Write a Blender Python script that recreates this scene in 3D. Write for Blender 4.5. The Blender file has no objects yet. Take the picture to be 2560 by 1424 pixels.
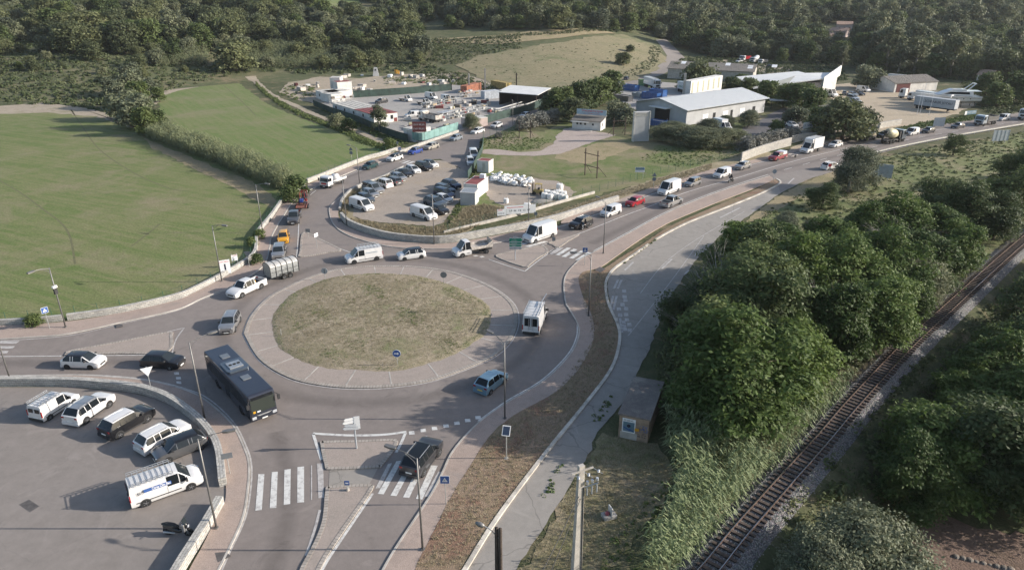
import bpy, bmesh, math, random
import numpy as np
from mathutils import Vector, Matrix
random.seed(7); NR = np.random.default_rng(7)
SC = bpy.context.scene
COL = SC.collection
R = math.radians
# ---------------------------------------------------------------- camera, sky, sun, exposure
FPX, PITCH, CAMH = 1750.0, R(23.25), 36.0
cam = bpy.data.cameras.new('camera'); cam.lens = FPX/2560*36; cam.sensor_width = 36
cam.clip_start = .5; cam.clip_end = 5000
camo = bpy.data.objects.new('camera', cam); COL.objects.link(camo)
camo.location = (0, 0, CAMH); camo.rotation_euler = (R(90)-PITCH, 0, 0)
SC.camera = camo
SUN_EL = R(21.7)
w = bpy.data.worlds.new('World'); SC.world = w; w.use_nodes = True
nt = w.node_tree; bg = nt.nodes['Background']
sky = nt.nodes.new('ShaderNodeTexSky'); sky.sky_type = 'NISHITA'; sky.sun_disc = False
sky.sun_elevation = SUN_EL; sky.sun_rotation = R(90); sky.dust_density = 1.5
nt.links.new(sky.outputs[0], bg.inputs[0]); bg.inputs[1].default_value = 0.13
sl = bpy.data.lights.new('sun', 'SUN'); sl.energy = 4.9; sl.angle = R(.5); sl.color = (1, .93, .84)
so = bpy.data.objects.new('sun', sl); COL.objects.link(so)
so.rotation_euler = Vector((math.cos(SUN_EL), 0.0, math.sin(SUN_EL))).to_track_quat('Z', 'Y').to_euler()
so.location = (60, 0, 60)
SC.view_settings.view_transform = 'Standard'; SC.view_settings.look = 'None'
SC.view_settings.exposure = 0.56; SC.view_settings.gamma = 1
SC.cycles.max_bounces = 6; SC.cycles.diffuse_bounces = 3; SC.cycles.glossy_bounces = 2
SC.cycles.transmission_bounces = 3; SC.cycles.transparent_max_bounces = 6; SC.cycles.volume_bounces = 0

# ---------------------------------------------------------------- terrain and photo-to-ground helpers
HX = [-900, -159, -130, -111, -31, 10, 60, 100, 135, 191, 266, 900]
HY = [200, 221, 262, 292, 292, 276, 305, 385, 412, 385, 385, 385]
HS = [.13, .13, .13, .13, .14, .14, .13, .10, .10, .10, .09, .09]
def H(x, y):
    y0 = sum(np.interp(x+d, HX, HY) for d in (-24, -16, -8, 0, 8, 16, 24))/7; s = np.interp(x, HX, HS)
    t = np.maximum(0, y-y0)
    z = s*(t-15*(1-np.exp(-t/15)))
    z = 75*(1-np.exp(-z/75))
    k = np.clip((t-90)/80, 0, 1)
    z = z + k*1.6*(np.sin(x*.021+1)*np.cos(y*.017)+.6*np.sin(x*.047+y*.031))
    d = np.clip((x-np.interp(y, RLY, RLX)-3.6)/7, 0, 1)          # low ground right of the railway
    return z - 3.6*d*d*(3-2*d)*np.clip((190-y)/50, 0, 1)
CP, SP = math.cos(PITCH), math.sin(PITCH)
def ray(px, py):
    u = (px-1280)/FPX; v = (py-712)/FPX
    return u, CP-v*SP, -SP-v*CP
def P(px, py, z=0.0):
    "point of the plane at height z above the car level seen at photo position px, py"
    a, b, c = ray(px, py); t = (CAMH-z)/-c
    return Vector((a*t, b*t, z))
RL_ = [P(*p, .55) for p in [(1300, 1900), (1560, 1640), (1772, 1424), (1957, 1207), (2137, 1002), (2352, 785), (2510, 641), (2700, 490), (2820, 410), (2900, 350)]]
RLX = [p.x for p in RL_]; RLY = [p.y for p in RL_]
def T(px, py, up=0.0):
    "point of the terrain seen at px, py"
    a, b, c = ray(px, py); t0 = 30.0
    t = t0
    while t < 2500:
        if CAMH+c*t <= float(H(a*t, b*t)): break
        t0 = t; t += 3
    for _ in range(20):
        m = (t0+t)/2
        if CAMH+c*m <= float(H(a*m, b*m)): t = m
        else: t0 = m
    return Vector((a*t, b*t, float(H(a*t, b*t))+up))
def hgt(px, py, top):
    "height of a thing standing at px,py whose top is seen at row top"
    g = P(px, py); a, b, c = ray(px, top)
    return CAMH + c*(g.y/b)
def spl(pts, n=6, closed=False):
    "catmull rom through points"
    pts = [Vector(p) for p in pts]; out = []; m = len(pts)
    rng = range(m) if closed else range(m-1)
    for i in rng:
        if closed: a, b, c, d = pts[i-1], pts[i], pts[(i+1) % m], pts[(i+2) % m]
        else: a, b, c, d = pts[max(i-1, 0)], pts[i], pts[i+1], pts[min(i+2, m-1)]
        for k in range(n):
            t = k/n
            out.append(.5*((2*b)+(c-a)*t+(2*a-5*b+4*c-d)*t*t+(3*b-a-3*c+d)*t**3))
    if not closed: out.append(pts[-1].copy())
    return out
def PS(pts, n=6, closed=False, z=0): return spl([P(x, y, 0) for x, y in pts], n, closed)
def PP(pts): return [P(x, y, 0) for x, y in pts]

# ---------------------------------------------------------------- materials
MATS = {}
def node(t, typ, **k):
    n = t.nodes.new(typ)
    for a, b in k.items(): setattr(n, a, b)
    return n
def base_mat(name, rough=.8, col=(.5, .5, .5), metal=0, spec=.5, coat=0):
    m = bpy.data.materials.new(name); m.use_nodes = True
    b = m.node_tree.nodes['Principled BSDF']
    b.inputs['Roughness'].default_value = rough
    b.inputs['Base Color'].default_value = (*col, 1)
    b.inputs['Metallic'].default_value = metal
    b.inputs['Specular IOR Level'].default_value = spec
    if coat: b.inputs['Coat Weight'].default_value = coat; b.inputs['Coat Roughness'].default_value = .06
    MATS[name] = m
    return m, m.node_tree, b
def noise(t, vec, scale, detail=4, rough=.55, dist=0):
    n = node(t, 'ShaderNodeTexNoise'); n.inputs['Scale'].default_value = scale
    n.inputs['Detail'].default_value = detail; n.inputs['Roughness'].default_value = rough
    n.inputs['Distortion'].default_value = dist
    t.links.new(vec, n.inputs['Vector']); return n.outputs['Fac']
def ramp(t, fac, stops):
    r = node(t, 'ShaderNodeValToRGB'); el = r.color_ramp.elements
    while len(el) < len(stops): el.new(.5)
    for e, (p, c) in zip(el, stops):
        e.position = p; e.color = (*c, 1) if len(c) == 3 else c
    t.links.new(fac, r.inputs[0]); return r.outputs[0]
def mixc(t, fac, a, b, mode='MIX'):
    m = node(t, 'ShaderNodeMix', data_type='RGBA', blend_type=mode)
    if isinstance(fac, (int, float)): m.inputs[0].default_value = fac
    else: t.links.new(fac, m.inputs[0])
    for i, v in ((6, a), (7, b)):
        if isinstance(v, tuple): m.inputs[i].default_value = (*v, 1)
        else: t.links.new(v, m.inputs[i])
    return m.outputs[2]
def coords(t, kind='pos', sc=None, rot=None):
    if kind == 'pos': o = node(t, 'ShaderNodeNewGeometry').outputs['Position']
    else: o = node(t, 'ShaderNodeTexCoord').outputs['Object' if kind == 'obj' else 'UV']
    if sc or rot:
        m = node(t, 'ShaderNodeMapping')
        if sc: m.inputs['Scale'].default_value = sc
        if rot: m.inputs['Rotation'].default_value = rot
        t.links.new(o, m.inputs[0]); o = m.outputs[0]
    return o
def bump(t, b, h, dist=.05, strength=.5):
    n = node(t, 'ShaderNodeBump'); n.inputs['Distance'].default_value = dist; n.inputs['Strength'].default_value = strength
    t.links.new(h, n.inputs['Height']); t.links.new(n.outputs[0], b.inputs['Normal'])
def ground_mat(name, cols, big=.06, mid=.6, fine=6, patches=None, rough=.95, bd=.08, pthr=(.55, .68), kind='pos', sc=None, rot=None, streak=None):
    "cols: 3 colours mixed by layered noise; patches: colour of larger spots"
    m, t, b = base_mat(name, rough, spec=.2)
    v = coords(t, kind, sc, rot)
    n1 = noise(t, v, big, 6, .6, .3); n2 = noise(t, v, mid, 5, .65); n3 = noise(t, v, fine, 3, .7)
    c = ramp(t, n1, [(.32, cols[0]), (.5, cols[1]), (.66, cols[2])])
    c2 = ramp(t, n2, [(.35, cols[2]), (.5, cols[1]), (.65, cols[0])])
    c = mixc(t, .5, c, c2)
    if streak:
        vv = coords(t, 'pos', rot=(0, 0, streak[1])); vm = node(t, 'ShaderNodeVectorMath', operation='MULTIPLY'); vm.inputs[1].default_value = (.06, .8, 1)
        t.links.new(vv, vm.inputs[0]); c = mixc(t, streak[2], c, ramp(t, noise(t, vm.outputs[0], 1.0, 4, .6, .5), [(.38, cols[0]), (.62, cols[2])]))
    if patches:
        n4 = noise(t, v, patches[1], 6, .7, .6)
        f = ramp(t, n4, [(pthr[0], (0, 0, 0)), (pthr[1], (1, 1, 1))])
        c = mixc(t, f, c, patches[0])
    g = ramp(t, n3, [(.25, (.62, .62, .62)), (.75, (1.36, 1.36, 1.36))])
    c = mixc(t, .85, c, g, 'MULTIPLY')
    t.links.new(c, b.inputs['Base Color'])
    bump(t, b, n3, bd, .6)
    return m
def plain(name, col, rough=.6, metal=0, spec=.5, coat=0, dirt=.12, sc=3.0, bumpy=0):
    m, t, b = base_mat(name, rough, col, metal, spec, coat)
    v = coords(t, 'obj'); n = noise(t, v, sc, 5, .65)
    lo = tuple(c*(1-dirt*1.6) for c in col); hi = tuple(min(1, c*(1+dirt)) for c in col)
    t.links.new(ramp(t, n, [(.3, lo), (.65, hi)]), b.inputs['Base Color'])
    if bumpy: bump(t, b, noise(t, v, sc*6, 3), bumpy, .5)
    return m
def corrug(name, col, scale=6, axis=(1, 0, 0), rough=.5, dirt=.15, dist=.06, metal=0):
    "corrugated sheet"
    m, t, b = base_mat(name, rough, col, metal)
    v = coords(t, 'obj'); w_ = node(t, 'ShaderNodeTexWave'); w_.inputs['Scale'].default_value = scale
    w_.bands_direction = 'X' if axis[0] else 'Y'
    t.links.new(v, w_.inputs['Vector']); bump(t, b, w_.outputs['Fac'], dist, 1)
    n = noise(t, v, .5, 5, .7)
    lo = tuple(c*(1-dirt*2) for c in col)
    c = mixc(t, .5, ramp(t, n, [(.3, lo), (.65, col)]), ramp(t, w_.outputs['Fac'], [(.0, lo), (.5, col)]))
    t.links.new(c, b.inputs['Base Color']); return m

# ---------------------------------------------------------------- objects
def tag(o, label=None, cat=None, group=None, kind=None):
    if label: o['label'] = label
    if cat: o['category'] = cat
    if group: o['group'] = group
    if kind: o['kind'] = kind
    return o
def empty(name, loc, rz=0, label=None, cat=None, group=None):
    o = bpy.data.objects.new(name, None); o.empty_display_size = .3
    COL.objects.link(o); o.location = loc; o.rotation_euler = (0, 0, rz)
    return tag(o, label, cat, group)
def M_(m): return MATS[m] if isinstance(m, str) else m
def link(name, me, mat=None, parent=None):
    o = bpy.data.objects.new(name, me); COL.objects.link(o)
    if mat is not None:
        for x in (mat if isinstance(mat, (list, tuple)) else [mat]): me.materials.append(M_(x))
    if parent is not None: o.parent = parent
    return o
class MB:
    def __init__(s): s.v = []; s.f = []; s.mi = []; s.uv = []
    def add(s, vs, fs, mi=0, uv=None):
        k = len(s.v); s.v += [tuple(v) for v in vs]
        for i, f in enumerate(fs):
            s.f.append(tuple(k+j for j in f)); s.mi.append(mi); s.uv.append(uv[i] if uv else None)
        return s
    def box(s, a, b, mi=0, M=None):
        x0, y0, z0 = a; x1, y1, z1 = b
        vs = [(x0, y0, z0), (x1, y0, z0), (x1, y1, z0), (x0, y1, z0), (x0, y0, z1), (x1, y0, z1), (x1, y1, z1), (x0, y1, z1)]
        if M is not None: vs = [M @ Vector(v) for v in vs]
        return s.add(vs, [(3, 2, 1, 0), (4, 5, 6, 7), (0, 1, 5, 4), (1, 2, 6, 5), (2, 3, 7, 6), (3, 0, 4, 7)], mi)
    def bar(s, p, q, w=.05, h=None, mi=0):
        "square bar between two points"
        p, q = Vector(p), Vector(q); d = q-p; L = d.length
        if L < 1e-6: return s
        qn = d.to_track_quat('X', 'Z').to_matrix().to_4x4(); qn.translation = p
        h = h or w
        return s.box((0, -w/2, -h/2), (L, w/2, h/2), mi, qn)
    def tube(s, pts, r, n=8, mi=0, cap=True):
        pts = [Vector(p) for p in pts]; k = len(pts)
        rs = r if isinstance(r, (list, tuple)) else [r]*k
        vs = []; prev = None
        for i, p in enumerate(pts):
            d = (pts[min(i+1, k-1)]-pts[max(i-1, 0)]).normalized()
            a = Vector((0, 0, 1)) if abs(d.z) < .95 else Vector((1, 0, 0))
            if prev is not None: a = prev
            u = (a-d*a.dot(d)).normalized(); prev = u; w_ = d.cross(u)
            for j in range(n):
                t = 2*math.pi*j/n; vs.append(p+(u*math.cos(t)+w_*math.sin(t))*rs[i])
        fs = [(i*n+j, i*n+(j+1) % n, (i+1)*n+(j+1) % n, (i+1)*n+j) for i in range(k-1) for j in range(n)]
        if cap: fs += [tuple(reversed(range(n))), tuple((k-1)*n+j for j in range(n))]
        return s.add(vs, fs, mi)
    def cyl(s, c, r, h, n=16, axis='z', mi=0, r2=None):
        c = Vector(c); d = {'x': Vector((1, 0, 0)), 'y': Vector((0, 1, 0)), 'z': Vector((0, 0, 1))}[axis]
        return s.tube([c-d*h/2, c+d*h/2], [r, r if r2 is None else r2], n, mi)
    def lathe(s, prof, n=16, mi=0, M=None):
        "prof: (r,z) list about z"
        vs = []
        for r, z in prof:
            for j in range(n):
                t = 2*math.pi*j/n; v = Vector((r*math.cos(t), r*math.sin(t), z)); vs.append(M @ v if M is not None else v)
        fs = [(i*n+j, i*n+(j+1) % n, (i+1)*n+(j+1) % n, (i+1)*n+j) for i in range(len(prof)-1) for j in range(n)]
        return s.add(vs, fs, mi)
    def prism(s, poly, z0, z1, mi=0, top=None):
        n = len(poly); vs = [(p[0], p[1], z0) for p in poly]+[(p[0], p[1], z1) for p in poly]
        area = sum(poly[i][0]*poly[(i+1) % n][1]-poly[(i+1) % n][0]*poly[i][1] for i in range(n))
        if area < 0:
            vs = vs[:n][::-1]+vs[n:][::-1]
        fs = [(i, (i+1) % n, n+(i+1) % n, n+i) for i in range(n)]
        s.add(vs, fs, mi); s.add(vs[n:], [tuple(range(n))], mi if top is None else top)
        return s
    def poly(s, poly, z, mi=0):
        n = len(poly)
        area = sum(poly[i][0]*poly[(i+1) % n][1]-poly[(i+1) % n][0]*poly[i][1] for i in range(n))
        pp = poly if area > 0 else poly[::-1]
        return s.add([(p[0], p[1], z) for p in pp], [tuple(range(n))], mi)
    def strip(s, line, w, z, mi=0, z0=None, off=0, closed=False):
        "flat (or raised when z0 is given) strip along a line, with u = length, v = across"
        k = len(line); L = []; l = 0
        for i, p in enumerate(line):
            if closed: d = line[(i+1) % k]-line[i-1]
            else: d = line[min(i+1, k-1)]-line[max(i-1, 0)]
            n = Vector((-d.y, d.x)).normalized()
            if i: l += (line[i]-line[i-1]).length
            L.append((Vector((p.x, p.y))+n*(off+w/2), Vector((p.x, p.y))+n*(off-w/2), l))
        if closed: L.append((L[0][0], L[0][1], l+(line[0]-line[-1]).length))
        for (a, b, l0), (c, d, l1) in zip(L, L[1:]):
            s.add([(a.x, a.y, z), (b.x, b.y, z), (d.x, d.y, z), (c.x, c.y, z)], [(0, 1, 2, 3)], mi, [[(l0, w), (l0, 0), (l1, 0), (l1, w)]])
            if z0 is not None:
                for (q, r_) in ((b, d), (c, a)):
                    lq, lr = (l0, l1) if q is b else (l1, l0)
                    s.add([(q.x, q.y, z0), (r_.x, r_.y, z0), (r_.x, r_.y, z), (q.x, q.y, z)], [(0, 1, 2, 3)], mi, [[(lq, z0), (lr, z0), (lr, z), (lq, z)]])
        if z0 is not None and not closed:
            for (a, b, l0), o in ((L[0], 0), (L[-1], 1)):
                vs = [(a.x, a.y, z0), (b.x, b.y, z0), (b.x, b.y, z), (a.x, a.y, z)]
                s.add(vs, [(0, 1, 2, 3)], mi, [[(0, z0), (w, z0), (w, z), (0, z)]])
        return s
    def mesh(s, name, smooth=False):
        me = bpy.data.meshes.new(name); me.from_pydata(s.v, [], s.f)
        if any(s.mi): me.polygons.foreach_set('material_index', s.mi)
        if any(u is not None for u in s.uv):
            uvl = me.uv_layers.new(name='uv'); i = 0; arr = []
            for f, u in zip(s.f, s.uv):
                arr += [c for q in (u or [(0, 0)]*len(f)) for c in q]
            uvl.data.foreach_set('uv', arr)
        if smooth:
            me.polygons.foreach_set('use_smooth', [True]*len(me.polygons))
            if smooth is not True: me.set_sharp_from_angle(angle=R(smooth))
        me.update(); return me
    def build(s, name, mat, parent=None, smooth=False, bevel=0):
        o = link(name, s.mesh(name, smooth), mat, parent)
        if bevel:
            b = o.modifiers.new('b', 'BEVEL'); b.width = bevel; b.segments = 2; b.limit_method = 'ANGLE'
        return o
def copy_tree(o, parent=None):
    c = o.copy(); COL.objects.link(c)
    if parent is not None: c.parent = parent
    for ch in list(o.children): copy_tree(ch, c)
    return c
def jag(poly, amp=.25, step=.7):
    "irregular natural outline"
    out = []; n = len(poly)
    for i in range(n):
        a, b = poly[i], poly[(i+1) % n]; L = (b-a).length; k = max(1, min(60, int(L/step)))
        for j in range(k):
            p = a.lerp(b, j/k)
            out.append(p+Vector((random.gauss(0, amp*.5), random.gauss(0, amp*.5), 0)))
    return out
def sheet(name, poly, z, mat, kind='structure', label=None):
    o = MB().poly(poly, z).build(name, mat); tag(o, kind=kind)
    if label: o['label'] = label
    return o
def drape(name, poly, up, mat, maxlen=7):
    me = bpy.data.meshes.new(name); bm = bmesh.new()
    f = bm.faces.new([bm.verts.new((p[0], p[1], 0)) for p in poly])
    bmesh.ops.triangulate(bm, faces=[f])
    for _ in range(7):
        es = [e for e in bm.edges if e.calc_length() > maxlen]
        if not es: break
        bmesh.ops.subdivide_edges(bm, edges=es, cuts=1)
        bmesh.ops.triangulate(bm, faces=[f for f in bm.faces if len(f.verts) > 3])
    for v in bm.verts: v.co.z = float(H(v.co.x, v.co.y))+up
    bmesh.ops.recalc_face_normals(bm, faces=bm.faces)
    if bm.faces[0].normal.z < 0: bmesh.ops.reverse_faces(bm, faces=bm.faces)
    bm.to_mesh(me); bm.free()
    o = link(name, me, mat); tag(o, kind='structure'); return o
def text(s, size, name, mat, parent=None, loc=(0, 0, 0), rot=(0, 0, 0), bold=0, width=None, ext=.004, align='CENTER'):
    if s[0] == '~':                        # lettering too small to read in the photograph: uneven strokes of its size
        q = random.Random(len(s)*7+int(size*100)); b = MB(); n = len(s)-1; k = (width or n*size*.62)/n
        for i in range(n):
            if s[i+1] == ' ': continue
            x = (i-n/2)*k; a, c = q.uniform(.5, .8)*k, size*.36
            b.box((x, -c, 0), (x+a*.3, c, ext)); y = q.choice((-c, 0, c*.75)); b.box((x+a*.3, y, 0), (x+a, y+c*.25, ext))
            if q.random() < .5: b.box((x+a*.75, -c*q.random(), 0), (x+a, c*q.random(), ext*.8))
        o = link(name, b.mesh(name), mat, parent); o.location = loc; o.rotation_euler = rot; return o
    cu = bpy.data.curves.new(name, 'FONT'); cu.body = s; cu.size = size; cu.align_x = align; cu.align_y = 'CENTER'
    cu.extrude = ext; cu.offset = bold; cu.resolution_u = 2
    t = bpy.data.objects.new(name, cu); me = bpy.data.meshes.new_from_object(t)
    bpy.data.objects.remove(t); bpy.data.curves.remove(cu)
    if width:
        xs = [v.co.x for v in me.vertices]; k = width/max(1e-6, max(xs)-min(xs))
        for v in me.vertices: v.co.x *= k
    o = link(name, me, mat, parent); o.location = loc; o.rotation_euler = rot
    return o
# ================================================================ ground, fields, roads
ground_mat('wild_ground', [(.05, .065, .028), (.08, .088, .042), (.15, .13, .075)], .05, .5, 5, ((.24, .19, .12), .12))
ground_mat('hill_ground', [(.06, .075, .035), (.1, .11, .055), (.18, .155, .095)], .04, .3, 2.5, ((.2, .16, .1), .06))
ground_mat('meadow_grass', [(.1, .15, .04), (.148, .172, .066), (.215, .2, .105)], .03, .35, 3, ((.24, .205, .13), .07), pthr=(.5, .72), streak=(.22, R(25), .45))
ground_mat('meadow_grass_north', [(.11, .165, .045), (.15, .185, .07), (.21, .2, .105)], .03, .4, 4, ((.22, .2, .12), .06), pthr=(.52, .75), streak=(.25, R(55), .4))
ground_mat('dry_field_grass', [(.185, .17, .095), (.25, .215, .135), (.14, .145, .075)], .03, .22, 1.2, ((.12, .14, .065), .035))
ground_mat('island_straw', [(.21, .19, .11), (.3, .25, .175), (.4, .33, .245)], .22, 1.6, 9, ((.17, .185, .085), .3), bd=.1, pthr=(.52, .72))
ground_mat('brown_verge', [(.2, .17, .1), (.245, .18, .12), (.3, .22, .16)], .16, 1.5, 8, ((.22, .135, .095), .25), bd=.12, pthr=(.5, .62))
ground_mat('slope_green', [(.1, .13, .045), (.15, .17, .07), (.23, .21, .115)], .08, .6, 4, ((.25, .215, .13), .1), bd=.15, pthr=(.5, .64))
ground_mat('mown_rough', [(.12, .13, .055), (.2, .175, .1), (.29, .24, .16)], .2, 1.1, 7, ((.3, .235, .165), .2), bd=.12)
ground_mat('straw_slope', [(.24, .2, .12), (.32, .26, .165), (.16, .16, .07)], .15, 1.2, 7, None, bd=.12)
ground_mat('lush_grass', [(.09, .13, .04), (.135, .165, .06), (.21, .195, .105)], .09, .7, 6, ((.25, .205, .135), .07), bd=.12, pthr=(.44, .62))
ground_mat('dry_weeds', [(.31, .26, .17), (.26, .22, .14), (.38, .32, .22)], .25, 1.3, 8, None, bd=.15)
ground_mat('dirt', [(.3, .25, .185), (.38, .32, .25), (.25, .215, .16)], .1, .8, 7, ((.2, .19, .1), .12), bd=.05)
ground_mat('dirt_yard_far', [(.36, .29, .21), (.42, .35, .26), (.3, .25, .18)], .04, .3, 3, None, bd=.05)
ground_mat('pink_track', [(.34, .28, .25), (.4, .335, .3), (.3, .25, .22)], .1, .8, 7, None, bd=.04)
ground_mat('gravel_lot', [(.29, .245, .205), (.345, .295, .25), (.25, .215, .18)], .12, .9, 9, ((.33, .27, .2), .09), bd=.03)
ground_mat('earth', [(.15, .1, .075), (.2, .14, .11), (.11, .08, .055)], .3, 1.5, 6, None, bd=.15)
ground_mat('concrete_yard', [(.3, .285, .27), (.35, .33, .31), (.26, .25, .235)], .05, .4, 6, None, bd=.01)
def asphalt(name, a, b, track=None, crack=.0):
    m, t, s = base_mat(name, .85, spec=.35)
    v = coords(t); n1 = noise(t, v, .045, 5, .6, .4); n2 = noise(t, v, .9, 5, .7); n3 = noise(t, v, 30, 2, .6)
    c = ramp(t, n1, [(.35, a), (.65, b)])
    c = mixc(t, .5, c, ramp(t, n2, [(.3, tuple(x*.88 for x in a)), (.7, tuple(x*1.08 for x in b))]))
    c = mixc(t, .6, c, ramp(t, n3, [(.3, (.8, .8, .8)), (.7, (1.18, 1.18, 1.18))]), 'MULTIPLY')
    c = mixc(t, ramp(t, noise(t, v, .35, 6, .75, .8), [(.6, (0, 0, 0)), (.68, (.55, .55, .55))]), c, tuple(x*.72 for x in a))
    c = mixc(t, ramp(t, noise(t, v, .16, 7, .7, 1.5), [(.58, (0, 0, 0)), (.64, (.5, .5, .5))]), c, tuple(min(1, x*1.14) for x in b))
    if crack:
        vo = node(t, 'ShaderNodeTexVoronoi', feature='DISTANCE_TO_EDGE'); vo.inputs['Scale'].default_value = .13
        vm = node(t, 'ShaderNodeVectorMath', operation='ADD'); nz = node(t, 'ShaderNodeTexNoise'); nz.inputs['Scale'].default_value = .8
        t.links.new(v, nz.inputs['Vector']); t.links.new(v, vm.inputs[0]); t.links.new(nz.outputs['Color'], vm.inputs[1]); t.links.new(vm.outputs[0], vo.inputs['Vector'])
        f = ramp(t, vo.outputs['Distance'], [(.0, (crack,)*3), (.008, (0, 0, 0))])
        c = mixc(t, f, c, (.06, .055, .05))
    if track:
        uv = node(t, 'ShaderNodeSeparateXYZ'); t.links.new(coords(t, 'uv'), uv.inputs[0]); f = ramp(t, uv.outputs[1], [(0, (0, 0, 0)), (.3, (.8, .8, .8)), (.5, (1, 1, 1)), (.7, (.8, .8, .8)), (1, (0, 0, 0))])
        c = mixc(t, f, c, mixc(t, 1, c, (track, track, track), 'MULTIPLY'))
    t.links.new(c, s.inputs['Base Color']); bump(t, s, n3, .01, .4); return m
asphalt('asphalt_road', (.2, .172, .155), (.238, .205, .187))
asphalt('asphalt_track', (.2, .172, .155), (.238, .205, .187), .74)
asphalt('asphalt_old', (.26, .238, .212), (.32, .292, .262), crack=.45)
asphalt('asphalt_lot', (.215, .19, .17), (.26, .23, .21), crack=.12)
asphalt('asphalt_dark', (.1, .095, .1), (.13, .122, .122))
ground_mat('pink_concrete', [(.345, .27, .23), (.385, .305, .26), (.3, .24, .205)], .15, 1.2, 14, ((.3, .25, .22), .3), bd=.01)
ground_mat('island_concrete', [(.31, .265, .23), (.345, .29, .255), (.275, .24, .21)], .15, 1.2, 14, None, bd=.01)
plain('kerb_stone', (.42, .39, .35), .85, dirt=.2, sc=.8)
plain('kerb_white', (.52, .475, .41), .85, dirt=.25, sc=.7)
def paint_mat(name, col, wear):
    m, t, b = base_mat(name, .7)
    n = noise(t, coords(t), 2.2, 6, .8); f = ramp(t, n, [(wear, (.75, .75, .75)), (wear+.16, (0, 0, 0))])
    t.links.new(mixc(t, f, col, (.26, .235, .225)), b.inputs['Base Color']); return m
paint_mat('road_paint', (.62, .61, .58), .36)
paint_mat('road_paint_worn', (.48, .455, .43), .4)
def stone(name, a, b, mortar, sw=.45, sh=.22):
    m, t, s = base_mat(name, .9)
    uv = coords(t, 'uv'); br = node(t, 'ShaderNodeTexBrick'); br.inputs['Scale'].default_value = 1
    br.inputs['Brick Width'].default_value = sw; br.inputs['Row Height'].default_value = sh
    br.inputs['Mortar Size'].default_value = .018; br.inputs['Mortar Smooth'].default_value = .4
    br.inputs['Color1'].default_value = (*a, 1); br.inputs['Color2'].default_value = (*b, 1); br.inputs['Mortar'].default_value = (*mortar, 1)
    nz = node(t, 'ShaderNodeTexNoise'); nz.inputs['Scale'].default_value = 3; t.links.new(uv, nz.inputs['Vector'])
    vm = node(t, 'ShaderNodeVectorMath', operation='MULTIPLY_ADD'); vm.inputs[1].default_value = (.1, .1, .1)
    t.links.new(nz.outputs['Color'], vm.inputs[0]); t.links.new(uv, vm.inputs[2]); t.links.new(vm.outputs[0], br.inputs['Vector'])
    n = noise(t, coords(t), 1.2, 5, .7)
    c = mixc(t, .7, br.outputs['Color'], ramp(t, n, [(.3, (.72, .71, .7)), (.65, (1.15, 1.15, 1.15))]), 'MULTIPLY')
    t.links.new(c, s.inputs['Base Color']); bump(t, s, br.outputs['Fac'], -.04, .8); return m
stone('stone_wall', (.5, .48, .44), (.36, .35, .33), (.2, .19, .17))
stone('pale_wall', (.42, .4, .36), (.37, .35, .32), (.28, .26, .23), 1.2, .4)
stone('cobble', (.38, .34, .3), (.32, .285, .25), (.1, .09, .085), .3, .6)

# terrain sheet
xs = np.concatenate([np.arange(-900, -250, 25), np.arange(-250, 0, 6), np.arange(0, 130, 2.5), np.arange(130, 400, 6), np.arange(400, 951, 25)])
ys = np.concatenate([np.arange(-80, 190, 4), np.arange(190, 620, 5), np.arange(620, 1301, 20)])
X, Y = np.meshgrid(xs, ys); Z = H(X, Y)
# soil heap and gully at the lower right corner
def gb(cx, cy, r, h): return h*np.exp(-((X-cx)**2+(Y-cy)**2)/r**2)
vs = np.stack([X.ravel(), Y.ravel(), Z.ravel()], 1); nx = len(xs)
fs = [(j*nx+i, j*nx+i+1, (j+1)*nx+i+1, (j+1)*nx+i) for j in range(len(ys)-1) for i in range(nx-1)]
me = bpy.data.meshes.new('ground'); me.from_pydata(vs.tolist(), [], fs)
me.polygons.foreach_set('use_smooth', [True]*len(fs))
go = link('ground', me, ['wild_ground', 'hill_ground']); tag(go, kind='structure')
yc = np.array([vs[f[0]][1] for f in fs]); xc = np.array([vs[f[0]][0] for f in fs])
me.polygons.foreach_set('material_index', (yc > np.interp(xc, HX, HY)-5).astype(int).tolist())

# fields
sheet('meadow', jag(PP([(-500, 300), (0, 275), (120, 272), (240, 285), (340, 322), (420, 350), (520, 392), (640, 440), (715, 472), (712, 498), (690, 530), (655, 575), (640, 625), (612, 655), (548, 696), (490, 722), (436, 745), (300, 776), (160, 799), (0, 808), (-500, 850)]), .5, 2), .03, 'meadow_grass')
sheet('meadow_north', jag(PP([(395, 245), (440, 228), (510, 215), (590, 203), (625, 228), (665, 258), (720, 284), (800, 314), (900, 348), (985, 376), (940, 394), (900, 403), (850, 420), (800, 438), (745, 462), (700, 445), (560, 375), (430, 315), (400, 290)]), .5, 2), .03, 'meadow_grass_north')
sheet('bare_strip', jag(PP([(390, 262), (420, 235), (500, 219), (590, 206), (590, 199), (500, 208), (400, 222), (360, 250)]), .8, 2), .025, 'dirt')
sheet('bare_edge', jag(PP([(-400, 280), (0, 256), (100, 256), (200, 268), (280, 285), (350, 325), (240, 292), (120, 282), (0, 285), (-400, 310)]), .8, 2), .034, 'dirt')
for q, (poly, m_) in enumerate([
    ([(360, 345), (440, 378), (540, 418), (660, 470), (690, 500), (676, 520), (600, 478), (480, 420), (380, 370)], 'straw_slope'),
    ([(900, 400), (985, 374), (985, 383), (915, 408), (860, 430), (800, 452), (758, 468), (745, 462), (800, 440)], 'straw_slope')]):
    sheet('straw_edge', jag(PP(poly), .5, 2), .036, m_)
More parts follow.
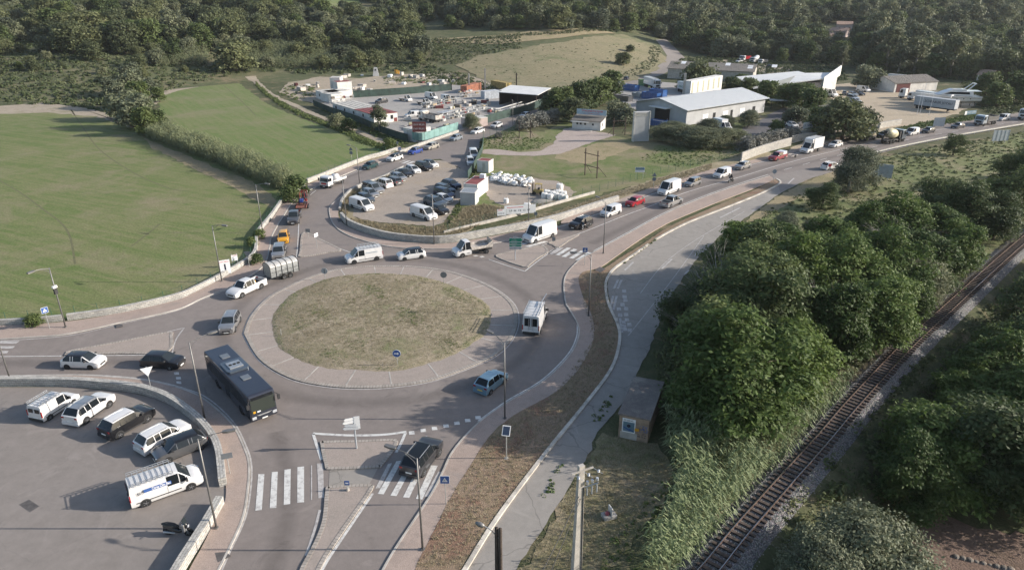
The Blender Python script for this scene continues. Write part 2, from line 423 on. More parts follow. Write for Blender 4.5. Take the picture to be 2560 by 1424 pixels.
drape('dry_field', jag([T(*p) for p in [(1140, 162), (1200, 140), (1300, 122), (1420, 104), (1560, 88), (1640, 114), (1668, 150), (1630, 180), (1590, 200), (1540, 215), (1480, 222), (1400, 238), (1350, 245), (1290, 232), (1230, 208), (1180, 184)]], 1.6, 4), .15, 'dry_field_grass')
drape('terrace_bank', jag([T(*p) for p in [(1060, 106), (1080, 98), (1250, 88), (1500, 76), (1540, 84), (1400, 96), (1250, 112)]], 1, 4), .18, 'straw_slope')
drape('hill_clearing', jag([T(*p) for p in [(800, -30), (900, -30), (900, 12), (870, 30), (820, 14)]], 1, 4), .2, 'meadow_grass_north')
drape('dirt_track', jag([T(*p) for p in [(612, 192), (640, 190), (655, 212), (684, 236), (712, 250), (745, 262), (790, 283), (860, 312), (930, 338), (985, 362), (1015, 372), (1040, 372), (1030, 385), (985, 378), (940, 355), (880, 326), (800, 296), (735, 268), (690, 246), (655, 228), (632, 205)]], .4, 2), .06, 'dirt')
drape('dirt_yard', jag([T(*p) for p in [(700, 232), (720, 206), (800, 192), (900, 196), (1000, 186), (1120, 182), (1200, 194), (1350, 232), (1230, 240), (1040, 228), (880, 240), (800, 262), (740, 250)]], .8, 3), .05, 'dirt')
# yards behind the side road
sheet('storage_yard', PP([(800, 262), (870, 238), (1010, 226), (1110, 214), (1240, 212), (1365, 232), (1360, 264), (1277, 294), (1171, 318), (1146, 331), (1052, 362), (1040, 352), (990, 340), (940, 312), (860, 280)]), .06, 'concrete_yard')
sheet('container_yard', PP([(1540, 232), (1580, 212), (1650, 205), (1760, 214), (1800, 236), (1790, 262), (1700, 290), (1640, 300), (1560, 262)]), .06, 'concrete_yard')
drape('far_truck_yard', jag([T(*p) for p in [(1780, 150), (1860, 152), (1960, 168), (2020, 190), (1960, 196), (1880, 176), (1790, 164)]], .5, 3), .1, 'dirt')
sheet('boat_yard', jag(PP([(2045, 215), (2160, 205), (2290, 215), (2440, 262), (2390, 285), (2310, 308), (2245, 318), (2190, 338), (2130, 350), (2035, 372), (1960, 385), (2010, 352), (2060, 330), (2120, 305), (2130, 275), (2080, 250)]), .6, 2), .05, 'dirt_yard_far')
sheet('service_yard', PP([(1800, 330), (1890, 300), (1960, 270), (2080, 262), (2110, 280), (2080, 312), (2000, 325), (1900, 352), (1850, 365), (1790, 352)]), .055, 'asphalt_dark')
sheet('lush_lawn', jag(PP([(1800, 322), (1870, 298), (1912, 284), (1920, 292), (1860, 318), (1850, 330), (1810, 333)]), .3, 1), .075, 'lush_grass')
# grass between the roads
sheet('rough_pasture', jag(PP([(1215, 350), (1290, 330), (1360, 330), (1420, 300), (1500, 330), (1580, 350), (1700, 340), (1850, 365), (1900, 368), (1960, 372), (1935, 380), (1850, 400), (1800, 416), (1700, 440), (1560, 470), (1490, 492), (1400, 505), (1300, 530), (1150, 565), (1120, 590), (1105, 585), (1190, 470), (1195, 380)]), .5, 1.5), .03, 'lush_grass')
sheet('weedy_strip', jag(PP([(858, 500), (884, 478), (1009, 424), (1014, 430), (905, 478), (880, 510), (884, 545), (950, 568), (1060, 574), (1120, 568), (1165, 522), (1215, 515), (1330, 520), (1395, 508), (1290, 538), (1190, 566), (1127, 603), (1067, 605), (985, 597), (919, 581), (874, 563), (856, 545)]), .3, 1), .0615, 'dry_weeds')
sheet('straw_bank', jag(PP([(1130, 590), (1250, 566), (1380, 533), (1486, 498), (1560, 474), (1640, 447), (1700, 430), (1780, 408), (1850, 391), (1905, 375), (1935, 385), (1880, 404), (1750, 438), (1640, 472), (1545, 502), (1480, 522), (1394, 550), (1305, 571), (1186, 594), (1130, 604)]), .4, 1), .07, 'dry_weeds')
sheet('gravel_track', jag(PP([(1208, 374), (1240, 373), (1300, 381), (1350, 378), (1385, 360), (1392, 340), (1410, 322), (1440, 318), (1475, 326), (1540, 338), (1470, 360), (1400, 385), (1330, 391), (1240, 388), (1206, 384)]), .35, 1), .055, 'pink_track')
sheet('worn_ground', jag(PP([(1400, 385), (1490, 358), (1560, 356), (1600, 362), (1530, 392), (1470, 412), (1420, 405), (1385, 395)]), .6, 1), .048, 'straw_slope')
sheet('depot_dirt', jag(PP([(1215, 440), (1290, 440), (1400, 455), (1440, 480), (1400, 510), (1300, 530), (1225, 500), (1205, 470)]), .4, 1), .056, 'gravel_lot')
# roads: one sheet under all kerbs
road = PP([(-200, 960), (0, 962), (181, 955), (289, 958), (384, 968), (470, 990), (520, 1020), (575, 1070), (606, 1120), (618, 1166), (612, 1232), (600, 1300), (560, 1390), (520, 1470), (480, 1560), (930, 1560), (975, 1424), (1010, 1330), (1085, 1245), (1115, 1180), (1140, 1130), (1205, 1062), (1280, 1008), (1365, 958), (1430, 893), (1452, 843), (1452, 812), (1430, 762), (1420, 711), (1428, 684), (1455, 655), (1492, 636), (1570, 592), (1656, 545), (1746, 505), (1835, 473), (1930, 445), (2060, 425), (2140, 398), (2293, 361), (2436, 334), (2560, 313), (2900, 262), (2900, 232), (2560, 280), (2436, 299), (2293, 318), (2188, 332), (2112, 347), (1977, 384), (1880, 408), (1760, 441), (1639, 479), (1561, 508), (1493, 532), (1389, 567), (1300, 596), (1210, 612), (1141, 620), (1067, 621), (978, 616), (904, 599), (859, 580), (835, 558), (827, 533), (830, 515), (856, 493), (890, 472), (952, 450), (1009, 420), (1060, 400), (1100, 398), (1150, 420), (1168, 444), (1184, 425), (1206, 381), (1209, 347), (1277, 319), (1302, 303), (1359, 268), (1277, 294), (1171, 316), (1146, 331), (1052, 362), (1040, 366), (1000, 384), (952, 402), (887, 425), (797, 464), (743, 493), (700, 552), (678, 593), (672, 621), (657, 665), (588, 711), (503, 746), (440, 774), (300, 806), (170, 834), (72, 843), (0, 848), (-200, 860)])
sheet('road', road, .05, 'asphalt_road')
sheet('lot_north', jag(PP([(856, 500), (890, 474), (952, 451), (1009, 421), (1060, 401), (1110, 402), (1165, 430), (1172, 450), (1150, 500), (1110, 555), (1080, 566), (950, 556), (900, 548), (862, 530)]), .3, .8), .056, 'gravel_lot')
drape('side_road', [T(*p) for p in [(1302, 303), (1359, 268), (1430, 247), (1530, 215), (1590, 192), (1625, 178), (1655, 158), (1668, 140), (1655, 120), (1640, 100), (1665, 98), (1690, 122), (1712, 145), (1700, 160), (1660, 185), (1600, 208), (1560, 226), (1420, 275)]], .06, 'asphalt_lot')
sheet('old_road', jag(PP([(1945, 456), (1992, 448), (2062, 430), (1998, 459), (1953, 482), (1879, 535), (1800, 590), (1740, 650), (1690, 720), (1650, 800), (1623, 872), (1597, 924), (1563, 1000), (1493, 1080), (1470, 1138), (1418, 1225), (1291, 1424), (1240, 1500), (1130, 1500), (1166, 1424), (1247, 1294), (1368, 1132), (1466, 1011), (1530, 924), (1552, 860), (1550, 820), (1530, 779), (1518, 716), (1525, 684), (1569, 649), (1623, 610), (1640, 598), (1718, 557), (1822, 515), (1896, 485)]), .1, .8), .054, 'asphalt_old')
sheet('junction_mouth', jag(PP([(1925, 445), (2000, 425), (2062, 424), (2140, 399), (2150, 400), (2075, 432), (2010, 452), (1950, 482), (1945, 456)]), .1, .8), .062, 'asphalt_lot')
sheet('car_park', PP([(-300, 968), (0, 968), (181, 968), (325, 982), (384, 995), (430, 1014), (475, 1045), (511, 1077), (538, 1110), (554, 1150), (563, 1218), (590, 1222), (575, 1262), (556, 1262), (524, 1312), (488, 1370), (452, 1426), (400, 1520), (-300, 1520)]), .058, 'asphalt_lot')
sheet('slope_grass', jag(PP([(2090, 452), (2160, 404), (2300, 375), (2440, 352), (2560, 332), (2700, 312), (2700, 480), (2560, 580), (2440, 660), (2330, 700), (2150, 640), (1960, 640), (1860, 640), (1870, 570), (1940, 520)]), .5, 1.5), .02, 'slope_green')
sheet('mown_shoulder', jag(PP([(2080, 427), (2000, 462), (1953, 486), (1900, 524), (1860, 556), (1900, 548), (1990, 500), (2060, 462), (2110, 440)]), .3, .8), .04, 'straw_slope')
sheet('hut_clearing', jag(PP([(1500, 1085), (1560, 1095), (1640, 1110), (1680, 1180), (1660, 1260), (1600, 1330), (1520, 1424), (1470, 1500), (1250, 1500), (1300, 1424), (1425, 1225), (1478, 1138)]), .4, .8), .035, 'mown_rough')
drape('ploughed_soil', jag([T(*p) for p in [(2225, 1400), (2230, 1330), (2290, 1275), (2370, 1290), (2450, 1320), (2560, 1335), (2700, 1400), (2700, 1600), (2200, 1600)]], .5, .8), .06, 'earth', 2)

# raised islands, verges, footways (real steps)
def raised(name, poly, z, mat, kerb=None, kw=.16, kz=None):
    o = MB().prism(poly, 0, z).build(name, mat); tag(o, kind='structure')
    if kerb:
        k = MB(); k.strip(poly, kw, kz or z+.012, 0, 0, 0, True)
        tag(k.build('kerb', kerb), kind='structure')
    return o
OUT = [(617, 827), (620, 844), (657, 901), (731, 945), (819, 964), (907, 969), (994, 964), (1082, 949), (1170, 918), (1235, 888), (1275, 848), (1290, 800), (1275, 756), (1216, 714), (1127, 682), (1040, 669), (950, 667), (865, 672), (785, 692), (709, 725), (667, 751), (633, 789)]
INN = [(680, 808), (690, 855), (714, 883), (797, 918), (907, 928), (1008, 927), (1126, 892), (1180, 862), (1218, 831), (1228, 797), (1222, 768), (1186, 741), (1127, 714), (1052, 693), (978, 686), (919, 686), (835, 694), (772, 716), (724, 741), (693, 776)]
outer = PS(OUT, 6, True); inner = PS(INN, 6, True)
raised('truck_apron', outer, .12, 'island_concrete', 'cobble', .42, .15)
cen = sum(inner, Vector())/len(inner)
lawn = MB(); jr = jag(inner, 0, .4); n_ = len(jr)
rings = []
for k, s_ in enumerate((1, .97, .88, .7, .45, .2)):
    z_ = (.125, .2, .3, .42, .52, .56)[k]
    e_ = .006 if k == 0 else 0
    rings.append([(cen.x+(p.x-cen.x)*(s_+random.gauss(0, e_)), cen.y+(p.y-cen.y)*(s_+random.gauss(0, e_)), z_) for p in jr])
vs = [v for r_ in rings for v in r_]+[(cen.x, cen.y, .57)]
fs = [(k*n_+i, k*n_+(i+1) % n_, (k+1)*n_+(i+1) % n_, (k+1)*n_+i) for k in range(5) for i in range(n_)]+[(5*n_+i, 5*n_+(i+1) % n_, 6*n_) for i in range(n_)]
ar = sum(jr[i].x*jr[(i+1) % n_].y-jr[(i+1) % n_].x*jr[i].y for i in range(n_))
if ar < 0: fs = [f[::-1] for f in fs]
lawn.add(vs, fs); tag(lawn.build('roundabout_lawn', 'island_straw', smooth=True), kind='structure')
jn = MB()                                                # pale joints across the apron
for a in range(22):
    t = 2*math.pi*(a+.3)/22; d = Vector((math.cos(t), math.sin(t), 0))
    def hit(poly):
        return max(poly, key=lambda p: (p-cen).normalized().dot(d))
    p, q = hit(inner), hit(outer); jn.bar((p.x, p.y, .122), (q.x, q.y, .122), .13, .02)
tag(jn.build('apron_joints', 'kerb_stone'), kind='structure')
raised('median_verge', jag(PS([(1502, 676), (1560, 640), (1600, 616), (1656, 578), (1700, 555), (1800, 512), (1900, 470), (1936, 449), (1946, 455), (1940, 464), (1894, 488), (1820, 518), (1716, 560), (1638, 600), (1600, 625), (1567, 649), (1540, 668), (1524, 684), (1514, 712), (1518, 750), (1528, 779), (1546, 820), (1548, 860), (1528, 924), (1464, 1011), (1366, 1132), (1245, 1294), (1160, 1430), (1100, 1530), (1005, 1530), (1038, 1424), (1100, 1300), (1129, 1242), (1175, 1167), (1221, 1097), (1285, 1040), (1389, 982), (1447, 924), (1482, 855), (1482, 797), (1456, 739), (1447, 698), (1462, 680)], 4, True), .06, .5), .14, 'brown_verge')
tag(MB().strip(PS([(1940, 448), (1951, 456), (1940, 466), (1894, 488), (1820, 518), (1716, 559), (1638, 600)]), .32, .2, 0, 0).build('white_kerb', 'kerb_white'), kind='structure')
tag(MB().strip(PS([(1621, 612), (1567, 650), (1540, 669), (1524, 686), (1514, 712), (1518, 750), (1528, 779), (1546, 820), (1548, 860), (1528, 924), (1464, 1011), (1366, 1132), (1245, 1294), (1160, 1430), (1110, 1510)]), .32, .2, 0, 0).build('white_kerb', 'kerb_white'), kind='structure')
def footway(name, edge_a, edge_b, mat='pink_concrete', kerb='kerb_stone'):
    a, b = PS(edge_a), PS(edge_b)
    raised(name, a+b[::-1], .13, mat)
    tag(MB().strip(a, .16, .15, 0, 0).build('kerb', kerb), kind='structure')
footway('footway_east', [(1924, 441), (1835, 468), (1746, 500), (1656, 539), (1567, 587), (1484, 632), (1448, 652), (1419, 682), (1410, 711), (1414, 756), (1424, 775), (1445, 814), (1446, 843), (1424, 889), (1360, 953), (1273, 1005), (1198, 1057), (1135, 1126), (1106, 1184), (1078, 1238), (994, 1365), (959, 1424), (900, 1530)],
        [(1936, 449), (1900, 466), (1800, 504), (1700, 545), (1656, 566), (1600, 600), (1540, 642), (1502, 668), (1462, 680), (1447, 698), (1456, 739), (1482, 797), (1482, 855), (1447, 924), (1389, 982), (1285, 1040), (1221, 1097), (1175, 1167), (1129, 1242), (1100, 1300), (1038, 1424), (1000, 1530)])
footway('footway_north_west', [(1000, 381), (952, 405), (887, 427), (797, 466), (743, 495), (702, 552), (679, 593), (674, 621), (658, 666), (588, 713), (503, 748), (440, 776), (300, 808), (170, 836), (72, 845), (-200, 862)],
        [(996, 377), (952, 395), (915, 405), (851, 428), (807, 447), (763, 466), (734, 486), (709, 508), (683, 546), (658, 575), (646, 591), (642, 634), (617, 662), (551, 700), (494, 729), (440, 752), (300, 784), (160, 806), (0, 816), (-200, 826)])
footway('footway_lot', [(1389, 567), (1300, 596), (1210, 613), (1141, 622), (1067, 623), (978, 618), (904, 601), (859, 583), (833, 560), (824, 533), (827, 515), (856, 491), (870, 482)],
        [(1389, 556), (1305, 577), (1186, 600), (1127, 609), (1067, 611), (978, 602), (919, 587), (872, 569), (849, 549), (847, 522), (860, 500), (872, 490)])
footway('footway_south_west', [(-200, 946), (0, 943), (181, 940), (289, 945), (384, 956), (470, 979), (520, 1006), (579, 1060), (610, 1119), (623, 1164), (619, 1232), (606, 1300), (565, 1390), (540, 1440), (490, 1540)],
        [(-200, 958), (0, 954), (181, 956), (325, 970), (384, 983), (430, 1002), (475, 1033), (511, 1065), (538, 1101), (554, 1142), (565, 1214), (562, 1258), (540, 1300), (505, 1370), (475, 1424), (420, 1540)])
raised('footway_north', PS([(1412, 560), (1493, 532), (1561, 508), (1639, 479), (1710, 455), (1800, 430), (1888, 407), (1977, 384), (2112, 347), (2112, 343), (1990, 374), (1888, 399), (1800, 419), (1700, 446), (1639, 466), (1561, 495), (1493, 518), (1412, 548)], 3, True), .11, 'pink_concrete')
ISL = {'traffic_island_north': [(757, 586), (775, 586), (800, 600), (851, 626), (820, 632), (753, 643), (752, 630)],
       'traffic_island_east': [(1242, 643), (1262, 634), (1300, 626), (1340, 617), (1360, 618), (1368, 631), (1345, 645), (1323, 662), (1310, 668)],
       'traffic_island_far_east': [(1374, 608), (1410, 598), (1447, 587), (1420, 603), (1396, 619), (1384, 614)],
       'traffic_island_south': [(806, 1112), (814, 1107), (900, 1105), (980, 1102), (990, 1110), (975, 1136), (952, 1164), (940, 1168), (830, 1173), (817, 1164)],
       'traffic_island_near': [(819, 1228), (830, 1220), (915, 1216), (927, 1225), (870, 1308), (815, 1390), (785, 1440), (750, 1440), (790, 1360), (812, 1300)],
       'traffic_island_west': [(170, 885), (182, 878), (300, 856), (418, 833), (428, 840), (417, 882), (300, 884), (176, 888)]}
for nm, pts in ISL.items():
    pl = spl([P(*p) for p in pts], 3, True)
    raised(nm, pl, .13, 'island_concrete', 'cobble', .3, .155)
sheet('refuge', PP([(824, 1176), (945, 1171), (922, 1214), (822, 1219)]), .064, 'asphalt_old')

# markings
tk_ = MB()
for q in ([(-60, 420), (40, 475), (110, 525), (155, 560), (176, 595), (188, 660)], [(178, 275), (215, 330), (250, 375), (330, 430), (420, 470), (470, 478)], [(400, 560), (350, 600), (330, 615)], [(560, 215), (600, 250), (640, 290)]):
    tk_.strip(PS(q, 8), .3, .034)
ground_mat('track_soil', [(.1, .12, .05), (.15, .14, .08), (.12, .13, .06)], .5, 2, 8, None); tag(tk_.build('tyre_tracks', 'track_soil'), kind='structure')
mk = MB(); wn = MB(); Zm = .066
def quad(b, pts): b.poly(PP(pts), Zm)
o8 = (600, 800, .4383)
def z2(pts): return [(600+x*.4383, 800+y*.4383) for x, y in pts]
for q in ([(105, 880), (140, 880), (125, 1085), (88, 1088)], [(182, 868), (216, 866), (208, 1072), (170, 1074)], [(254, 855), (290, 850), (287, 1050), (250, 1055)], [(328, 840), (366, 836), (366, 1040), (327, 1043)],
          [(893, 806), (925, 803), (820, 995), (785, 992)], [(950, 840), (985, 835), (893, 1005), (858, 1002)], [(1018, 832), (1055, 830), (965, 1016), (930, 1012)], [(1090, 830), (1128, 832), (1040, 1025), (1003, 1020)]):
    quad(mk, z2(q))
for q in ([(405, 830), (412, 830), (412, 1025), (405, 1027)], [(440, 820), (475, 818), (480, 1015), (448, 1018)], [(1130, 865), (1150, 868), (1080, 1010), (1050, 1008)], [(845, 822), (868, 816), (800, 960), (772, 962)]):
    quad(wn, z2(q))
def dash(b, pts, w, d=None, z=Zm):
    L = PS(pts, 8)
    if not d: b.strip(L, w, z); return
    acc = 0; cur = []; on = True
    for p, q in zip(L, L[1:]):
        n = max(1, int((q-p).length/.2))
        for k in range(n):
            a = p.lerp(q, k/n)
            if on: cur.append(a)
            acc += (q-p).length/n
            if acc > (d[0] if on else d[1]):
                if on and len(cur) > 1: b.strip(cur, w, z)
                cur = []; on = not on; acc = 0
    if on and len(cur) > 1: b.strip(cur, w, z)
dash(mk, [(782, 1084), (850, 1088), (900, 1089), (960, 1087), (1016, 1080)], .3)
dash(mk, [(783, 1085), (804, 1150)], .25); dash(mk, [(1014, 1082), (1002, 1110), (990, 1132)], .25)
for x, y in ((1029, 1083), (1058, 1077), (1086, 1072), (1115, 1066), (1142, 1059), (1169, 1052), (1195, 1045)):
    quad(mk, [(x-7, y-4), (x+6, y-5), (x+8, y+3), (x-6, y+4)])
for x, y in ((441, 934), (446, 946), (447, 957)): quad(mk, [(x-6, y-3), (x+6, y-3), (x+7, y+3), (x-5, y+3)])
def z4(pts): return [(800+x*.2969, 340+y*.2969) for x, y in pts]
for q in ([(2080, 942), (2115, 945), (2015, 1008), (1980, 1003)], [(2135, 952), (2168, 957), (2070, 1022), (2032, 1018)], [(2200, 965), (2232, 972), (2132, 1035), (2095, 1030)], [(2255, 978), (2290, 985), (2185, 1050), (2148, 1045)], [(1720, 932), (1760, 937), (1920, 893), (1885, 886)], [(1680, 912), (1715, 917), (1850, 880), (1815, 874)], [(1285, 1010), (1315, 1005), (1335, 1012), (1305, 1018)], [(1340, 1018), (1368, 1012), (1388, 1020), (1360, 1027)]):
    quad(mk, z4(q))
quad(wn, z4([(1945, 965), (2010, 940), (2050, 945), (1990, 985), (1950, 1000), (1915, 990)]))
for q in ([(1135, 983), (1165, 975), (1215, 962), (1185, 965)], [(1160, 990), (1185, 990), (1240, 968), (1215, 968)], [(1195, 995), (1215, 996), (1275, 974), (1250, 972)]):
    quad(mk, [(640+x*.3125, 100+y*.3125) for x, y in q])
for q in ([(0, 853), (50, 853), (40, 860), (0, 859)], [(0, 866), (38, 866), (32, 872), (0, 872)], [(0, 878), (22, 878), (18, 884), (0, 884)]): quad(wn, q)
dash(mk, [(1222, 649), (1266, 664), (1312, 679)], .15); dash(mk, [(1312, 679), (1342, 655), (1376, 631), (1404, 613)], .15)
dash(wn, [(461, 820), (350, 847), (253, 873), (150, 892)], .15); dash(wn, [(461, 820), (440, 850), (430, 886)], .15)
dash(mk, [(430, 888), (300, 889), (0, 892)], .12)
dash(mk, [(748, 540), (745, 600), (741, 650)], .12); dash(mk, [(762, 585), (850, 622), (900, 640)], .12)
dash(mk, [(748, 540), (765, 500), (800, 470), (850, 444), (900, 428), (950, 412)], .12, (3, 3))
dash(mk, [(1484, 628), (1567, 583), (1656, 535), (1746, 496), (1835, 464), (1920, 437)], .14)
dash(mk, [(1330, 622), (1389, 603), (1460, 580), (1560, 540), (1620, 518), (1720, 480), (1840, 446), (1960, 410), (2112, 372), (2293, 334), (2436, 312), (2560, 294)], .14)
dash(mk, [(1960, 425), (2112, 385), (2293, 345), (2436, 322), (2560, 302)], .14, (3, 4))
dash(mk, [(1300, 594), (1389, 571), (1493, 536), (1561, 512), (1639, 483), (1751, 446), (1888, 410), (1977, 387), (2112, 350)], .12)
dash(wn, [(655, 668), (585, 716), (500, 752), (438, 779), (300, 811), (170, 840), (0, 853)], .14)
dash(wn, [(960, 372), (900, 424), (797, 470)], .12)
dash(wn, [(0, 940), (181, 937), (289, 941), (384, 952), (470, 974), (525, 1000), (584, 1056), (616, 1117), (629, 1164), (626, 1232), (612, 1300), (573, 1385), (540, 1460)], .14)
dash(mk, [(1443, 812), (1441, 843), (1419, 887), (1355, 950), (1268, 1002), (1195, 1053)], .14)
dash(mk, [(932, 1234), (880, 1310), (826, 1390), (806, 1424), (770, 1490)], .22)
dash(wn, [(800, 1275), (785, 1330), (765, 1390)], .2)
ou = [cen+(p-cen)*1.022 for p in outer]; wn.strip(ou, .14, Zm, closed=True)
# old road marks
for a, b in (((1500, 727), (1507, 703)), ((1800, 545), (1850, 520)), ((1562, 676), (1583, 656)), ((1655, 672), (1680, 648)), ((1712, 686), (1722, 676)), ((1735, 640), (1748, 628)), ((1870, 488), (1896, 474)), ((1880, 528), (1888, 524)), ((1970, 460), (1985, 446))): dash(wn, [a, b], .28)
dash(wn, [(1570, 840), (1610, 790), (1680, 700), (1760, 590)], .1); dash(wn, [(1600, 735), (1660, 660), (1740, 600), (1860, 530)], .1)
for d in ([(1533, 740), (1524, 775)], [(1545, 700), (1535, 722)], [(1541, 795), (1546, 832)]): dash(wn, d, .28); dash(wn, [(x+9, y) for x, y in d], .28)
for x, y in ((1560, 728), (1561, 742), (1563, 751), (1547, 773), (1565, 772), (1550, 788), (1565, 787), (1558, 806), (1567, 800), (1560, 816), (1573, 812), (1562, 824), (1574, 826), (1556, 762)): quad(wn, [(x-5, y-4), (x+5, y-4), (x+6, y+4), (x-5, y+4)])
tag(mk.build('road_markings', 'road_paint'), kind='structure'); tag(wn.build('worn_road_markings', 'road_paint_worn'), kind='structure')
# darker wheel worn lanes
rd = MB()
ring_o = [cen+(p-cen)*1.17 for p in outer]
rd.strip(ring_o, 2.3, .0545, closed=True)
rd.strip(PS([(620, 1560), (690, 1400), (720, 1280), (715, 1180), (690, 1080)]), 2.0, .0545)
rd.strip(PS([(1390, 588), (1500, 548), (1600, 512), (1750, 464), (1900, 421), (2100, 365), (2300, 326), (2560, 288)]), 2.2, .0545)
rd.strip(PS([(1480, 610), (1560, 570), (1700, 505), (1850, 452), (2000, 412), (2300, 346), (2560, 304)]), 2.2, .0545)
rd.strip(PS([(0, 908), (200, 908), (400, 905), (520, 940)]), 2.1, .0545)
rd.strip(PS([(715, 640), (705, 590), (740, 520), (800, 470), (900, 432), (1000, 398), (1150, 345)]), 2.0, .0545)
rd.uv = [[(u, 1.0 if v > 0 else 0.0) for u, v in q] for q in rd.uv]
tag(rd.build('worn_lane', 'asphalt_track'), kind='structure')
# manhole covers, patches
plain('iron_cover', (.1, .09, .085), .7, dirt=.2)
for i, pts in enumerate([[(48, 1262), (73, 1249), (99, 1266), (75, 1281)], [(1487, 677), (1500, 669), (1514, 675), (1501, 683)]]):
    tag(MB().prism(PP(pts), .1 if i else .0, .16 if i else .064).build('manhole_cover', 'iron_cover'), ['dark rectangular metal cover set in the near car park', 'square grey inspection cover in the brown verge by the footway'][i], 'manhole cover')
tag(MB().prism(PP([(538, 1384), (566, 1382), (578, 1392), (545, 1408)]), .1, .137).build('manhole_cover', 'iron_cover'), 'worn cover plate in the footway below the near lamp post', 'manhole cover')
for i, (c, lab) in enumerate([((298, 816), 'drain grate in the footway kerb beside the stone wall at left'), ((852, 552), 'rectangular drain cover in the shaded footway bend by the parking lot')]):
    x, y = c; tag(MB().prism(PP([(x-9, y-3), (x+8, y-4), (x+10, y+2), (x-6, y+5)]), .1, .14).build('drain_cover', 'iron_cover'), lab, 'drain cover')

# walls: stone walls with real height
def wall(name, pts, w_, h_, mat, label, z=.0, n=4, cat='wall'):
    o = MB().strip(PS(pts, n), w_, h_, 0, z).build(name, mat); return tag(o, label, cat)
wall('stone_wall', [(-200, 963), (0, 962), (181, 963), (325, 976), (384, 989), (430, 1008), (475, 1039), (508, 1069), (534, 1103), (550, 1142), (559, 1216)], .55, .85, 'stone_wall', 'curved pale stone wall round the near car park at lower left')
wall('stone_wall', [(553, 1261), (524, 1312), (488, 1370), (452, 1428), (400, 1520)], .55, .85, 'stone_wall', 'short stone wall by the scooter, beyond the car park entrance')
wall('stone_wall', [(-200, 820), (0, 812), (100, 806), (158, 800)], .4, .7, 'stone_wall', 'low stone wall piece beside the meadow at far left edge')
wall('stone_wall', [(170, 799), (300, 780), (440, 748), (494, 726), (551, 697), (617, 658), (640, 632), (643, 592), (656, 572), (680, 543), (706, 506), (731, 484), (760, 465)], .4, .75, 'stone_wall', 'long pale stone wall bending between the footway and the large meadow')
wall('stone_wall', [(768, 458), (807, 443), (851, 425), (915, 400), (952, 390), (993, 377)], .4, .9, 'stone_wall', 'pale stone wall beside the smaller meadow, behind the white lorry')
wall('stone_wall', [(1545, 503), (1480, 523), (1394, 551), (1305, 572), (1186, 595), (1127, 605), (1067, 607), (978, 598), (919, 583), (874, 565), (854, 546)], .45, 1.1, 'stone_wall', 'curved stone retaining wall below the dry weeds of the parking lot')
wall('stone_wall', [(850, 528), (856, 505), (880, 478), (920, 460), (960, 445), (1009, 421)], .4, .6, 'stone_wall', 'low stone wall between the side road and the parked cars')
wall('concrete_wall', [(1110, 585), (1200, 562), (1290, 540), (1400, 508), (1486, 484)], .25, .5, 'kerb_stone', 'straight low concrete wall above the straw bank')
wall('retaining_wall', [(1852, 404), (1900, 386), (1960, 368), (1976, 364)], .3, 2.0, 'pale_wall', 'pale retaining wall under the grey shrubs beside the road')
wall('retaining_wall', [(1978, 358), (2004, 352), (2040, 349)], .3, 1.8, 'pale_wall', 'shaded end piece of retaining wall behind the white box lorry')
wall('yard_wall', [(1980, 352), (2020, 344), (2059, 334)], .25, 2.2, 'pale_wall', 'white rendered wall carrying the company banner by the service yard')
wall('boundary_wall', [(2196, 322), (2215, 318), (2250, 312)], .5, 1.6, 'pale_wall', 'short grey wall at the entrance of the boat yard')
wall('yard_wall', [(1000, 384), (1052, 364), (1146, 331)], .3, .7, 'stone_wall', 'low stone wall carrying the turquoise screen fence')
# soft noise of guardrail
plain('galvanised', (.5, .51, .5), .45, metal=.6, dirt=.15)
g = empty('guardrail', P(2145, 396), 0, 'long galvanised guardrail along the right edge of the main road', 'guardrail')
gl = PS([(2145, 398), (2220, 379), (2293, 363), (2370, 348), (2436, 336), (2560, 315), (2700, 292)]); g.location = (0, 0, 0)
gm = MB(); gm.strip(gl, .06, .78, 0, .48); gm.build('rail', 'galvanised', g)
for i in range(0, len(gl), 2): MB().box((gl[i].x-.05, gl[i].y+.05, 0), (gl[i].x+.05, gl[i].y+.15, .75)).build('post', 'galvanised', g)
# ================================================================ vehicles
def paint(name, col, metal=0.0, rough=.3):
    m, t, b = base_mat(name, rough, col, metal, .5, .7)
    n = noise(t, coords(t, 'obj'), 1.5, 5, .7)
    t.links.new(ramp(t, n, [(.3, tuple(c*.86+.012 for c in col)), (.6, col)]), b.inputs['Base Color'])
for n_, c_, m_ in (('white', (.68, .67, .66), 0), ('off_white', (.58, .57, .54), 0), ('black', (.012, .012, .014), .2), ('dark_grey', (.055, .056, .062), .5),
                   ('grey', (.17, .17, .175), .6), ('silver', (.42, .42, .42), .65), ('light_blue', (.2, .33, .43), .5), ('blue', (.03, .07, .32), .3),
                   ('navy', (.022, .035, .075), .4), ('teal', (.016, .06, .066), .4), ('red', (.36, .012, .022), .1), ('yellow', (.68, .33, .02), 0),
                   ('beige', (.46, .43, .38), .4), ('pale_blue', (.33, .38, .43), .5), ('slate', (.1, .125, .155), .5), ('bus', (.035, .04, .058), .35),
                   ('coral_red', (.27, .035, .045), .1), ('cream', (.5, .46, .33), 0), ('skip_blue', (.025, .1, .3), 0), ('skip_green', (.1, .22, .1), 0)):
    paint('paint_'+n_, c_, m_)
base_mat('glass_dark', .1, (.012, .015, .018), 0, .4)
base_mat('glass_clear', .1, (.022, .028, .032), 0, .45)
plain('tyre', (.018, .018, .018), .85, sc=8); plain('rim', (.36, .36, .37), .35, .7, sc=8); plain('rim_dark', (.04, .04, .042), .5, .3, sc=8)
plain('trim', (.028, .028, .03), .7, sc=5); base_mat('lamp_glass', .12, (.55, .57, .6), .3, .8); base_mat('tail_glass', .15, (.3, .012, .015), 0, .6)
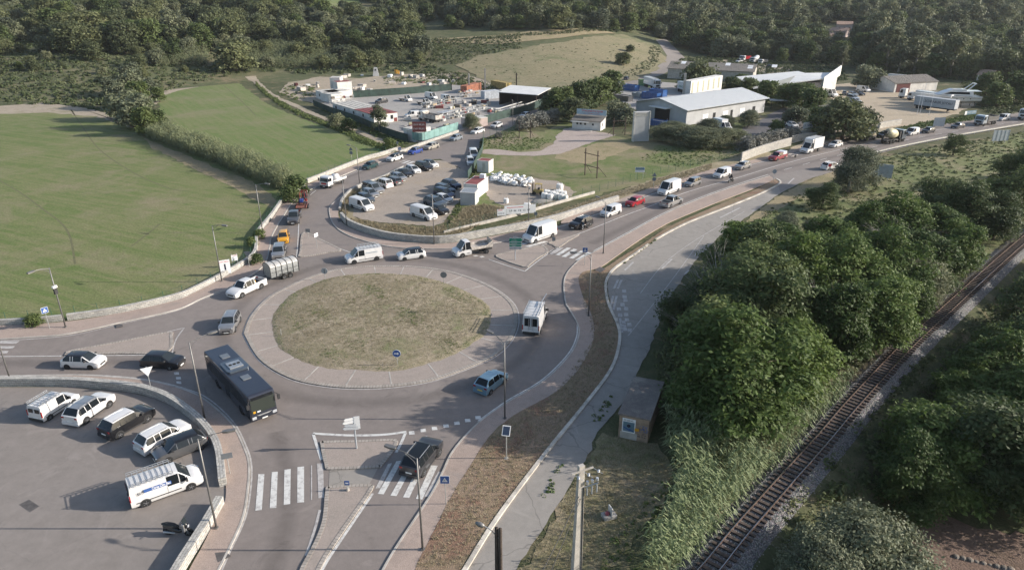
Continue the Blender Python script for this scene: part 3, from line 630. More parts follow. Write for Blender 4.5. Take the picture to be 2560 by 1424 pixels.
base_mat('plate_white', .5, (.75, .75, .72)); base_mat('plate_yellow', .5, (.7, .5, .08)); plain('alu', (.5, .51, .52), .4, .7)
base_mat('amber', .3, (.7, .22, .02))
MESH = {}
def wheel_parts(r, wd, dark):
    k = ('w', r, wd, dark)
    if k not in MESH:
        t = MB(); t.lathe([(r*.6, -wd/2), (r*.93, -wd/2), (r, -wd*.36), (r, wd*.36), (r*.93, wd/2), (r*.6, wd/2)], 20, 0, Matrix.Rotation(R(90), 4, 'X'))
        tm = t.mesh('tyre', 40); tm.materials.append(M_('tyre'))
        q = MB(); Mx = Matrix.Rotation(R(90), 4, 'X')
        q.lathe([(r*.62, -wd/2), (r*.56, -wd*.4), (.01, -wd*.34)], 20, 1, Mx)
        q.lathe([(.01, wd*.34), (r*.56, wd*.4), (r*.62, wd/2)], 20, 1, Mx)
        for s in (-1, 1):
            for a in range(5):
                an = 2*math.pi*a/5; d = Vector((math.cos(an), 0, math.sin(an)))
                q.bar(Vector((0, s*wd*.46, 0)), d*r*.6+Vector((0, s*wd*.48, 0)), r*.2, .02, 0)
            q.cyl((0, s*wd*.46, 0), r*.16, .05, 10, 'y', 0)
        rm = q.mesh('rim', 40); rm.materials.append(M_('rim_dark' if dark else 'rim')); rm.materials.append(M_('rim_dark'))
        MESH[k] = (tm, rm)
    return MESH[k]
def add_wheels(root, xs, half, r=.32, wd=.2, dark=False, dual=()):
    tm, rm = wheel_parts(r, wd, dark)
    for x in xs:
        for s in (1, -1):
            wy = half-wd/2+.02
            t = link('wheel', tm, None, root); t.location = (x, s*wy, r)
            link('rim', rm, None, t)
# body specification: lengths from the rear (x=0) to the front (x=L)
SPEC = dict(
 hatch=dict(L=3.95, W=1.72, H=1.47, clr=.19, belt=.95, nose=.72, hood=.92, x_cowl=3.08, x_rf=2.35, x_rr=.62, x_tail=.12, tailz=.98, cab=.74, wr=.3, dx=(.68, 3.12)),
 small=dict(L=3.6, W=1.63, H=1.49, clr=.18, belt=.97, nose=.74, hood=.94, x_cowl=2.85, x_rf=2.15, x_rr=.6, x_tail=.12, tailz=.98, cab=.74, wr=.29, dx=(.6, 2.88)),
 suv=dict(L=4.3, W=1.82, H=1.62, clr=.24, belt=1.06, nose=.88, hood=1.07, x_cowl=3.3, x_rf=2.55, x_rr=.55, x_tail=.1, tailz=1.08, cab=.76, wr=.35, dx=(.78, 3.4), clad=1, rails=1),
 estate=dict(L=4.5, W=1.78, H=1.48, clr=.18, belt=.95, nose=.7, hood=.91, x_cowl=3.35, x_rf=2.6, x_rr=.45, x_tail=.08, tailz=.98, cab=.74, wr=.31, dx=(.8, 3.5), rails=1),
 saloon=dict(L=4.4, W=1.76, H=1.42, clr=.17, belt=.9, nose=.6, hood=.84, x_cowl=3.1, x_rf=2.4, x_rr=1.25, x_tail=.6, tailz=.95, cab=.72, wr=.31, dx=(.85, 3.45)),
 mpv=dict(L=4.4, W=1.8, H=1.66, clr=.2, belt=1.0, nose=.7, hood=.95, x_cowl=3.45, x_rf=2.6, x_rr=.35, x_tail=.06, tailz=1.05, cab=.78, wr=.32, dx=(.72, 3.5)),
 smallvan=dict(L=4.35, W=1.82, H=1.82, clr=.2, belt=1.02, nose=.72, hood=.98, x_cowl=3.42, x_rf=2.75, x_rr=.08, x_tail=.0, tailz=1.08, cab=.86, wr=.32, dx=(.72, 3.48), van=1),
 midvan=dict(L=5.1, W=1.94, H=1.95, clr=.22, belt=1.08, nose=.78, hood=1.08, x_cowl=4.3, x_rf=3.5, x_rr=.1, x_tail=.0, tailz=1.1, cab=.87, wr=.34, dx=(.95, 4.15), van=1),
 bigvan=dict(L=5.8, W=2.04, H=2.5, clr=.24, belt=1.15, nose=.85, hood=1.18, x_cowl=5.05, x_rf=4.25, x_rr=.1, x_tail=.0, tailz=1.1, cab=.88, wr=.36, dx=(1.05, 4.85), van=1),
 pickup=dict(L=5.2, W=1.84, H=1.78, clr=.3, belt=1.1, nose=.82, hood=1.08, x_cowl=3.85, x_rf=3.25, x_rr=1.95, x_tail=1.75, tailz=1.12, cab=.76, wr=.38, dx=(1.0, 4.2), bed=1.72),
 vancab=dict(L=5.8, W=1.98, H=2.25, clr=.28, belt=1.12, nose=.82, hood=1.16, x_cowl=5.1, x_rf=4.35, x_rr=3.55, x_tail=3.5, tailz=1.15, cab=.84, wr=.36, dx=(1.1, 4.85), van=1, cabonly=3.5),
)
def body_meshes(k):
    if k in MESH: return MESH[k]
    S = SPEC[k]; L, W, H_, belt = S['L'], S['W']/2, S['H'], S['belt']
    tail0 = S['bed'] if S.get('bed') else S.get('cabonly', 0.0)
    xc, xf, xr, xt = S['x_cowl'], S['x_rf'], S['x_rr'], S['x_tail']
    # stations: x, top z, kind, width factor, sill raise
    st = [(tail0+.0, S['tailz']-.12 if not S.get('van') else H_-.25, .9), (tail0+.03, S['tailz'], .96)]
    mid = []
    cabs = [xf]; b1 = xf-1.02
    pil = []
    if S.get('van'):
        pil = [(xf-.95, 'end')]
    T_ = []
    def top(x):
        if x >= xc: 
            u = (x-xc)/(L-xc); return S['hood']+.03*(1-u)-(S['hood']-S['nose'])*u**3.8
        if x >= xf: return np.interp(x, [xf, xc], [H_-.03, S['hood']+.05])
        if x >= xr: return H_-.03*((2*(x-xr)/(xf-xr)-1)**2)
        if x >= xt: return np.interp(x, [xt, xr], [S['tailz']+.04, H_-.03])
        return np.interp(x, [0, max(xt, .01)], [S['tailz']-.02, S['tailz']+.03])
    X_ = sorted({round(v, 3) for v in [tail0, tail0+.03, xt, xr, xf, xc, xf-.06, (xc+xf)/2, L, L-.05, L-.16, L-.4, (xc+L)/2, xc+.12,
         xr+.07, (xf+xr)/2, xt+.04, (xt+xr)/2] if v >= tail0})
    # door pillars
    if S.get('van'): pills = [xf-.9]
    elif k == 'pickup': pills = [xf-.86]
    else: pills = [xf-.92, xr+.55] if xf-xr > 1.7 else [xf-.88]
    for p in pills: X_ += [round(p, 3), round(p-.055, 3)]
    X_ = sorted(set(X_))
    def width(x):
        f = 1.0
        if x > L-.45: f = 1-.11*((x-(L-.45))/.45)**2.5
        if tail0 == 0 and x < .3 and not S.get('van'): f = 1-.1*((.3-x)/.3)**2
        return W*f
    rows = []
    for x in X_:
        w_ = width(x); t_ = top(x); c_ = S['clr']
        endf = 1 if L-.17 < x else 0
        if x >= L-.001: z0 = c_+.1
        else: z0 = c_
        bz = min(belt, t_-.03)
        up = max(0, t_-belt)                       # cabin height above the belt here
        cabf = S['cab']+(1-S['cab'])*(1-min(1, up/(H_-belt)))*.75
        wr_ = w_*cabf
        r4z = t_-.05 if up > .15 else t_-.015
        if up <= .1: wr_ = w_*.9
        rows.append([(w_*.9, z0), (w_*.985, z0+.13), (w_, (z0+bz)/2+.03), (w_*.975, bz), (wr_, r4z), (wr_*.86, t_), (wr_*.45, t_+.015), (0, t_+.02)])
    nR = len(rows[0])
    verts = []
    for x, rw in zip(X_, rows):
        for (y, z) in rw: verts.append((x, y, z))
        for (y, z) in rw[:-1]: verts.append((x, -y, z))
    per = nR*2-1
    def vi(i, j, s): return i*per+(j if s > 0 or j == nR-1 else nR+j)
    roofm = []
    body, cuts = MB(), {'windscreen': [], 'rear_window': [], 'side_window': []}
    bf = []
    def incab(a, b): return a >= xr-.001 and b <= xf+.001
    for i in range(len(X_)-1):
        a, b = X_[i], X_[i+1]
        for j in range(nR-1):
            for s in (1, -1):
                f = (vi(i, j, s), vi(i+1, j, s), vi(i+1, j+1, s), vi(i, j+1, s))
                if s < 0: f = f[::-1]
                g = None
                if j == 3:
                    if any(abs(a-(p-.055)) < .002 for p in pills) or abs(b-xf) < .002 and abs(a-(xf-.06)) < .002: g = None
                    elif S.get('van'):
                        if a >= pills[0]-.001 and b <= xc-.1: g = 'side_window'
                    elif a >= xr-.001 and b <= xc+.001: g = 'side_window'
                    elif k != 'pickup' and a >= (xr+xt)/2-.05 and b <= xr+.001: g = 'side_window'
                    elif k in ('estate', 'mpv', 'saloon') and a >= xr-.001 and b <= xf: g = 'side_window'
                if j >= 5 and a >= xf-.001 and b <= xc+.001: g = 'windscreen'
                if j >= 5 and not S.get('van') and a >= xt-.001 and b <= xr+.001: g = 'rear_window'
                if g: cuts[g].append((f, s))
                else:
                    bf.append(f)
                    if j >= 4 and a >= xr-.001 and b <= xf+.001: roofm.append(len(bf)-1)
    # caps
    for i, flip in ((0, False), (len(X_)-1, True)):
        ring = [vi(i, j, 1) for j in range(nR)]+[vi(i, j, -1) for j in range(nR-2, -1, -1)]
        bf.append(tuple(ring[::-1] if flip is False else ring)[::-1])
    bf.append(None)
    bf = [f for f in bf if f]
    for i in range(len(X_)-1): bf.append((vi(i, 0, -1), vi(i+1, 0, -1), vi(i+1, 0, 1), vi(i, 0, 1)))
    me = bpy.data.meshes.new('body'); me.from_pydata(verts, [], bf)
    mi = [0]*len(bf)
    for q in roofm: mi[q] = 1
    me.polygons.foreach_set('material_index', mi)
    bm = bmesh.new(); bm.from_mesh(me); bmesh.ops.delete(bm, geom=[v for v in bm.verts if not v.link_faces], context='VERTS')
    bmesh.ops.recalc_face_normals(bm, faces=bm.faces); bm.to_mesh(me); bm.free()
    me.polygons.foreach_set('use_smooth', [True]*len(me.polygons)); me.set_sharp_from_angle(angle=R(38)); me.materials.append(M_('paint_white')); me.materials.append(M_('paint_white'))
    out = {'body': me}
    V = np.array(verts); C_ = np.array([L/2, 0, .8])
    for nm, fl in cuts.items():
        if not fl: continue
        for side in ((1, -1) if nm == 'side_window' else (0,)):
            fs = [f for f, s in fl if side == 0 or s == side]
            if not fs: continue
            gm = bpy.data.meshes.new(nm); gm.from_pydata([tuple(v) for v in V], [], fs)
            bm = bmesh.new(); bm.from_mesh(gm); bmesh.ops.delete(bm, geom=[v for v in bm.verts if not v.link_faces], context='VERTS'); bmesh.ops.recalc_face_normals(bm, faces=bm.faces)
            bm.to_mesh(gm); bm.free(); gm.materials.append(M_('glass_dark' if nm != 'windscreen' else 'glass_clear'))
            gm.polygons.foreach_set('use_smooth', [True]*len(gm.polygons))
            out[nm+('' if side == 0 else ('l' if side > 0 else 'r'))] = gm
    def reg(key, mb, mat, smooth=False):
        m = mb.mesh(key, smooth); m.materials.append(M_(mat)); out[key] = m
    # wheel arches
    b = MB(); b.cyl((0, 0, 0), S['wr']*1.12, .235, 20, 'y'); reg('wheel_arch', b, 'trim')
    b = MB(); b.box((tail0+.25, -W*.86, S['clr']-.08), (L-.3, W*.86, S['clr']+.05)); reg('underside', b, 'trim')
    b = MB()
    b.box((L-.06, -W*.5, S['clr']+.18), (L+.012, W*.5, S['clr']+.36)); reg('grille', b, 'trim')
    for sd, nm in ((1, 'hl'), (-1, 'hr')):
        b = MB(); zz = top(L-.1)-.1
        Mx = Matrix.Translation((L-.13, sd*W*.66, zz-.02)) @ Matrix.Rotation(R(-24*sd), 4, 'Z')
        b.box((-.12, -.17, -.07), (.1, .17, .075), 0, Mx); reg(nm, b, 'lamp_glass')
    tx = tail0 if not S.get('bed') else 0
    if not S.get('cabonly'):
        for sd, nm in ((1, 'tl'), (-1, 'tr')):
            b = MB(); zb = S['tailz']
            if S.get('van'): b.box((-.02, sd*W*.93-.06, zb-.35), (.06, sd*W*.93+.06, zb+.25))
            else: b.box((tx-.015, sd*W*.74-.13, zb-.2), (tx+.12, sd*W*.74+.13, zb-.04))
            reg(nm, b, 'tail_glass')
        b = MB(); b.box((tx-.03, -.26, S['clr']+.32), (tx+.01, .26, S['clr']+.43)); reg('pr', b, 'plate_white')
        if S.get('van'):
            b = MB()
            for sd in (1, -1): b.box((-.012, min(sd*.1, sd*W*.72), belt+.1), (.03, max(sd*.1, sd*W*.72), H_-.3))
            reg('back_glass', b, 'glass_dark')
        b = MB(); b.box((tx-.05, -W*.93, S['clr']+.02), (tx+.1, W*.93, S['clr']+.28)); reg('rear_bumper', b, 'trim' if (S.get('van') or S.get('clad')) else 'paint_white')
    b = MB(); b.box((L-.02, -.26, S['clr']+.06), (L+.03, .26, S['clr']+.17)); reg('pf', b, 'plate_white')
    for sd, nm in ((1, 'ml'), (-1, 'mr')):
        b = MB(); e = .26 if S.get('van') else .2; hh = .24 if S.get('van') else .13
        b.box((xc-.42, min(sd*W*.93, sd*(W+e)), belt+.03), (xc-.28, max(sd*W*.93, sd*(W+e)), belt+.03+hh)); reg(nm, b, 'trim')
    if S.get('clad'):
        b = MB()
        for s in (1, -1): b.box((.35, s*(W-.02)-.02, S['clr']), (L-.5, s*(W-.02)+.02, S['clr']+.14))
        reg('sill', b, 'trim')
    if S.get('rails'):
        for s in (1, -1):
            b = MB(); b.bar((xr+.15, s*W*S['cab']*.86, H_+.02), (xf-.15, s*W*S['cab']*.86, H_+.02), .04); reg('rail%d' % s, b, 'alu')
    if S.get('van'):
        b = MB()
        for s in (1, -1):
            b.box((.35 if tail0 == 0 else tail0+.2, s*(W-.005)-.012, S['clr']+.3), (L-1.6, s*(W-.005)+.012, S['clr']+.38)); b.box((xf-.93, s*(W+.001)-.006, .45), (xf-.915, s*(W+.001)+.006, belt))
        reg('side_moulding', b, 'trim')
    if S.get('bed'):
        b = MB(); z1 = S['belt']+.02; z0 = S['clr']; t_ = .06
        b.box((0, -W, z0), (S['bed'], -W+t_, z1)); b.box((0, W-t_, z0), (S['bed'], W, z1)); b.box((0, -W+t_, z0), (t_, W-t_, z1)); b.box((S['bed']-t_, -W+t_, z0), (S['bed'], W-t_, z1))
        reg('bed', b, 'paint_white')
        b = MB(); b.box((t_, -W+t_, z0+.2), (S['bed']-t_, W-t_, z0+.28)); reg('bed_floor', b, 'trim')
        b = MB()
        for s in (1, -1):
            b.box((xr-.02+.15, s*W*.8-.006, belt+.07), (xr+.0, s*W*.8+.006, belt+.08))
        b.box((S['x_tail']-.0, -W*.6, belt+.12), (S['x_tail']+.03, W*.6, belt+.5)); reg('cab_back_glass', b, 'glass_dark')
    MESH[k] = out; return out
NAMES = {'windscreen': 'windscreen', 'rear_window': 'rear_window', 'side_windowl': 'side_window', 'side_windowr': 'side_window', 'hl': 'headlight', 'hr': 'headlight', 'tl': 'tail_light', 'tr': 'tail_light', 'pr': 'number_plate', 'pf': 'number_plate', 'ml': 'door_mirror', 'mr': 'door_mirror', 'back_glass': 'rear_window', 'cab_back_glass': 'rear_window', 'bed': 'load_bed', 'rail1': 'roof_rail', 'rail-1': 'roof_rail'}
PAINTED = ('body', 'bed')
def vehicle(name, k, col, at, toward, label, cat='car', group=None, scale=1.0, roof=None, dark_rims=False, no_parts=(), plate=None, clad=False, z=0.0):
    c = P(*at); f = P(at[0]+toward[0], at[1]+toward[1]); d = f-c; rz = math.atan2(d.y, d.x)
    S = SPEC[k]; root = empty(name, (c.x, c.y, z), rz, label, cat, group); root.scale = (scale,)*3
    off = S['L']/2
    for key, me in body_meshes(k).items():
        if key in no_parts: continue
        if key == 'wheel_arch':
            for x in S['dx']:
                for s_ in (1, -1): link(key, me, None, root).location = (x-off, s_*(S['W']/2-.11), S['wr']*1.03)
            continue
        o = link(NAMES.get(key, key), me, None, root); o.location = (-off, 0, 0)
        if key in PAINTED or (key == 'rear_bumper' and not S.get('van') and not clad):
            o.material_slots[0].link = 'OBJECT'; o.material_slots[0].material = M_('paint_'+col)
            if len(o.material_slots) > 1: o.material_slots[1].link = 'OBJECT'; o.material_slots[1].material = M_(roof or 'paint_'+col)
        if key == 'pr' and plate: o.material_slots[0].link = 'OBJECT'; o.material_slots[0].material = M_(plate)
    tm, rm = wheel_parts(S['wr'], .22, dark_rims)
    for x in S['dx']:
        for s in (1, -1):
            t = link('wheel', tm, None, root); t.location = (x-off, s*(S['W']/2-.09), S['wr']); link('rim', rm, None, t)
    return root
def rack(root, k, n=7, slats=True):
    S = SPEC[k]; W = S['W']/2*S['cab']; off = S['L']/2; z = S['H']+.14; x0, x1 = S['x_rr']-off+.1, S['x_rf']-off-.35
    b = MB()
    for s in (1, -1):
        b.bar((x0, s*W, z), (x1, s*W, z), .045); b.bar((x0, s*W, z+.16), (x1, s*W, z+.16), .035)
    for i in range(n+1):
        x = x0+(x1-x0)*i/n
        b.bar((x, -W, z), (x, W, z), .04)
        for s in (1, -1): b.bar((x, s*W, z-.14), (x, s*W, z+.16), .03)
    b.build('roof_rack', 'alu', root)
def g1(x, y): return (x, y)
QE = 'queue of vehicles on the main road'
V = vehicle
# roundabout and arms
V('hatchback_car', 'hatch', 'white', (213, 914), (100, 3), 'white hatchback with a black roof driving in along the left arm', roof='paint_black', dark_rims=True)
V('hatchback_car', 'hatch', 'black', (410, 914), (100, 6), 'glossy black hatchback waiting behind the triangular give way sign', scale=1.02)
V('suv_car', 'suv', 'silver', (577, 818), (-24, 46), 'small silver SUV facing the camera, left of the roundabout island', scale=.95, dark_rims=False)
pk = V('pickup_truck', 'pickup', 'white', (618, 730), (-70, 33), 'white pickup towing the grey livestock trailer', 'pickup')
MB().box((-.3-.9, .1, .75), (-.0-.9, .5, 1.3)).build('yellow_load', 'paint_yellow', pk, bevel=.08)
V('suv_car', 'suv', 'silver', (699, 640), (-8, 34), 'silver SUV directly behind the livestock trailer, in front of the yellow car', scale=1.0)
V('small_car', 'small', 'yellow', (710, 602), (-5, 34), 'small bright yellow car in the queue beside the meadow wall')
pk2 = V('pickup_truck', 'pickup', 'grey', (737, 552), (-14, 40), 'grey pickup towing the loaded plant trailer', 'pickup')
V('hatchback_car', 'small', 'teal', (926, 421), (-60, 20), 'dark teal hatchback behind the white lorry on the side road')
V('hatchback_car', 'hatch', 'white', (987, 401), (-60, 18), 'white hatchback with black roof before the blue car on the side road', roof='paint_black', dark_rims=True)
V('small_car', 'small', 'blue', (1038, 384), (-60, 17), 'bright blue small car with pale roof on the side road', roof='paint_pale_blue')
V('hatchback_car', 'hatch', 'beige', (1079, 372), (-60, 17), 'beige hatchback between the blue car and the turquoise fence')
V('hatchback_car', 'small', 'pale_blue', (1140, 351), (-60, 17), 'blue grey small car level with the end of the turquoise fence')
V('hatchback_car', 'estate', 'white', (1194, 333), (-60, 17), 'white car passing the gateway of the storage yard', scale=.95)
V('hatchback_car', 'hatch', 'white', (1241, 319), (-60, 17), 'white hatchback in front of the green screen fence')
V('hatchback_car', 'hatch', 'pale_blue', (1312, 293), (-60, 18), 'pale blue car half hidden by the grey shrub beside the side road')
V('estate_car', 'estate', 'white', (1176, 410), (14, 40), 'white estate seen from behind, parked by the green fence')
v = V('small_van', 'smallvan', 'white', (1184, 393), (14, 40), 'small white van parked ahead of the white estate by the green fence', 'van')
V('hatchback_car', 'small', 'light_blue', (1228, 966), (40, -31), 'light blue hatchback going round the near side of the roundabout', plate='plate_yellow', scale=1.04)
V('suv_car', 'suv', 'dark_grey', (1056, 1156), (52, -66), 'dark grey SUV with panoramic roof crossing the near zebra crossing', roof='glass_dark', scale=1.05)
bv = V('large_van', 'bigvan', 'white', (1338, 812), (26, -62), 'tall white van with roof ladders seen from behind, right of the roundabout island', 'van', scale=.97)
rack(bv, 'bigvan', 5); MB().bar((-.3, -.5, 2.72), (3.1, -.78, 2.78), .09, .07).build('ladder', 'alu', bv)
b = MB()
for y in (-.2, .25): b.bar((-2.95, y, .7), (-2.93, y, 2.4), .04)
for i in range(6): b.bar((-2.95, -.2, .9+i*.28), (-2.95, .25, .9+i*.28), .03)
b.build('rear_ladder', 'alu', bv)
# south west car park
kv = V('small_van', 'smallvan', 'white', (141, 1026), (60, -38), 'small white van with a black roof rack, first in the near car park row', 'van', group=None, scale=.93); rack(kv, 'smallvan', 6)
V('suv_car', 'suv', 'white', (228, 1034), (60, -42), 'white SUV with silver roof, second in the near car park row', roof='paint_silver', scale=1.03)
V('suv_car', 'suv', 'black', (322, 1067), (60, -34), 'black SUV with white roof in the near car park', roof='paint_white', scale=1.03)
V('suv_car', 'suv', 'white', (411, 1105), (60, -32), 'all white SUV between the two dark cars in the near car park')
V('hatchback_car', 'hatch', 'grey', (452, 1131), (-60, 24), 'dark grey hatchback squeezed behind the branded van', roof='paint_black', scale=1.04)
tv = V('branded_van', 'midvan', 'white', (418, 1228), (70, -25), 'white van with blue writing and aluminium roof rack in the near car park', 'van'); rack(tv, 'midvan', 8)
base_mat('sign_blue', .5, (.045, .11, .32)); base_mat('ink', .6, (.015, .018, .04)); base_mat('sign_white', .45, (.78, .78, .78)); base_mat('sign_red', .5, (.55, .05, .06)); base_mat('sign_green', .5, (.0, .2, .13)); base_mat('sign_grey', .5, (.33, .35, .37)); base_mat('sign_back', .5, (.22, .24, .26), .5)
MB().box((-1.55, -.9885, 1.28), (.35, -.978, 1.56)).build('logo_panel', 'sign_blue', tv)
text('Corse Clim Elec', .3, 'lettering', 'sign_white', tv, (-.35, -.99, 1.42), (R(90), 0, 0), .006, 1.3)
text('~~~~', .34, 'emblem', 'ink', tv, (-1.78, -.985, 1.34), (R(90), 0, R(0)), .012, .42)
# parked rows of the lot
RW = 'cars parked in the two rows of the lot'
V('large_white_van', 'midvan', 'white', (905, 522), (60, 20), 'white van at the near left end of the parking lot', 'van', scale=.98)
V('hatchback_car', 'hatch', 'slate', (914, 503), (60, 22), 'dark slate car just behind the left white van', 'car', RW)
V('hatchback_car', 'hatch', 'silver', (926, 491), (60, 22), 'silver hatchback between the slate car and the silver pickup', 'car', RW)
c_ = V('pickup_truck', 'pickup', 'silver', (934, 480), (60, 22), 'silver pickup with a black canopy in the left row', 'pickup', RW)
MB().prism([(-2.55, -.8), (-.85, -.8), (-.85, .8), (-2.55, .8)], 1.12, 1.72).build('canopy', 'paint_black', c_, bevel=.12)
V('people_carrier', 'mpv', 'white', (959, 466), (-60, -20), 'white people carrier showing its rear window in the left row', 'car', RW)
V('estate_car', 'estate', 'grey', (983, 459), (-60, -20), 'grey estate parked beside the white people carrier', 'car', RW)
V('hatchback_car', 'hatch', 'silver', (997, 450), (60, 20), 'silver hatchback between the grey estate and black saloon', 'car', RW)
V('saloon_car', 'saloon', 'black', (1011, 439), (60, 20), 'black saloon in the left row of the lot', 'car', RW)
V('hatchback_car', 'hatch', 'white', (1033, 431), (60, 22), 'plain white hatchback between the two black cars of the lot', 'car', RW)
V('people_carrier', 'mpv', 'black', (1060, 424), (60, 18), 'black people carrier near the far end of the left row', 'car', RW)
V('hatchback_car', 'hatch', 'white', (1076, 417), (60, 16), 'white car with a black roof at the far end of the left row', 'car', RW, roof='paint_black')
V('suv_car', 'suv', 'navy', (1128, 470), (60, 18), 'dark navy SUV farthest in the right row', 'car', RW)
V('estate_car', 'estate', 'slate', (1112, 480), (60, 18), 'slate blue estate second from the far end of the right row', 'car', RW)
V('people_carrier', 'mpv', 'navy', (1111, 492), (60, 18), 'navy people carrier in the middle of the right row', 'car', RW)
V('hatchback_car', 'small', 'white', (1109, 505), (60, 18), 'white hatchback among dark cars of the right row', 'car', RW)
V('suv_car', 'suv', 'slate', (1088, 515), (60, 18), 'slate grey SUV with roof rails in the right row', 'car', RW, scale=1.05)
V('hatchback_car', 'hatch', 'black', (1097, 532), (60, 20), 'black hatchback behind the near white van of the right row', 'car', RW)
V('white_van', 'midvan', 'white', (1060, 544), (60, 20), 'white van with black side rail at the near end of the right row', 'van')
# main road queue, from the roundabout outwards
jv = V('medium_van', 'midvan', 'white', (910, 651), (-80, 13), 'white van with roof rack and blue stripe, above the roundabout island', 'van', QE, dark_rims=True); rack(jv, 'midvan', 6)
MB().box((-1.8, .9785, 1.38), (-.1, .984, 1.45)).build('stripe', 'paint_light_blue', jv)
V('hatchback_car', 'hatch', 'white', (1028, 645), (-80, 11), 'white hatchback with black roof just behind the racked white van', 'car', QE, roof='paint_black', dark_rims=True)
mv = V('large_van', 'bigvan', 'white', (1349, 597), (-70, 24), 'tall white van passing the green direction sign', 'van', QE)
V('suv_car', 'suv', 'black', (1452, 567), (-60, 22), 'black SUV beside the passing motorcyclist', 'car', QE)
V('small_van', 'smallvan', 'white', (1526, 537), (-60, 22), 'small white van between the black SUV and the red car', 'van', QE, scale=.93)
V('hatchback_car', 'hatch', 'red', (1587, 512), (-60, 22), 'bright red hatchback in the queue', 'car', QE)
V('large_van', 'bigvan', 'white', (1672, 482), (-60, 23), 'tall white van behind the bright red hatchback', 'van', QE, scale=.95)
sp = V('pickup_truck', 'pickup', 'silver', (1678, 513), (60, -24), 'silver pickup driving away from the roundabout', 'pickup')
V('people_carrier', 'mpv', 'silver', (1731, 463), (-60, 22), 'silver people carrier behind the tall white van', 'car', QE, scale=.9)
V('small_van', 'smallvan', 'white', (1804, 442), (-60, 21), 'small white van level with the lone motorcyclist', 'van', QE)
V('suv_car', 'suv', 'silver', (1856, 422), (-60, 19), 'silver SUV below the end of the pale retaining wall', 'car', QE, scale=.95)
rp = V('pickup_truck', 'pickup', 'coral_red', (1943, 399), (-60, 18), 'red pickup with white canopy pulling an empty trailer', 'pickup', QE)
MB().prism([(-2.55, -.8), (-.85, -.8), (-.85, .8), (-2.55, .8)], 1.12, 1.75).build('canopy', 'paint_white', rp, bevel=.12)
V('saloon_car', 'hatch', 'white', (2088, 367), (-60, 15), 'white car behind the white box lorry', 'car', QE)
V('suv_car', 'mpv', 'black', (2168, 350), (-60, 13), 'black people carrier ahead of the concrete mixer', 'car', QE, scale=1.1)
V('hatchback_car', 'hatch', 'dark_grey', (2208, 343), (-60, 13), 'dark car partly hidden behind the concrete mixer', 'car', QE)
V('small_van', 'smallvan', 'white', (2278, 337), (-60, 13), 'small white van just beyond the concrete mixer', 'van', QE)
V('hatchback_car', 'hatch', 'dark_grey', (2320, 332), (-60, 12), 'dark grey hatchback farther along the queue', 'car', QE)
V('saloon_car', 'saloon', 'dark_grey', (2394, 320), (-60, 11), 'dark saloon in front of the grey tipper lorry', 'car', QE)
V('small_van', 'smallvan', 'white', (2506, 301), (-60, 11), 'small white van between the grey tipper and the white lorry at right edge', 'van', QE)
V('suv_car', 'suv', 'white', (2076, 423), (60, -9), 'white car waiting at the junction behind the grey green tree')
# yards
V('small_van', 'smallvan', 'white', (1031, 293), (-60, 5), 'small white van parked beside the pipe racks of the storage yard', 'van')
V('large_van', 'bigvan', 'white', (1078, 247), (60, 10), 'tall white van at the back of the storage yard', 'van', scale=.85)
V('medium_van', 'midvan', 'white', (1116, 252), (60, 18), 'white van facing right in the back of the storage yard', 'van')
V('hatchback_car', 'suv', 'dark_grey', (954, 258), (-60, 10), 'dark car behind the long cabin in the storage yard')
V('hatchback_car', 'hatch', 'white', (1549, 209), (-40, -22), 'white car on the far side road beside the dark one')
V('hatchback_car', 'hatch', 'navy', (1566, 200), (40, -22), 'dark blue car on the far side road')
V('van', 'midvan', 'white', (1979, 311), (60, 22), 'white van parked on the dark service yard', 'van', scale=.95)
V('hatchback_car', 'hatch', 'white', (1980, 318), (60, 20), 'white hatchback parked in front of the service yard van')
V('hatchback_car', 'small', 'grey', (2110, 237), (-10, 40), 'small grey car parked near the bushes of the boat yard', scale=.9)
V('hatchback_car', 'hatch', 'pale_blue', (2131, 240), (60, 12), 'blue grey car in the cluster parked on the boat yard')
V('hatchback_car', 'estate', 'dark_grey', (2147, 238), (60, 12), 'dark estate in the cluster parked on the boat yard')
V('people_carrier', 'mpv', 'pale_blue', (2131, 249), (60, 10), 'pale blue people carrier in the cluster parked on the boat yard')
V('hatchback_car', 'hatch', 'white', (2138, 257), (60, 12), 'white hatchback nearest the large dark tree on the boat yard')
V('large_van', 'bigvan', 'white', (2072, 241), (60, 10), 'long white van parked below the pale company building', 'van', scale=1.05)
V('tow_van', 'midvan', 'white', (2158, 229), (60, 10), 'white recovery vehicle parked in front of the grey green bush', 'van')
# ================================================================ bus, lorries, trailers, two wheelers, people
def place(name, at, toward, label, cat, group=None, z=0.0, scale=1.0):
    c = P(*at); f = P(at[0]+toward[0], at[1]+toward[1]); d = f-c
    r = empty(name, (c.x, c.y, z), math.atan2(d.y, d.x), label, cat, group); r.scale = (scale,)*3; return r
def profile(b, prof, y0, y1, mi=0):
    "extrude an x,z outline across y"
    n = len(prof); vs = [(x, y0, z) for x, z in prof]+[(x, y1, z) for x, z in prof]
    b.add(vs, [tuple(range(n))[::-1], tuple(range(n, 2*n))]+[(i, (i+1) % n, n+(i+1) % n, n+i) for i in range(n)], mi); return b
def fixn(o):
    bm = bmesh.new(); bm.from_mesh(o.data); bmesh.ops.recalc_face_normals(bm, faces=bm.faces); bm.to_mesh(o.data); bm.free(); return o
def put_wheels(root, xs, half, r=.48, wd=.28, dark=False):
    tm, rm = wheel_parts(r, wd, dark)
    for x in xs:
        for s in (1, -1):
            t = link('wheel', tm, None, root); t.location = (x, s*(half-wd/2), r); link('rim', rm, None, t)
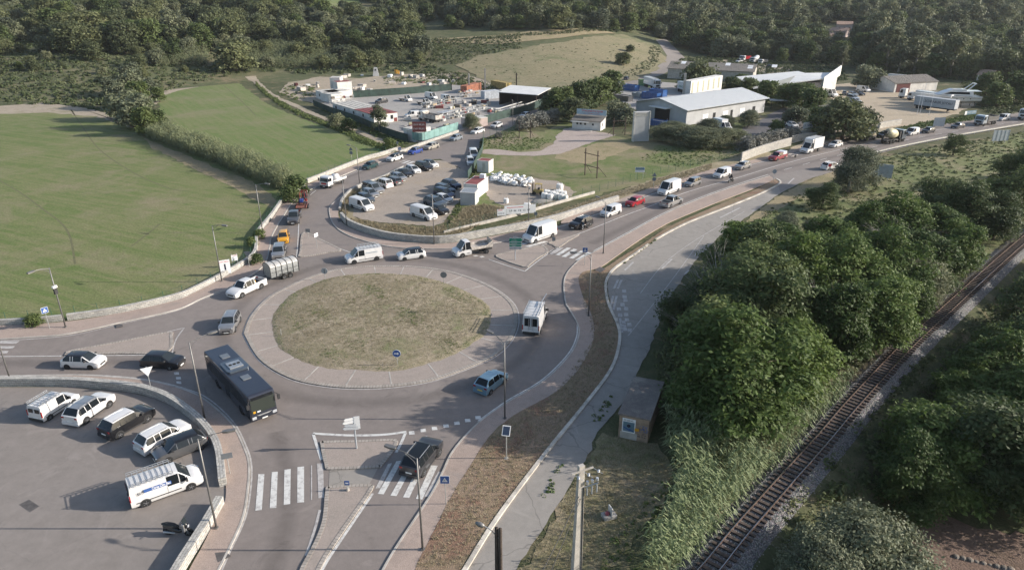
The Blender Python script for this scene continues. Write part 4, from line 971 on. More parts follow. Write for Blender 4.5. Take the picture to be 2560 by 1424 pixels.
def lorry_cab(root, x0, L, W, z0, z1, col, sleeper=False):
    h = W/2; b = MB(); rk = .22
    pr = [(x0, z0), (x0+L, z0), (x0+L, z0+(z1-z0)*.42), (x0+L-rk, z1-.15), (x0+L-rk-.25, z1), (x0, z1)]
    fixn(profile(b, pr, -h, h).build('cab', 'paint_'+col, root, bevel=.07))
    za, zb = z0+(z1-z0)*.47, z1-.28; xa, xb = x0+L-.0+.0, x0+L-rk+.02
    def fx(z): return x0+L-rk*(z-(z0+(z1-z0)*.42))/((z1-.15)-(z0+(z1-z0)*.42))
    w_ = MB(); w_.add([(fx(za)+.012, -h*.9, za), (fx(za)+.012, h*.9, za), (fx(zb)+.012, h*.86, zb), (fx(zb)+.012, -h*.86, zb)], [(0, 1, 2, 3)]); w_.build('windscreen', 'glass_clear', root)
    for s in (1, -1):
        MB().add([(x0+L-1.15, s*(h+.006), za), (x0+L-.3, s*(h+.006), za), (x0+L-.42, s*(h+.006), zb), (x0+L-1.15, s*(h+.006), zb)], [(0, 1, 2, 3)]).build('side_window', 'glass_dark', root)
        MB().box((x0+L-.06, s*h*.78-.17, z0+.12), (x0+L+.02, s*h*.78+.17, z0+.34)).build('headlight', 'lamp_glass', root)
        m_ = MB(); m_.box((x0+L-.15, min(s*(h+.05), s*(h+.3)), za+.1), (x0+L-.03, max(s*(h+.05), s*(h+.3)), za+.65)); m_.build('door_mirror', 'trim', root)
    MB().box((x0+L-.02, -h*.6, z0+.3), (x0+L+.025, h*.6, z0+(z1-z0)*.38)).build('grille', 'trim', root)
    MB().box((x0+L-.25, -h*.98, z0-.28), (x0+L+.05, h*.98, z0+.1)).build('bumper', 'trim', root)
    MB().box((x0+L+.03, -.26, z0-.14), (x0+L+.06, .26, z0-.03)).build('number_plate', 'plate_white', root)
def chassis(root, x0, x1, W, z=.85):
    b = MB(); 
    b.box((x0, -W*.32, z-.25), (x1, W*.32, z)); b.build('chassis', 'trim', root)
# ---- bus
c_ = Vector((-25.72, 57.05, 0)); d_ = Vector((-22.0, 52.85, 0))-Vector((-29.35, 61.4, 0))
bus = empty('city_bus', c_, math.atan2(d_.y, d_.x), 'long dark blue black bus leaving the roundabout towards the zebra crossing', 'bus')
L_, h_ = 5.65, 1.19
sec = [(-L_, .42), (-L_+.02, 2.7), (-L_+.14, 2.98), (L_-.3, 2.98), (L_-.08, 2.82), (L_-.02, 1.2), (L_, .9), (L_-.03, .4)]
fixn(profile(MB(), sec, -h_, h_).build('body', 'paint_bus', bus, bevel=.1))
base_mat('bus_glass', .07, (.01, .012, .015), 0, .5); base_mat('bus_screen', .05, (.035, .042, .036), 0, .5)
MB().add([(L_+.012, -h_*.92, 1.22), (L_+.012, h_*.92, 1.22), (L_-.055, h_*.9, 2.62), (L_-.055, -h_*.9, 2.62)], [(0, 1, 2, 3)]).build('windscreen', 'bus_screen', bus)
MB().add([(L_-.035, -h_*.82, 2.5), (L_-.035, h_*.82, 2.5), (L_-.05, h_*.8, 2.78), (L_-.05, -h_*.8, 2.78)], [(0, 1, 2, 3)]).build('destination_display', 'bus_glass', bus)
for s in (1, -1):
    for i in range(6): MB().box((-L_+.35+i*1.62, s*h_-.006, 1.3), (-L_+.35+i*1.62+1.56, s*h_+.008, 2.5)).build('side_window', 'bus_glass', bus)
MB().box((L_-1.25, -h_-.01, .5), (L_-.35, -h_+.004, 2.5)).build('door', 'bus_glass', bus); MB().box((-.6, -h_-.01, .5), (.6, -h_+.004, 2.5)).build('door', 'bus_glass', bus)
for s in (1, -1):
    MB().box((L_-.12, s*h_*.78-.2, .62), (L_+.03, s*h_*.78+.2, .9)).build('headlight', 'lamp_glass', bus, bevel=.04)
    m_ = MB(); m_.tube([(L_-.1, s*h_, 2.55), (L_+.15, s*(h_+.15), 2.5), (L_+.2, s*(h_+.2), 2.3)], .03); m_.box((L_+.13, min(s*(h_+.1), s*(h_+.32)), 1.95), (L_+.25, max(s*(h_+.1), s*(h_+.32)), 2.4)); m_.build('door_mirror', 'trim', bus)
gb_ = MB(); gb_.add([(L_+.02, -.72, .98), (L_+.02, .72, .98), (L_+.03, .45, .86), (L_+.03, -.45, .86)], [(3, 2, 1, 0)]); gb_.build('grille', 'alu', bus)
MB().box((L_-.0, -.25, .48), (L_+.03, .25, .58)).build('number_plate', 'plate_white', bus)
MB().box((L_+.015, -.95, 1.25), (L_+.03, -.75, 1.45)).build('yellow_sticker', 'paint_yellow', bus); MB().box((L_+.01, -.6, 1.26), (L_+.03, -.3, 1.38)).build('windscreen_notice', 'sign_white', bus)
for x in (-3.1, 2.1):
    MB().prism([(x-.42, -.38), (x+.42, -.38), (x+.42, .38), (x-.42, .38)], 2.96, 3.05).build('roof_hatch', 'sign_back', bus, bevel=.03)
ac = MB().prism([(-1.6, -1.0), (.35, -1.0), (.6, -.85), (.6, .85), (.35, 1.0), (-1.6, 1.0), (-1.75, .85), (-1.75, -.85)], 2.96, 3.16).build('air_conditioner', 'paint_slate', bus, bevel=.05)
MB().box((-1.2, -.62, 3.17), (.1, .62, 3.25)).build('cooling_cover', 'alu', ac)
for i in range(3): MB().cyl((-.55, -.38+i*.38, 3.26), .16, .03, 16).build('fan', 'tyre', ac)
put_wheels(bus, [-2.9, 3.1], h_+.01, .5, .3, True)
# ---- livestock trailer
tr = place('livestock_trailer', (706, 691), (-78, 22), 'tall ribbed aluminium livestock trailer with rounded roof behind the white pickup', 'trailer')
n_ = 8; prf = [(-1.02, .62), (-1.02, 1.95)]+[(-1.02*math.cos(math.pi*i/n_)*(1 if True else 1), 1.95+.48*math.sin(math.pi*i/n_)) for i in range(1, n_)]+[(1.02, 1.95), (1.02, .62)]
b = MB(); k = len(prf); vs = [(-2.0, y, z) for y, z in prf]+[(2.0, y, z) for y, z in prf]
b.add(vs, [tuple(range(k)), tuple(range(k, 2*k))[::-1]]+[(i, (i+1) % k, k+(i+1) % k, k+i) for i in range(k)])
plain('trailer_metal', (.3, .31, .31), .45, .55, dirt=.2); plain('trailer_roof', (.46, .45, .43), .55, .1, dirt=.2)
fixn(b.build('box_body', 'trailer_metal', tr, smooth=30))
rf = MB(); pr2 = prf[1:-1]; k = len(pr2); vs = [(x, y*1.01, z+.012) for x in (-2.0, 2.0) for y, z in pr2]
rf.add(vs, [(i, i+1, k+i+1, k+i) for i in range(k-1)]); fixn(rf.build('roof', 'trailer_roof', tr, smooth=40))
for i in range(6):
    x = -2.0+i*.8; r_ = MB(); r_.tube([(x, y*1.02, z+.015) for y, z in prf], .045, 5); r_.build('rib', 'tyre', tr)
for s in (1, -1):
    for z in (1.32, 1.95): MB().bar((-2, s*1.03, z), (2, s*1.03, z), .04).build('rail', 'tyre', tr)
    MB().box((-1.15, s*1.06-.02, .78), (.75, s*1.06+.14*s, .84)).build('mudguard', 'tyre', tr)
db = MB(); db.bar((2, -.5, .55), (3.1, 0, .55), .08); db.bar((2, .5, .55), (3.1, 0, .55), .08); db.build('drawbar', 'trim', tr)
put_wheels(tr, [-.65, .2], 1.2, .36, .2)
# ---- plant trailer with mini tractor behind the grey pickup
plain('red_deck', (.22, .085, .06), .8, dirt=.3)
pt = place('plant_trailer', (756, 520), (-13, 34), 'rust red plant trailer behind the grey pickup', 'trailer')
MB().box((-1.6, -.85, .45), (1.6, .85, .58)).build('deck', 'red_deck', pt)
for s in (1, -1): MB().box((-1.6, s*.85-.03, .45), (1.6, s*.85+.03, .7)).build('side_board', 'red_deck', pt)
db = MB(); db.bar((1.6, -.4, .5), (2.8, 0, .5), .08); db.bar((1.6, .4, .5), (2.8, 0, .5), .08); db.build('drawbar', 'trim', pt); put_wheels(pt, [-.5, .35], 1.12, .33, .2)
mt = place('mini_tractor', (757, 516), (-13, 34), 'small blue tractor with red roll bar riding on the plant trailer', 'tractor', z=.6)
MB().box((.1, -.3, .45), (1.25, .3, .95)).build('bonnet', 'paint_blue', mt, bevel=.08); MB().box((-.6, -.25, .4), (.2, .25, .62)).build('seat', 'trim', mt, bevel=.06)
rb = MB(); rb.tube([(-.55, -.4, .5), (-.55, -.4, 1.85), (-.55, .4, 1.85), (-.55, .4, .5)], .045); rb.build('roll_bar', 'paint_red', mt)
put_wheels(mt, [-.4], .62, .45, .24, True); put_wheels(mt, [1.0], .5, .28, .18, True)
ex = place('mini_digger', (763, 506), (-13, 34), 'red framed mini machine at the back of the plant trailer', 'digger', z=.6)
fr = MB()
for x, y in ((-.35, -.45), (-.35, .45), (.45, -.45), (.45, .45)): fr.bar((x, y, .3), (x, y, 1.6), .05)
fr.bar((-.35, -.45, 1.6), (-.35, .45, 1.6), .05); fr.bar((.45, -.45, 1.6), (.45, .45, 1.6), .05); fr.build('frame', 'paint_red', ex); MB().box((-.6, -.5, .1), (.6, .5, .55)).build('chassis', 'trim', ex, bevel=.06); MB().box((-.4, -.35, .55), (.2, .35, 1.1)).build('engine_cover', 'trim', ex, bevel=.08)
# ---- white lorry with tank on the side road
lr = place('small_lorry', (834, 463), (-60, 24), 'white flatbed lorry carrying a round white tank on the side road', 'lorry')
chassis(lr, -2.9, 2.6, 2.0, .8); lorry_cab(lr, 1.3, 1.6, 2.0, .55, 2.3, 'white'); put_wheels(lr, [-1.7, 2.0], 1.0, .4, .26)
MB().box((-2.9, -1.05, .85), (1.2, 1.05, .97)).build('deck', 'paint_off_white', lr)
for s in (1, -1): MB().box((-2.9, s*1.05-.03, .97), (1.2, s*1.05+.03, 1.3)).build('side_board', 'paint_white', lr)
MB().box((2.905, -.55, .85), (2.93, .55, 1.1)).build('red_lettering_panel', 'sign_red', lr)
tk = place('water_tank', (840, 460), (-60, 24), 'round white water tank on the flatbed lorry', 'tank', z=.97); MB().lathe([(.01, 0), (.75, 0), (.8, .15), (.8, .75), (.6, 1.05), (.25, 1.15), (.01, 1.15)], 20).build('tank', 'paint_white', tk, smooth=True); MB().cyl((0, 0, 1.2), .2, .12).build('lid', 'trim', tk)
# ---- white tipper on the ring road
def open_bed(root, x0, x1, W, z, hh, mat, inner='dirt_load', post=True):
    MB().box((x0, -W/2, z), (x1, W/2, z+.1)).build('bed_floor', mat, root)
    for s in (1, -1): MB().box((x0, s*W/2-.03, z+.1), (x1, s*W/2+.03, z+hh)).build('side_board', mat, root)
    MB().box((x0-.03, -W/2, z+.1), (x0+.03, W/2, z+hh)).build('tailboard', mat, root); MB().box((x1-.04, -W/2, z+.1), (x1+.04, W/2, z+hh+(.5 if post else 0))).build('headboard', mat, root)
plain('dirt_load', (.2, .17, .14), .9, dirt=.3, bumpy=.05); plain('worn_white', (.42, .38, .34), .7, dirt=.35, sc=2)
tp = vehicle('tipper_van', 'vancab', 'white', (1181, 634), (-80, 14), 'white tipper truck with an open rusty bed passing below the stone wall', 'lorry', QE)
chassis(tp, -2.9, .8, 1.9, .72); open_bed(tp, -2.8, .55, 2.05, .95, .42, 'worn_white', post=False)
b = MB(); b.add([(-2.8, -1.0, 1.37), (-2.8, 1.0, 1.37), (-1.9, 1.0, 1.37), (-2.8, -1.0, 2.0), (-2.8, 1.0, 1.9)], [(0, 1, 4, 3), (1, 2, 4)]); b.build('raised_flap', 'worn_white', tp)
# ---- white box lorry
bx = vehicle('box_lorry', 'vancab', 'white', (2025, 380), (-60, 16), 'white lorry with a tall plain box body in the queue', 'lorry', QE, scale=1.05)
chassis(bx, -3.3, .8, 1.9, .75); MB().box((-3.4, -1.1, .9), (.75, 1.1, 3.15)).build('box_body', 'paint_white', bx, bevel=.04); MB().box((.75, -1.0, 2.2), (1.35, 1.0, 3.1)).build('air_deflector', 'paint_white', bx, bevel=.15)
# ---- empty trailer behind the red pickup
et = place('flat_trailer', (1978, 393), (-60, 18), 'small empty frame trailer towed by the red pickup', 'trailer')
b = MB(); b.bar((-1.5, -.7, .5), (1.5, -.7, .5), .1); b.bar((-1.5, .7, .5), (1.5, .7, .5), .1)
for x in (-1.5, -.5, .5, 1.5): b.bar((x, -.7, .5), (x, .7, .5), .08)
b.bar((1.5, 0, .5), (2.8, 0, .5), .08); b.build('frame', 'worn_white', et); put_wheels(et, [-.2], .98, .32, .18)
# ---- concrete mixer
def mixer(at, tw, label, cab, drum, sc=1.0, grp=None):
    m = place('concrete_mixer', at, tw, label, 'mixer lorry', grp, scale=sc); chassis(m, -3.8, 3.6, 2.4, .95); lorry_cab(m, 2.1, 1.9, 2.4, .7, 2.95, cab); put_wheels(m, [-2.6, -1.3, 1.6, 3.1], 1.2, .5, .3, True)
    Mx = Matrix.Translation((-1.0, 0, 2.35)) @ Matrix.Rotation(R(-78), 4, 'Y')
    MB().lathe([(.45, -2.5), (.55, -2.45), (.75, -2.2), (1.15, -1.0), (1.2, .2), (1.1, 1.3), (.8, 2.1), (.3, 2.45), (.01, 2.5)], 24, 0, Mx).build('drum', drum, m, smooth=40)
    b = MB(); b.bar((-3.5, -.4, 1.0), (-3.3, -.4, 3.2), .12); b.bar((-3.5, .4, 1.0), (-3.3, .4, 3.2), .12); b.box((-3.9, -.5, 2.6), (-3.3, .5, 3.3)); b.bar((-3.8, 0, 2.5), (-4.5, .2, 1.2), .4, .1); b.build('discharge_chute', 'trim', m)
    MB().box((1.3, -1.0, 1.0), (1.9, 1.0, 2.6)).build('water_tank', 'trim', m, bevel=.1); return m
plain('drum_cream', (.46, .42, .28), .5, dirt=.25, sc=1)
mixer((2229, 356), (60, -13), 'dark concrete mixer with a cream drum driving away', 'slate', 'drum_cream', 1.0)
# ---- grey tipper lorry, white lorry at the right edge
def tipper(at, tw, label, cab, bed, sc=1.0, nm='tipper_lorry', grp=None, L=8.0):
    m = place(nm, at, tw, label, 'lorry', grp, scale=sc); chassis(m, -L/2, L/2-.4, 2.4, .95); lorry_cab(m, L/2-2.0, 2.0, 2.4, .7, 2.9, cab); put_wheels(m, [-L/2+1.3, -L/2+2.6, L/2-1.0], 1.2, .5, .3, True)
    open_bed(m, -L/2-.1, L/2-2.3, 2.4, 1.1, 1.3, bed); MB().box((-L/2, -1.1, 1.2), (L/2-2.4, 1.1, 2.0)).build('load', 'dirt_load', m); return m
tipper((2463, 312), (-60, 11), 'grey tipper lorry heading a gap in the far queue', 'pale_blue', 'paint_grey', grp=QE)
wl = tipper((2575, 298), (-60, 10), 'big white lorry cut by the right edge of the picture', 'white', 'paint_white', 1.1, grp=QE)
tipper((1075, 304), (-60, -12), 'white tipper lorry with dark cab parked in the storage yard', 'off_white', 'worn_white', .95)
# ---- semi trailers
def semi(name, at, tw, label, col, L=11.5, cab=None, z1=3.7, grp=None, cat='lorry', wr=None):
    m = place(name, at, tw, label, cat, grp); chassis(m, -L/2, L/2, 2.4, 1.0); put_wheels(m, [-L/2+1.2, -L/2+2.4, -L/2+3.6], 1.2, .48, .28, True)
    MB().box((-L/2, -1.22, 1.15), (L/2, 1.22, z1)).build('box_body', col, m, bevel=.04)
    if cab: lorry_cab(m, L/2+.25, 2.1, 2.35, .75, 3.5, cab); put_wheels(m, [L/2+1.4, L/2-.9], 1.2, .5, .3, True)
    else: MB().box((L/2-2.3, -.6, .1), (L/2-2.1, .6, 1.1)).build('landing_leg', 'trim', m)
    if wr: text(wr[0], wr[1], 'lettering', wr[2], m, (wr[3], -1.235, wr[4]), (R(90), 0, 0), .01)
    return m
plain('curtain_grey', (.36, .38, .4), .6, dirt=.1)
semi('semi_trailer_lorry', (1626, 219), (60, 20), 'white semi trailer lorry parked behind the green skip', 'paint_white', 8.5, 'white')
semi('semi_trailer_lorry', (1712, 232), (60, 18), 'white lettered box lorry parked beside the tall chimney post', 'paint_white', 8.0, 'white', wr=('SANI-CORSE', 1.0, 'sign_green', 0, 2.1))
semi('curtain_trailer', (2336, 276), (60, 8), 'grey lettered curtain trailer parked near the road signs', 'curtain_grey', 12.2, z1=3.8, cat='trailer', wr=('SCHENKER JOYAU', 1.0, 'ink', 1.2, 2.6))
semi('box_trailer', (2332, 262), (60, 9), 'plain white trailer right behind the grey lettered one', 'paint_white', 12.2, z1=3.9, cat='trailer')
semi('box_trailer', (2258, 214), (60, 6), 'white trailer parked behind the small grey hangar', 'paint_white', 12, z1=3.9, cat='trailer')
tipper((2210, 222), (-60, -2), 'white tractor unit parked left of the small hangar', 'white', 'worn_white', .85)
m = place('tractor_unit', (2268, 247), (-60, -6), 'white tractor unit parked in front of the big boat', 'lorry'); chassis(m, -2.6, 2.4, 2.4, .95); lorry_cab(m, .6, 2.0, 2.4, .7, 3.3, 'white'); put_wheels(m, [-1.6, 1.7], 1.2, .5, .3, True)
m = place('tractor_unit', (2290, 252), (-60, -6), 'second white tractor unit nearer the bow of the boat', 'lorry'); chassis(m, -2.6, 2.4, 2.4, .95); lorry_cab(m, .6, 2.0, 2.3, .7, 2.7, 'white'); put_wheels(m, [-1.6, 1.7], 1.2, .5, .3, True)
def onT(o, px, py): o.location = T(px, py); return o
onT(tipper((1862, 150), (-60, 10), 'red tipper lorry with white cab far behind the hangar', 'white', 'paint_red', 1.0), 1862, 153)
onT(mixer((1885, 155), (-60, 10), 'white mixer lorry parked right of the red tipper', 'white', 'paint_white', .95), 1887, 157)
onT(tipper((1905, 160), (-60, 10), 'white flatbed lorry, rightmost of the far parked lorries', 'white', 'worn_white', .8), 1907, 160)
onT(V('pickup_truck', 'pickup', 'white', (1848, 156), (-60, 10), 'white pickup parked in front of the red tipper', 'pickup'), 1848, 157)
onT(V('hatchback_car', 'hatch', 'dark_grey', (1926, 168), (60, 8), 'dark car parked at the right of the far lorry yard'), 1926, 170)
def boxvan(at, tw, label, sc=1.0):
    v_ = vehicle('box_van', 'vancab', 'white', at, tw, label, 'van', scale=sc); chassis(v_, -2.9, .8, 1.9, .72); MB().box((-3.0, -1.05, .85), (.65, 1.05, 2.9)).build('box_body', 'paint_white', v_, bevel=.05); return v_
boxvan((1806, 325), (60, 16), 'white box van parked at the edge of the warehouse lawn')
for (px, py), sc_, col, lab in [((1014, 253), .9, 'white', 'white recovery truck with a flat bed by the green screen'), ((1060, 262), .9, 'white', 'white flatbed truck in the middle of the storage yard')]:
    v_ = vehicle('flatbed_truck', 'vancab', col, (px, py), (60, 10), lab, 'lorry', scale=sc_); chassis(v_, -3.2, .8, 1.9, .72); MB().box((-3.4, -1.05, .85), (.6, 1.05, .97)).build('deck', 'worn_white', v_)
# ---- skips and containers
def skip(at, tw, label, col, L=6.0, H_=2.0, W=2.4, grp=None, load=None):
    s = place('skip', at, tw, label, 'skip', grp); h = W/2
    prf = [(-L/2, 0), (L/2, 0), (L/2+.15, H_), (-L/2-.15, H_)]
    for sd in (1, -1): fixn(profile(MB(), prf, sd*h-.05, sd*h+.05).build('side_wall', col, s))
    MB().box((-L/2, -h, 0), (-L/2+.08, h, H_)).build('end_wall', col, s); MB().box((L/2-.08, -h, 0), (L/2, h, H_)).build('end_wall', col, s); MB().box((-L/2, -h, .02), (L/2, h, .1)).build('floor', col, s)
    rb = MB()
    for i in range(7):
        x = -L/2+.3+i*(L-.6)/6
        for sd in (1, -1): rb.box((x-.06, min(sd*(h+.05), sd*(h+.13)), .05), (x+.06, max(sd*(h+.05), sd*(h+.13)), H_))
    rb.build('rib', col, s)
    if load: MB().box((-L/2+.1, -h+.06, .1), (L/2-.1, h-.06, H_-.25)).build('load', load, s)
    return s
SKG = 'skips standing in the container yard'
skip((1577, 226), (60, 9), 'blue skip at the left of the container yard', 'paint_skip_blue', grp=SKG); skip((1628, 248), (60, 9), 'largest blue skip nearest the camera', 'paint_skip_blue', 6.5, 2.3, grp=SKG)
skip((1645, 240), (60, 9), 'blue skip half hidden behind the largest one', 'paint_skip_blue', 6.0, 2.3, grp=SKG); skip((1614, 215), (60, 12), 'green skip with rusty rim', 'paint_skip_green', 6.2, 2.2, grp=SKG)
skip((1558, 252), (60, 9), 'grey mesh sided skip nearest the clump of trees', 'paint_grey', 6.2, 1.9, grp=SKG, load='worn_white'); skip((1595, 243), (60, 9), 'small grey skip between the mesh one and the blue one', 'paint_pale_blue', 3.5, 1.5, grp=SKG)
skip((1645, 314), (60, 10), 'blue and white skip at the warehouse doorway', 'paint_skip_blue', 4.5, 1.5, grp=SKG, load='worn_white')
def container(at, tw, label, col, L=6.06, H_=2.6, W=2.44, z=0):
    c = place('shipping_container', at, tw, label, 'container', z=z); h = W/2
    MB().box((-L/2, -h, 0), (L/2, h, H_)).build('body', col, c); n = int(L/.35)
    for sd in (1, -1):
        rb = MB()
        for i in range(n): x = -L/2+.15+i*(L-.3)/(n-1); rb.box((x-.06, min(sd*h, sd*(h+.04)), .15), (x+.06, max(sd*h, sd*(h+.04)), H_-.12))
        rb.build('corrugated_side', col, c)
    fr = MB()
    for x in (-L/2, L/2):
        for y in (-h, h): fr.bar((x, y, 0), (x, y, H_+.02), .14)
    for y in (-h, h): fr.bar((-L/2, y, H_), (L/2, y, H_), .13)
    fr.build('frame', col, c); return c
plain('rust_orange', (.3, .12, .07), .7, dirt=.3, sc=1.5); plain('ochre', (.36, .27, .1), .7, dirt=.25, sc=1.5); plain('grey_blue_metal', (.4, .43, .47), .6, dirt=.2, sc=1.5)
container((1178, 229), (60, -16), 'rust orange container at the back of the storage yard', 'rust_orange', 11.0); container((1253, 222), (60, 12), 'ochre yellow container behind the pale grey one', 'ochre', 10); container((1226, 246), (60, -6), 'pale grey blue container beside the open shed', 'grey_blue_metal', 6)
# ---- two wheelers and people
plain('skin', (.45, .27, .2), .6, sc=8); plain('cloth_black', (.02, .02, .024), .85, sc=8); plain('cloth_blue', (.05, .08, .14), .9, sc=8); plain('cloth_red', (.3, .03, .03), .9, sc=8)
def person(loc, rz, label, pose='stand', top='cloth_black', legs='cloth_blue', helmet=False, group=None):
    root = empty('person', loc, rz, label, 'person', group)
    if pose == 'stand': J = {'pel': (0, 0, .95), 'ch': (0, 0, 1.3), 'nk': (0, 0, 1.5), 'hd': (.02, 0, 1.66), 'kl': (.05, .1, .5), 'kr': (0, -.1, .5), 'al': (0, .12, .08), 'ar': (-.05, -.12, .08), 'el': (-.02, .28, 1.12), 'er': (.05, -.28, 1.12), 'wl': (.1, .3, .88), 'wr': (.2, -.26, .92)}
    else: J = {'pel': (-.2, 0, .86), 'ch': (-.1, 0, 1.2), 'nk': (-.03, 0, 1.4), 'hd': (.02, 0, 1.56), 'kl': (.2, .22, .78), 'kr': (.2, -.22, .78), 'al': (-.02, .2, .35), 'ar': (-.02, -.2, .35), 'el': (.08, .3, 1.08), 'er': (.08, -.3, 1.08), 'wl': (.36, .28, 1.02), 'wr': (.36, -.28, 1.02)}
    J['sl'] = (J['nk'][0], .19, J['nk'][2]-.06); J['sr'] = (J['nk'][0], -.19, J['nk'][2]-.06); J['hl'] = (J['pel'][0], .1, J['pel'][2]-.05); J['hr'] = (J['pel'][0], -.1, J['pel'][2]-.05)
    J['fl'] = (J['al'][0]+.17, J['al'][1], J['al'][2]-.05); J['fr'] = (J['ar'][0]+.17, J['ar'][1], J['ar'][2]-.05)
    for w_, s in (('l', 1), ('r', -1)):
        wv = Vector(J['w'+w_]); J['h'+w_+'1'] = tuple(wv+Vector((.07, 0, -.06)))
    rad = dict(pel=.15, ch=.16, nk=.06, hd=.1, kl=.065, kr=.065, al=.045, ar=.045, el=.045, er=.045, wl=.032, wr=.032, sl=.065, sr=.065, hl=.095, hr=.095, fl=.04, fr=.04, hl1=.035, hr1=.035)
    E_ = [('pel', 'ch'), ('ch', 'nk'), ('nk', 'hd'), ('ch', 'sl'), ('ch', 'sr'), ('sl', 'el'), ('sr', 'er'), ('el', 'wl'), ('er', 'wr'), ('wl', 'hl1'), ('wr', 'hr1'), ('pel', 'hl'), ('pel', 'hr'), ('hl', 'kl'), ('hr', 'kr'), ('kl', 'al'), ('kr', 'ar'), ('al', 'fl'), ('ar', 'fr')]
    ks = list(J); me = bpy.data.meshes.new('figure'); me.from_pydata([J[k] for k in ks], [(ks.index(a), ks.index(b)) for a, b in E_], [])
    o = link('figure', me, None, root); md = o.modifiers.new('skin', 'SKIN'); ss = o.modifiers.new('sub', 'SUBSURF'); ss.levels = ss.render_levels = 1
    for i, k in enumerate(ks): me.skin_vertices[0].data[i].radius = (rad[k], rad[k]); me.skin_vertices[0].data[i].use_root = (k == 'pel')
    dg = bpy.context.evaluated_depsgraph_get(); m2 = bpy.data.meshes.new_from_object(o.evaluated_get(dg)); o.modifiers.clear(); o.data = m2
    for mm in ('skin', top, legs): m2.materials.append(M_(mm))
    for p in m2.polygons:
        z = p.center.z-0
        p.material_index = 0 if z > J['nk'][2]+.02 or (abs(p.center.y) > .2 and (p.center-Vector(J['wl' if p.center.y > 0 else 'wr'])).length < .12) else (1 if z > J['pel'][2]-.02 else 2)
        p.use_smooth = True
    hd = Vector(J['hd'])
    if helmet: MB().lathe([(.01, -.14), (.12, -.12), (.15, 0), (.13, .1), (.07, .16), (.01, .175)], 14, 0, Matrix.Translation(hd)).build('helmet', 'cloth_black' if helmet is True else helmet, root, smooth=True)
    else: MB().lathe([(.105, .0), (.118, .05), (.09, .11), (.01, .135)], 12, 0, Matrix.Translation(hd+Vector((-.015, 0, .0)))).build('hair', 'cloth_black', root, smooth=True)
    return root
def bike(name, at, tw, label, scooter=False, sc=1.0):
    m = place(name, at, tw, label, 'scooter' if scooter else 'motorcycle', scale=sc)
    tm, rm = wheel_parts(.3, .14, False)
    for x in (.7, -.65):
        t = link('wheel', tm, None, m); t.location = (x, 0, .3); link('rim', rm, None, t)
    b = MB(); M = Matrix.Identity(4)
    b.tube([(-.95, 0, .8), (-.6, 0, .82), (-.2, 0, .74), (.1, 0, .62)], [.06, .15, .16, .12], 10); b.build('seat', 'trim', m, smooth=True)
    b = MB()
    if scooter: b.tube([(-.75, 0, .55), (-.3, 0, .52), (.15, 0, .34), (.45, 0, .5), (.6, 0, .85), (.52, 0, 1.05)], [.1, .2, .16, .13, .17, .08], 10)
    else: b.tube([(-.4, 0, .45), (0, 0, .6), (.35, 0, .8), (.5, 0, .9)], [.12, .22, .2, .08], 10)
    b.build('bodywork', 'paint_black', m, smooth=True)
    if scooter: MB().box((.42, -.24, .42), (.6, .24, 1.0)).build('leg_shield', 'paint_silver', m, bevel=.06); MB().box((-.85, -.16, .5), (-.1, .16, .85)).build('tail', 'paint_dark_grey', m, bevel=.08)
    b = MB(); b.tube([(.7, .08, .3), (.52, .08, .95)], .03, 6); b.tube([(.7, -.08, .3), (.52, -.08, .95)], .03, 6); b.build('fork', 'alu', m)
    b = MB(); b.tube([(.42, .38, 1.08), (.5, .15, 1.08), (.5, -.15, 1.08), (.42, -.38, 1.08)], .025, 6); b.build('handlebar', 'trim', m)
    b = MB(); b.add([(.66, -.16, .95), (.66, .16, .95), (.48, .2, 1.32), (.48, -.2, 1.32)], [(0, 1, 2, 3)]); b.build('windshield', 'glass_clear', m)
    MB().tube([(-.1, -.17, .3), (-.8, -.2, .36)], [.05, .07], 8).build('exhaust', 'alu', m); MB().cyl((.72, 0, .78), .09, .1, 12, 'x').build('headlight', 'lamp_glass', m)
    return m
bike('scooter', (447, 1336), (60, 4), 'black scooter standing alone in the near car park', True, 1.15)
m1 = bike('motorcycle', (1463, 573), (-60, 21), 'black motorcycle overtaking beside the black SUV'); person(m1.location, m1.rotation_euler.z, 'motorcyclist in black riding beside the black SUV', 'ride', 'cloth_black', 'cloth_black', True)
m2_ = bike('motorcycle', (1827, 456), (-60, 18), 'dark motorcycle alone between the two lanes of the main road'); person(m2_.location, m2_.rotation_euler.z, 'motorcyclist in black riding alone between the lanes', 'ride', 'cloth_black', 'cloth_black', True)
person(P(1134, 258), 0, 'person in dark clothes standing in the storage yard, left one'); person(P(1140, 260), 2, 'shorter looking person in dark clothes, right one of the two in the yard', top='cloth_blue')
person(P(1667, 312), 1, 'person in dark work clothes in the warehouse doorway', top='cloth_blue')
onv = person(P(766, 508, 1.1), math.atan2((P(743, 542)-P(756, 508)).y, (P(743, 542)-P(756, 508)).x), 'person in red seated on the machines of the plant trailer', 'ride', 'cloth_red', 'cloth_blue'); onv.scale = (.85,)*3; onv.location.z = .75
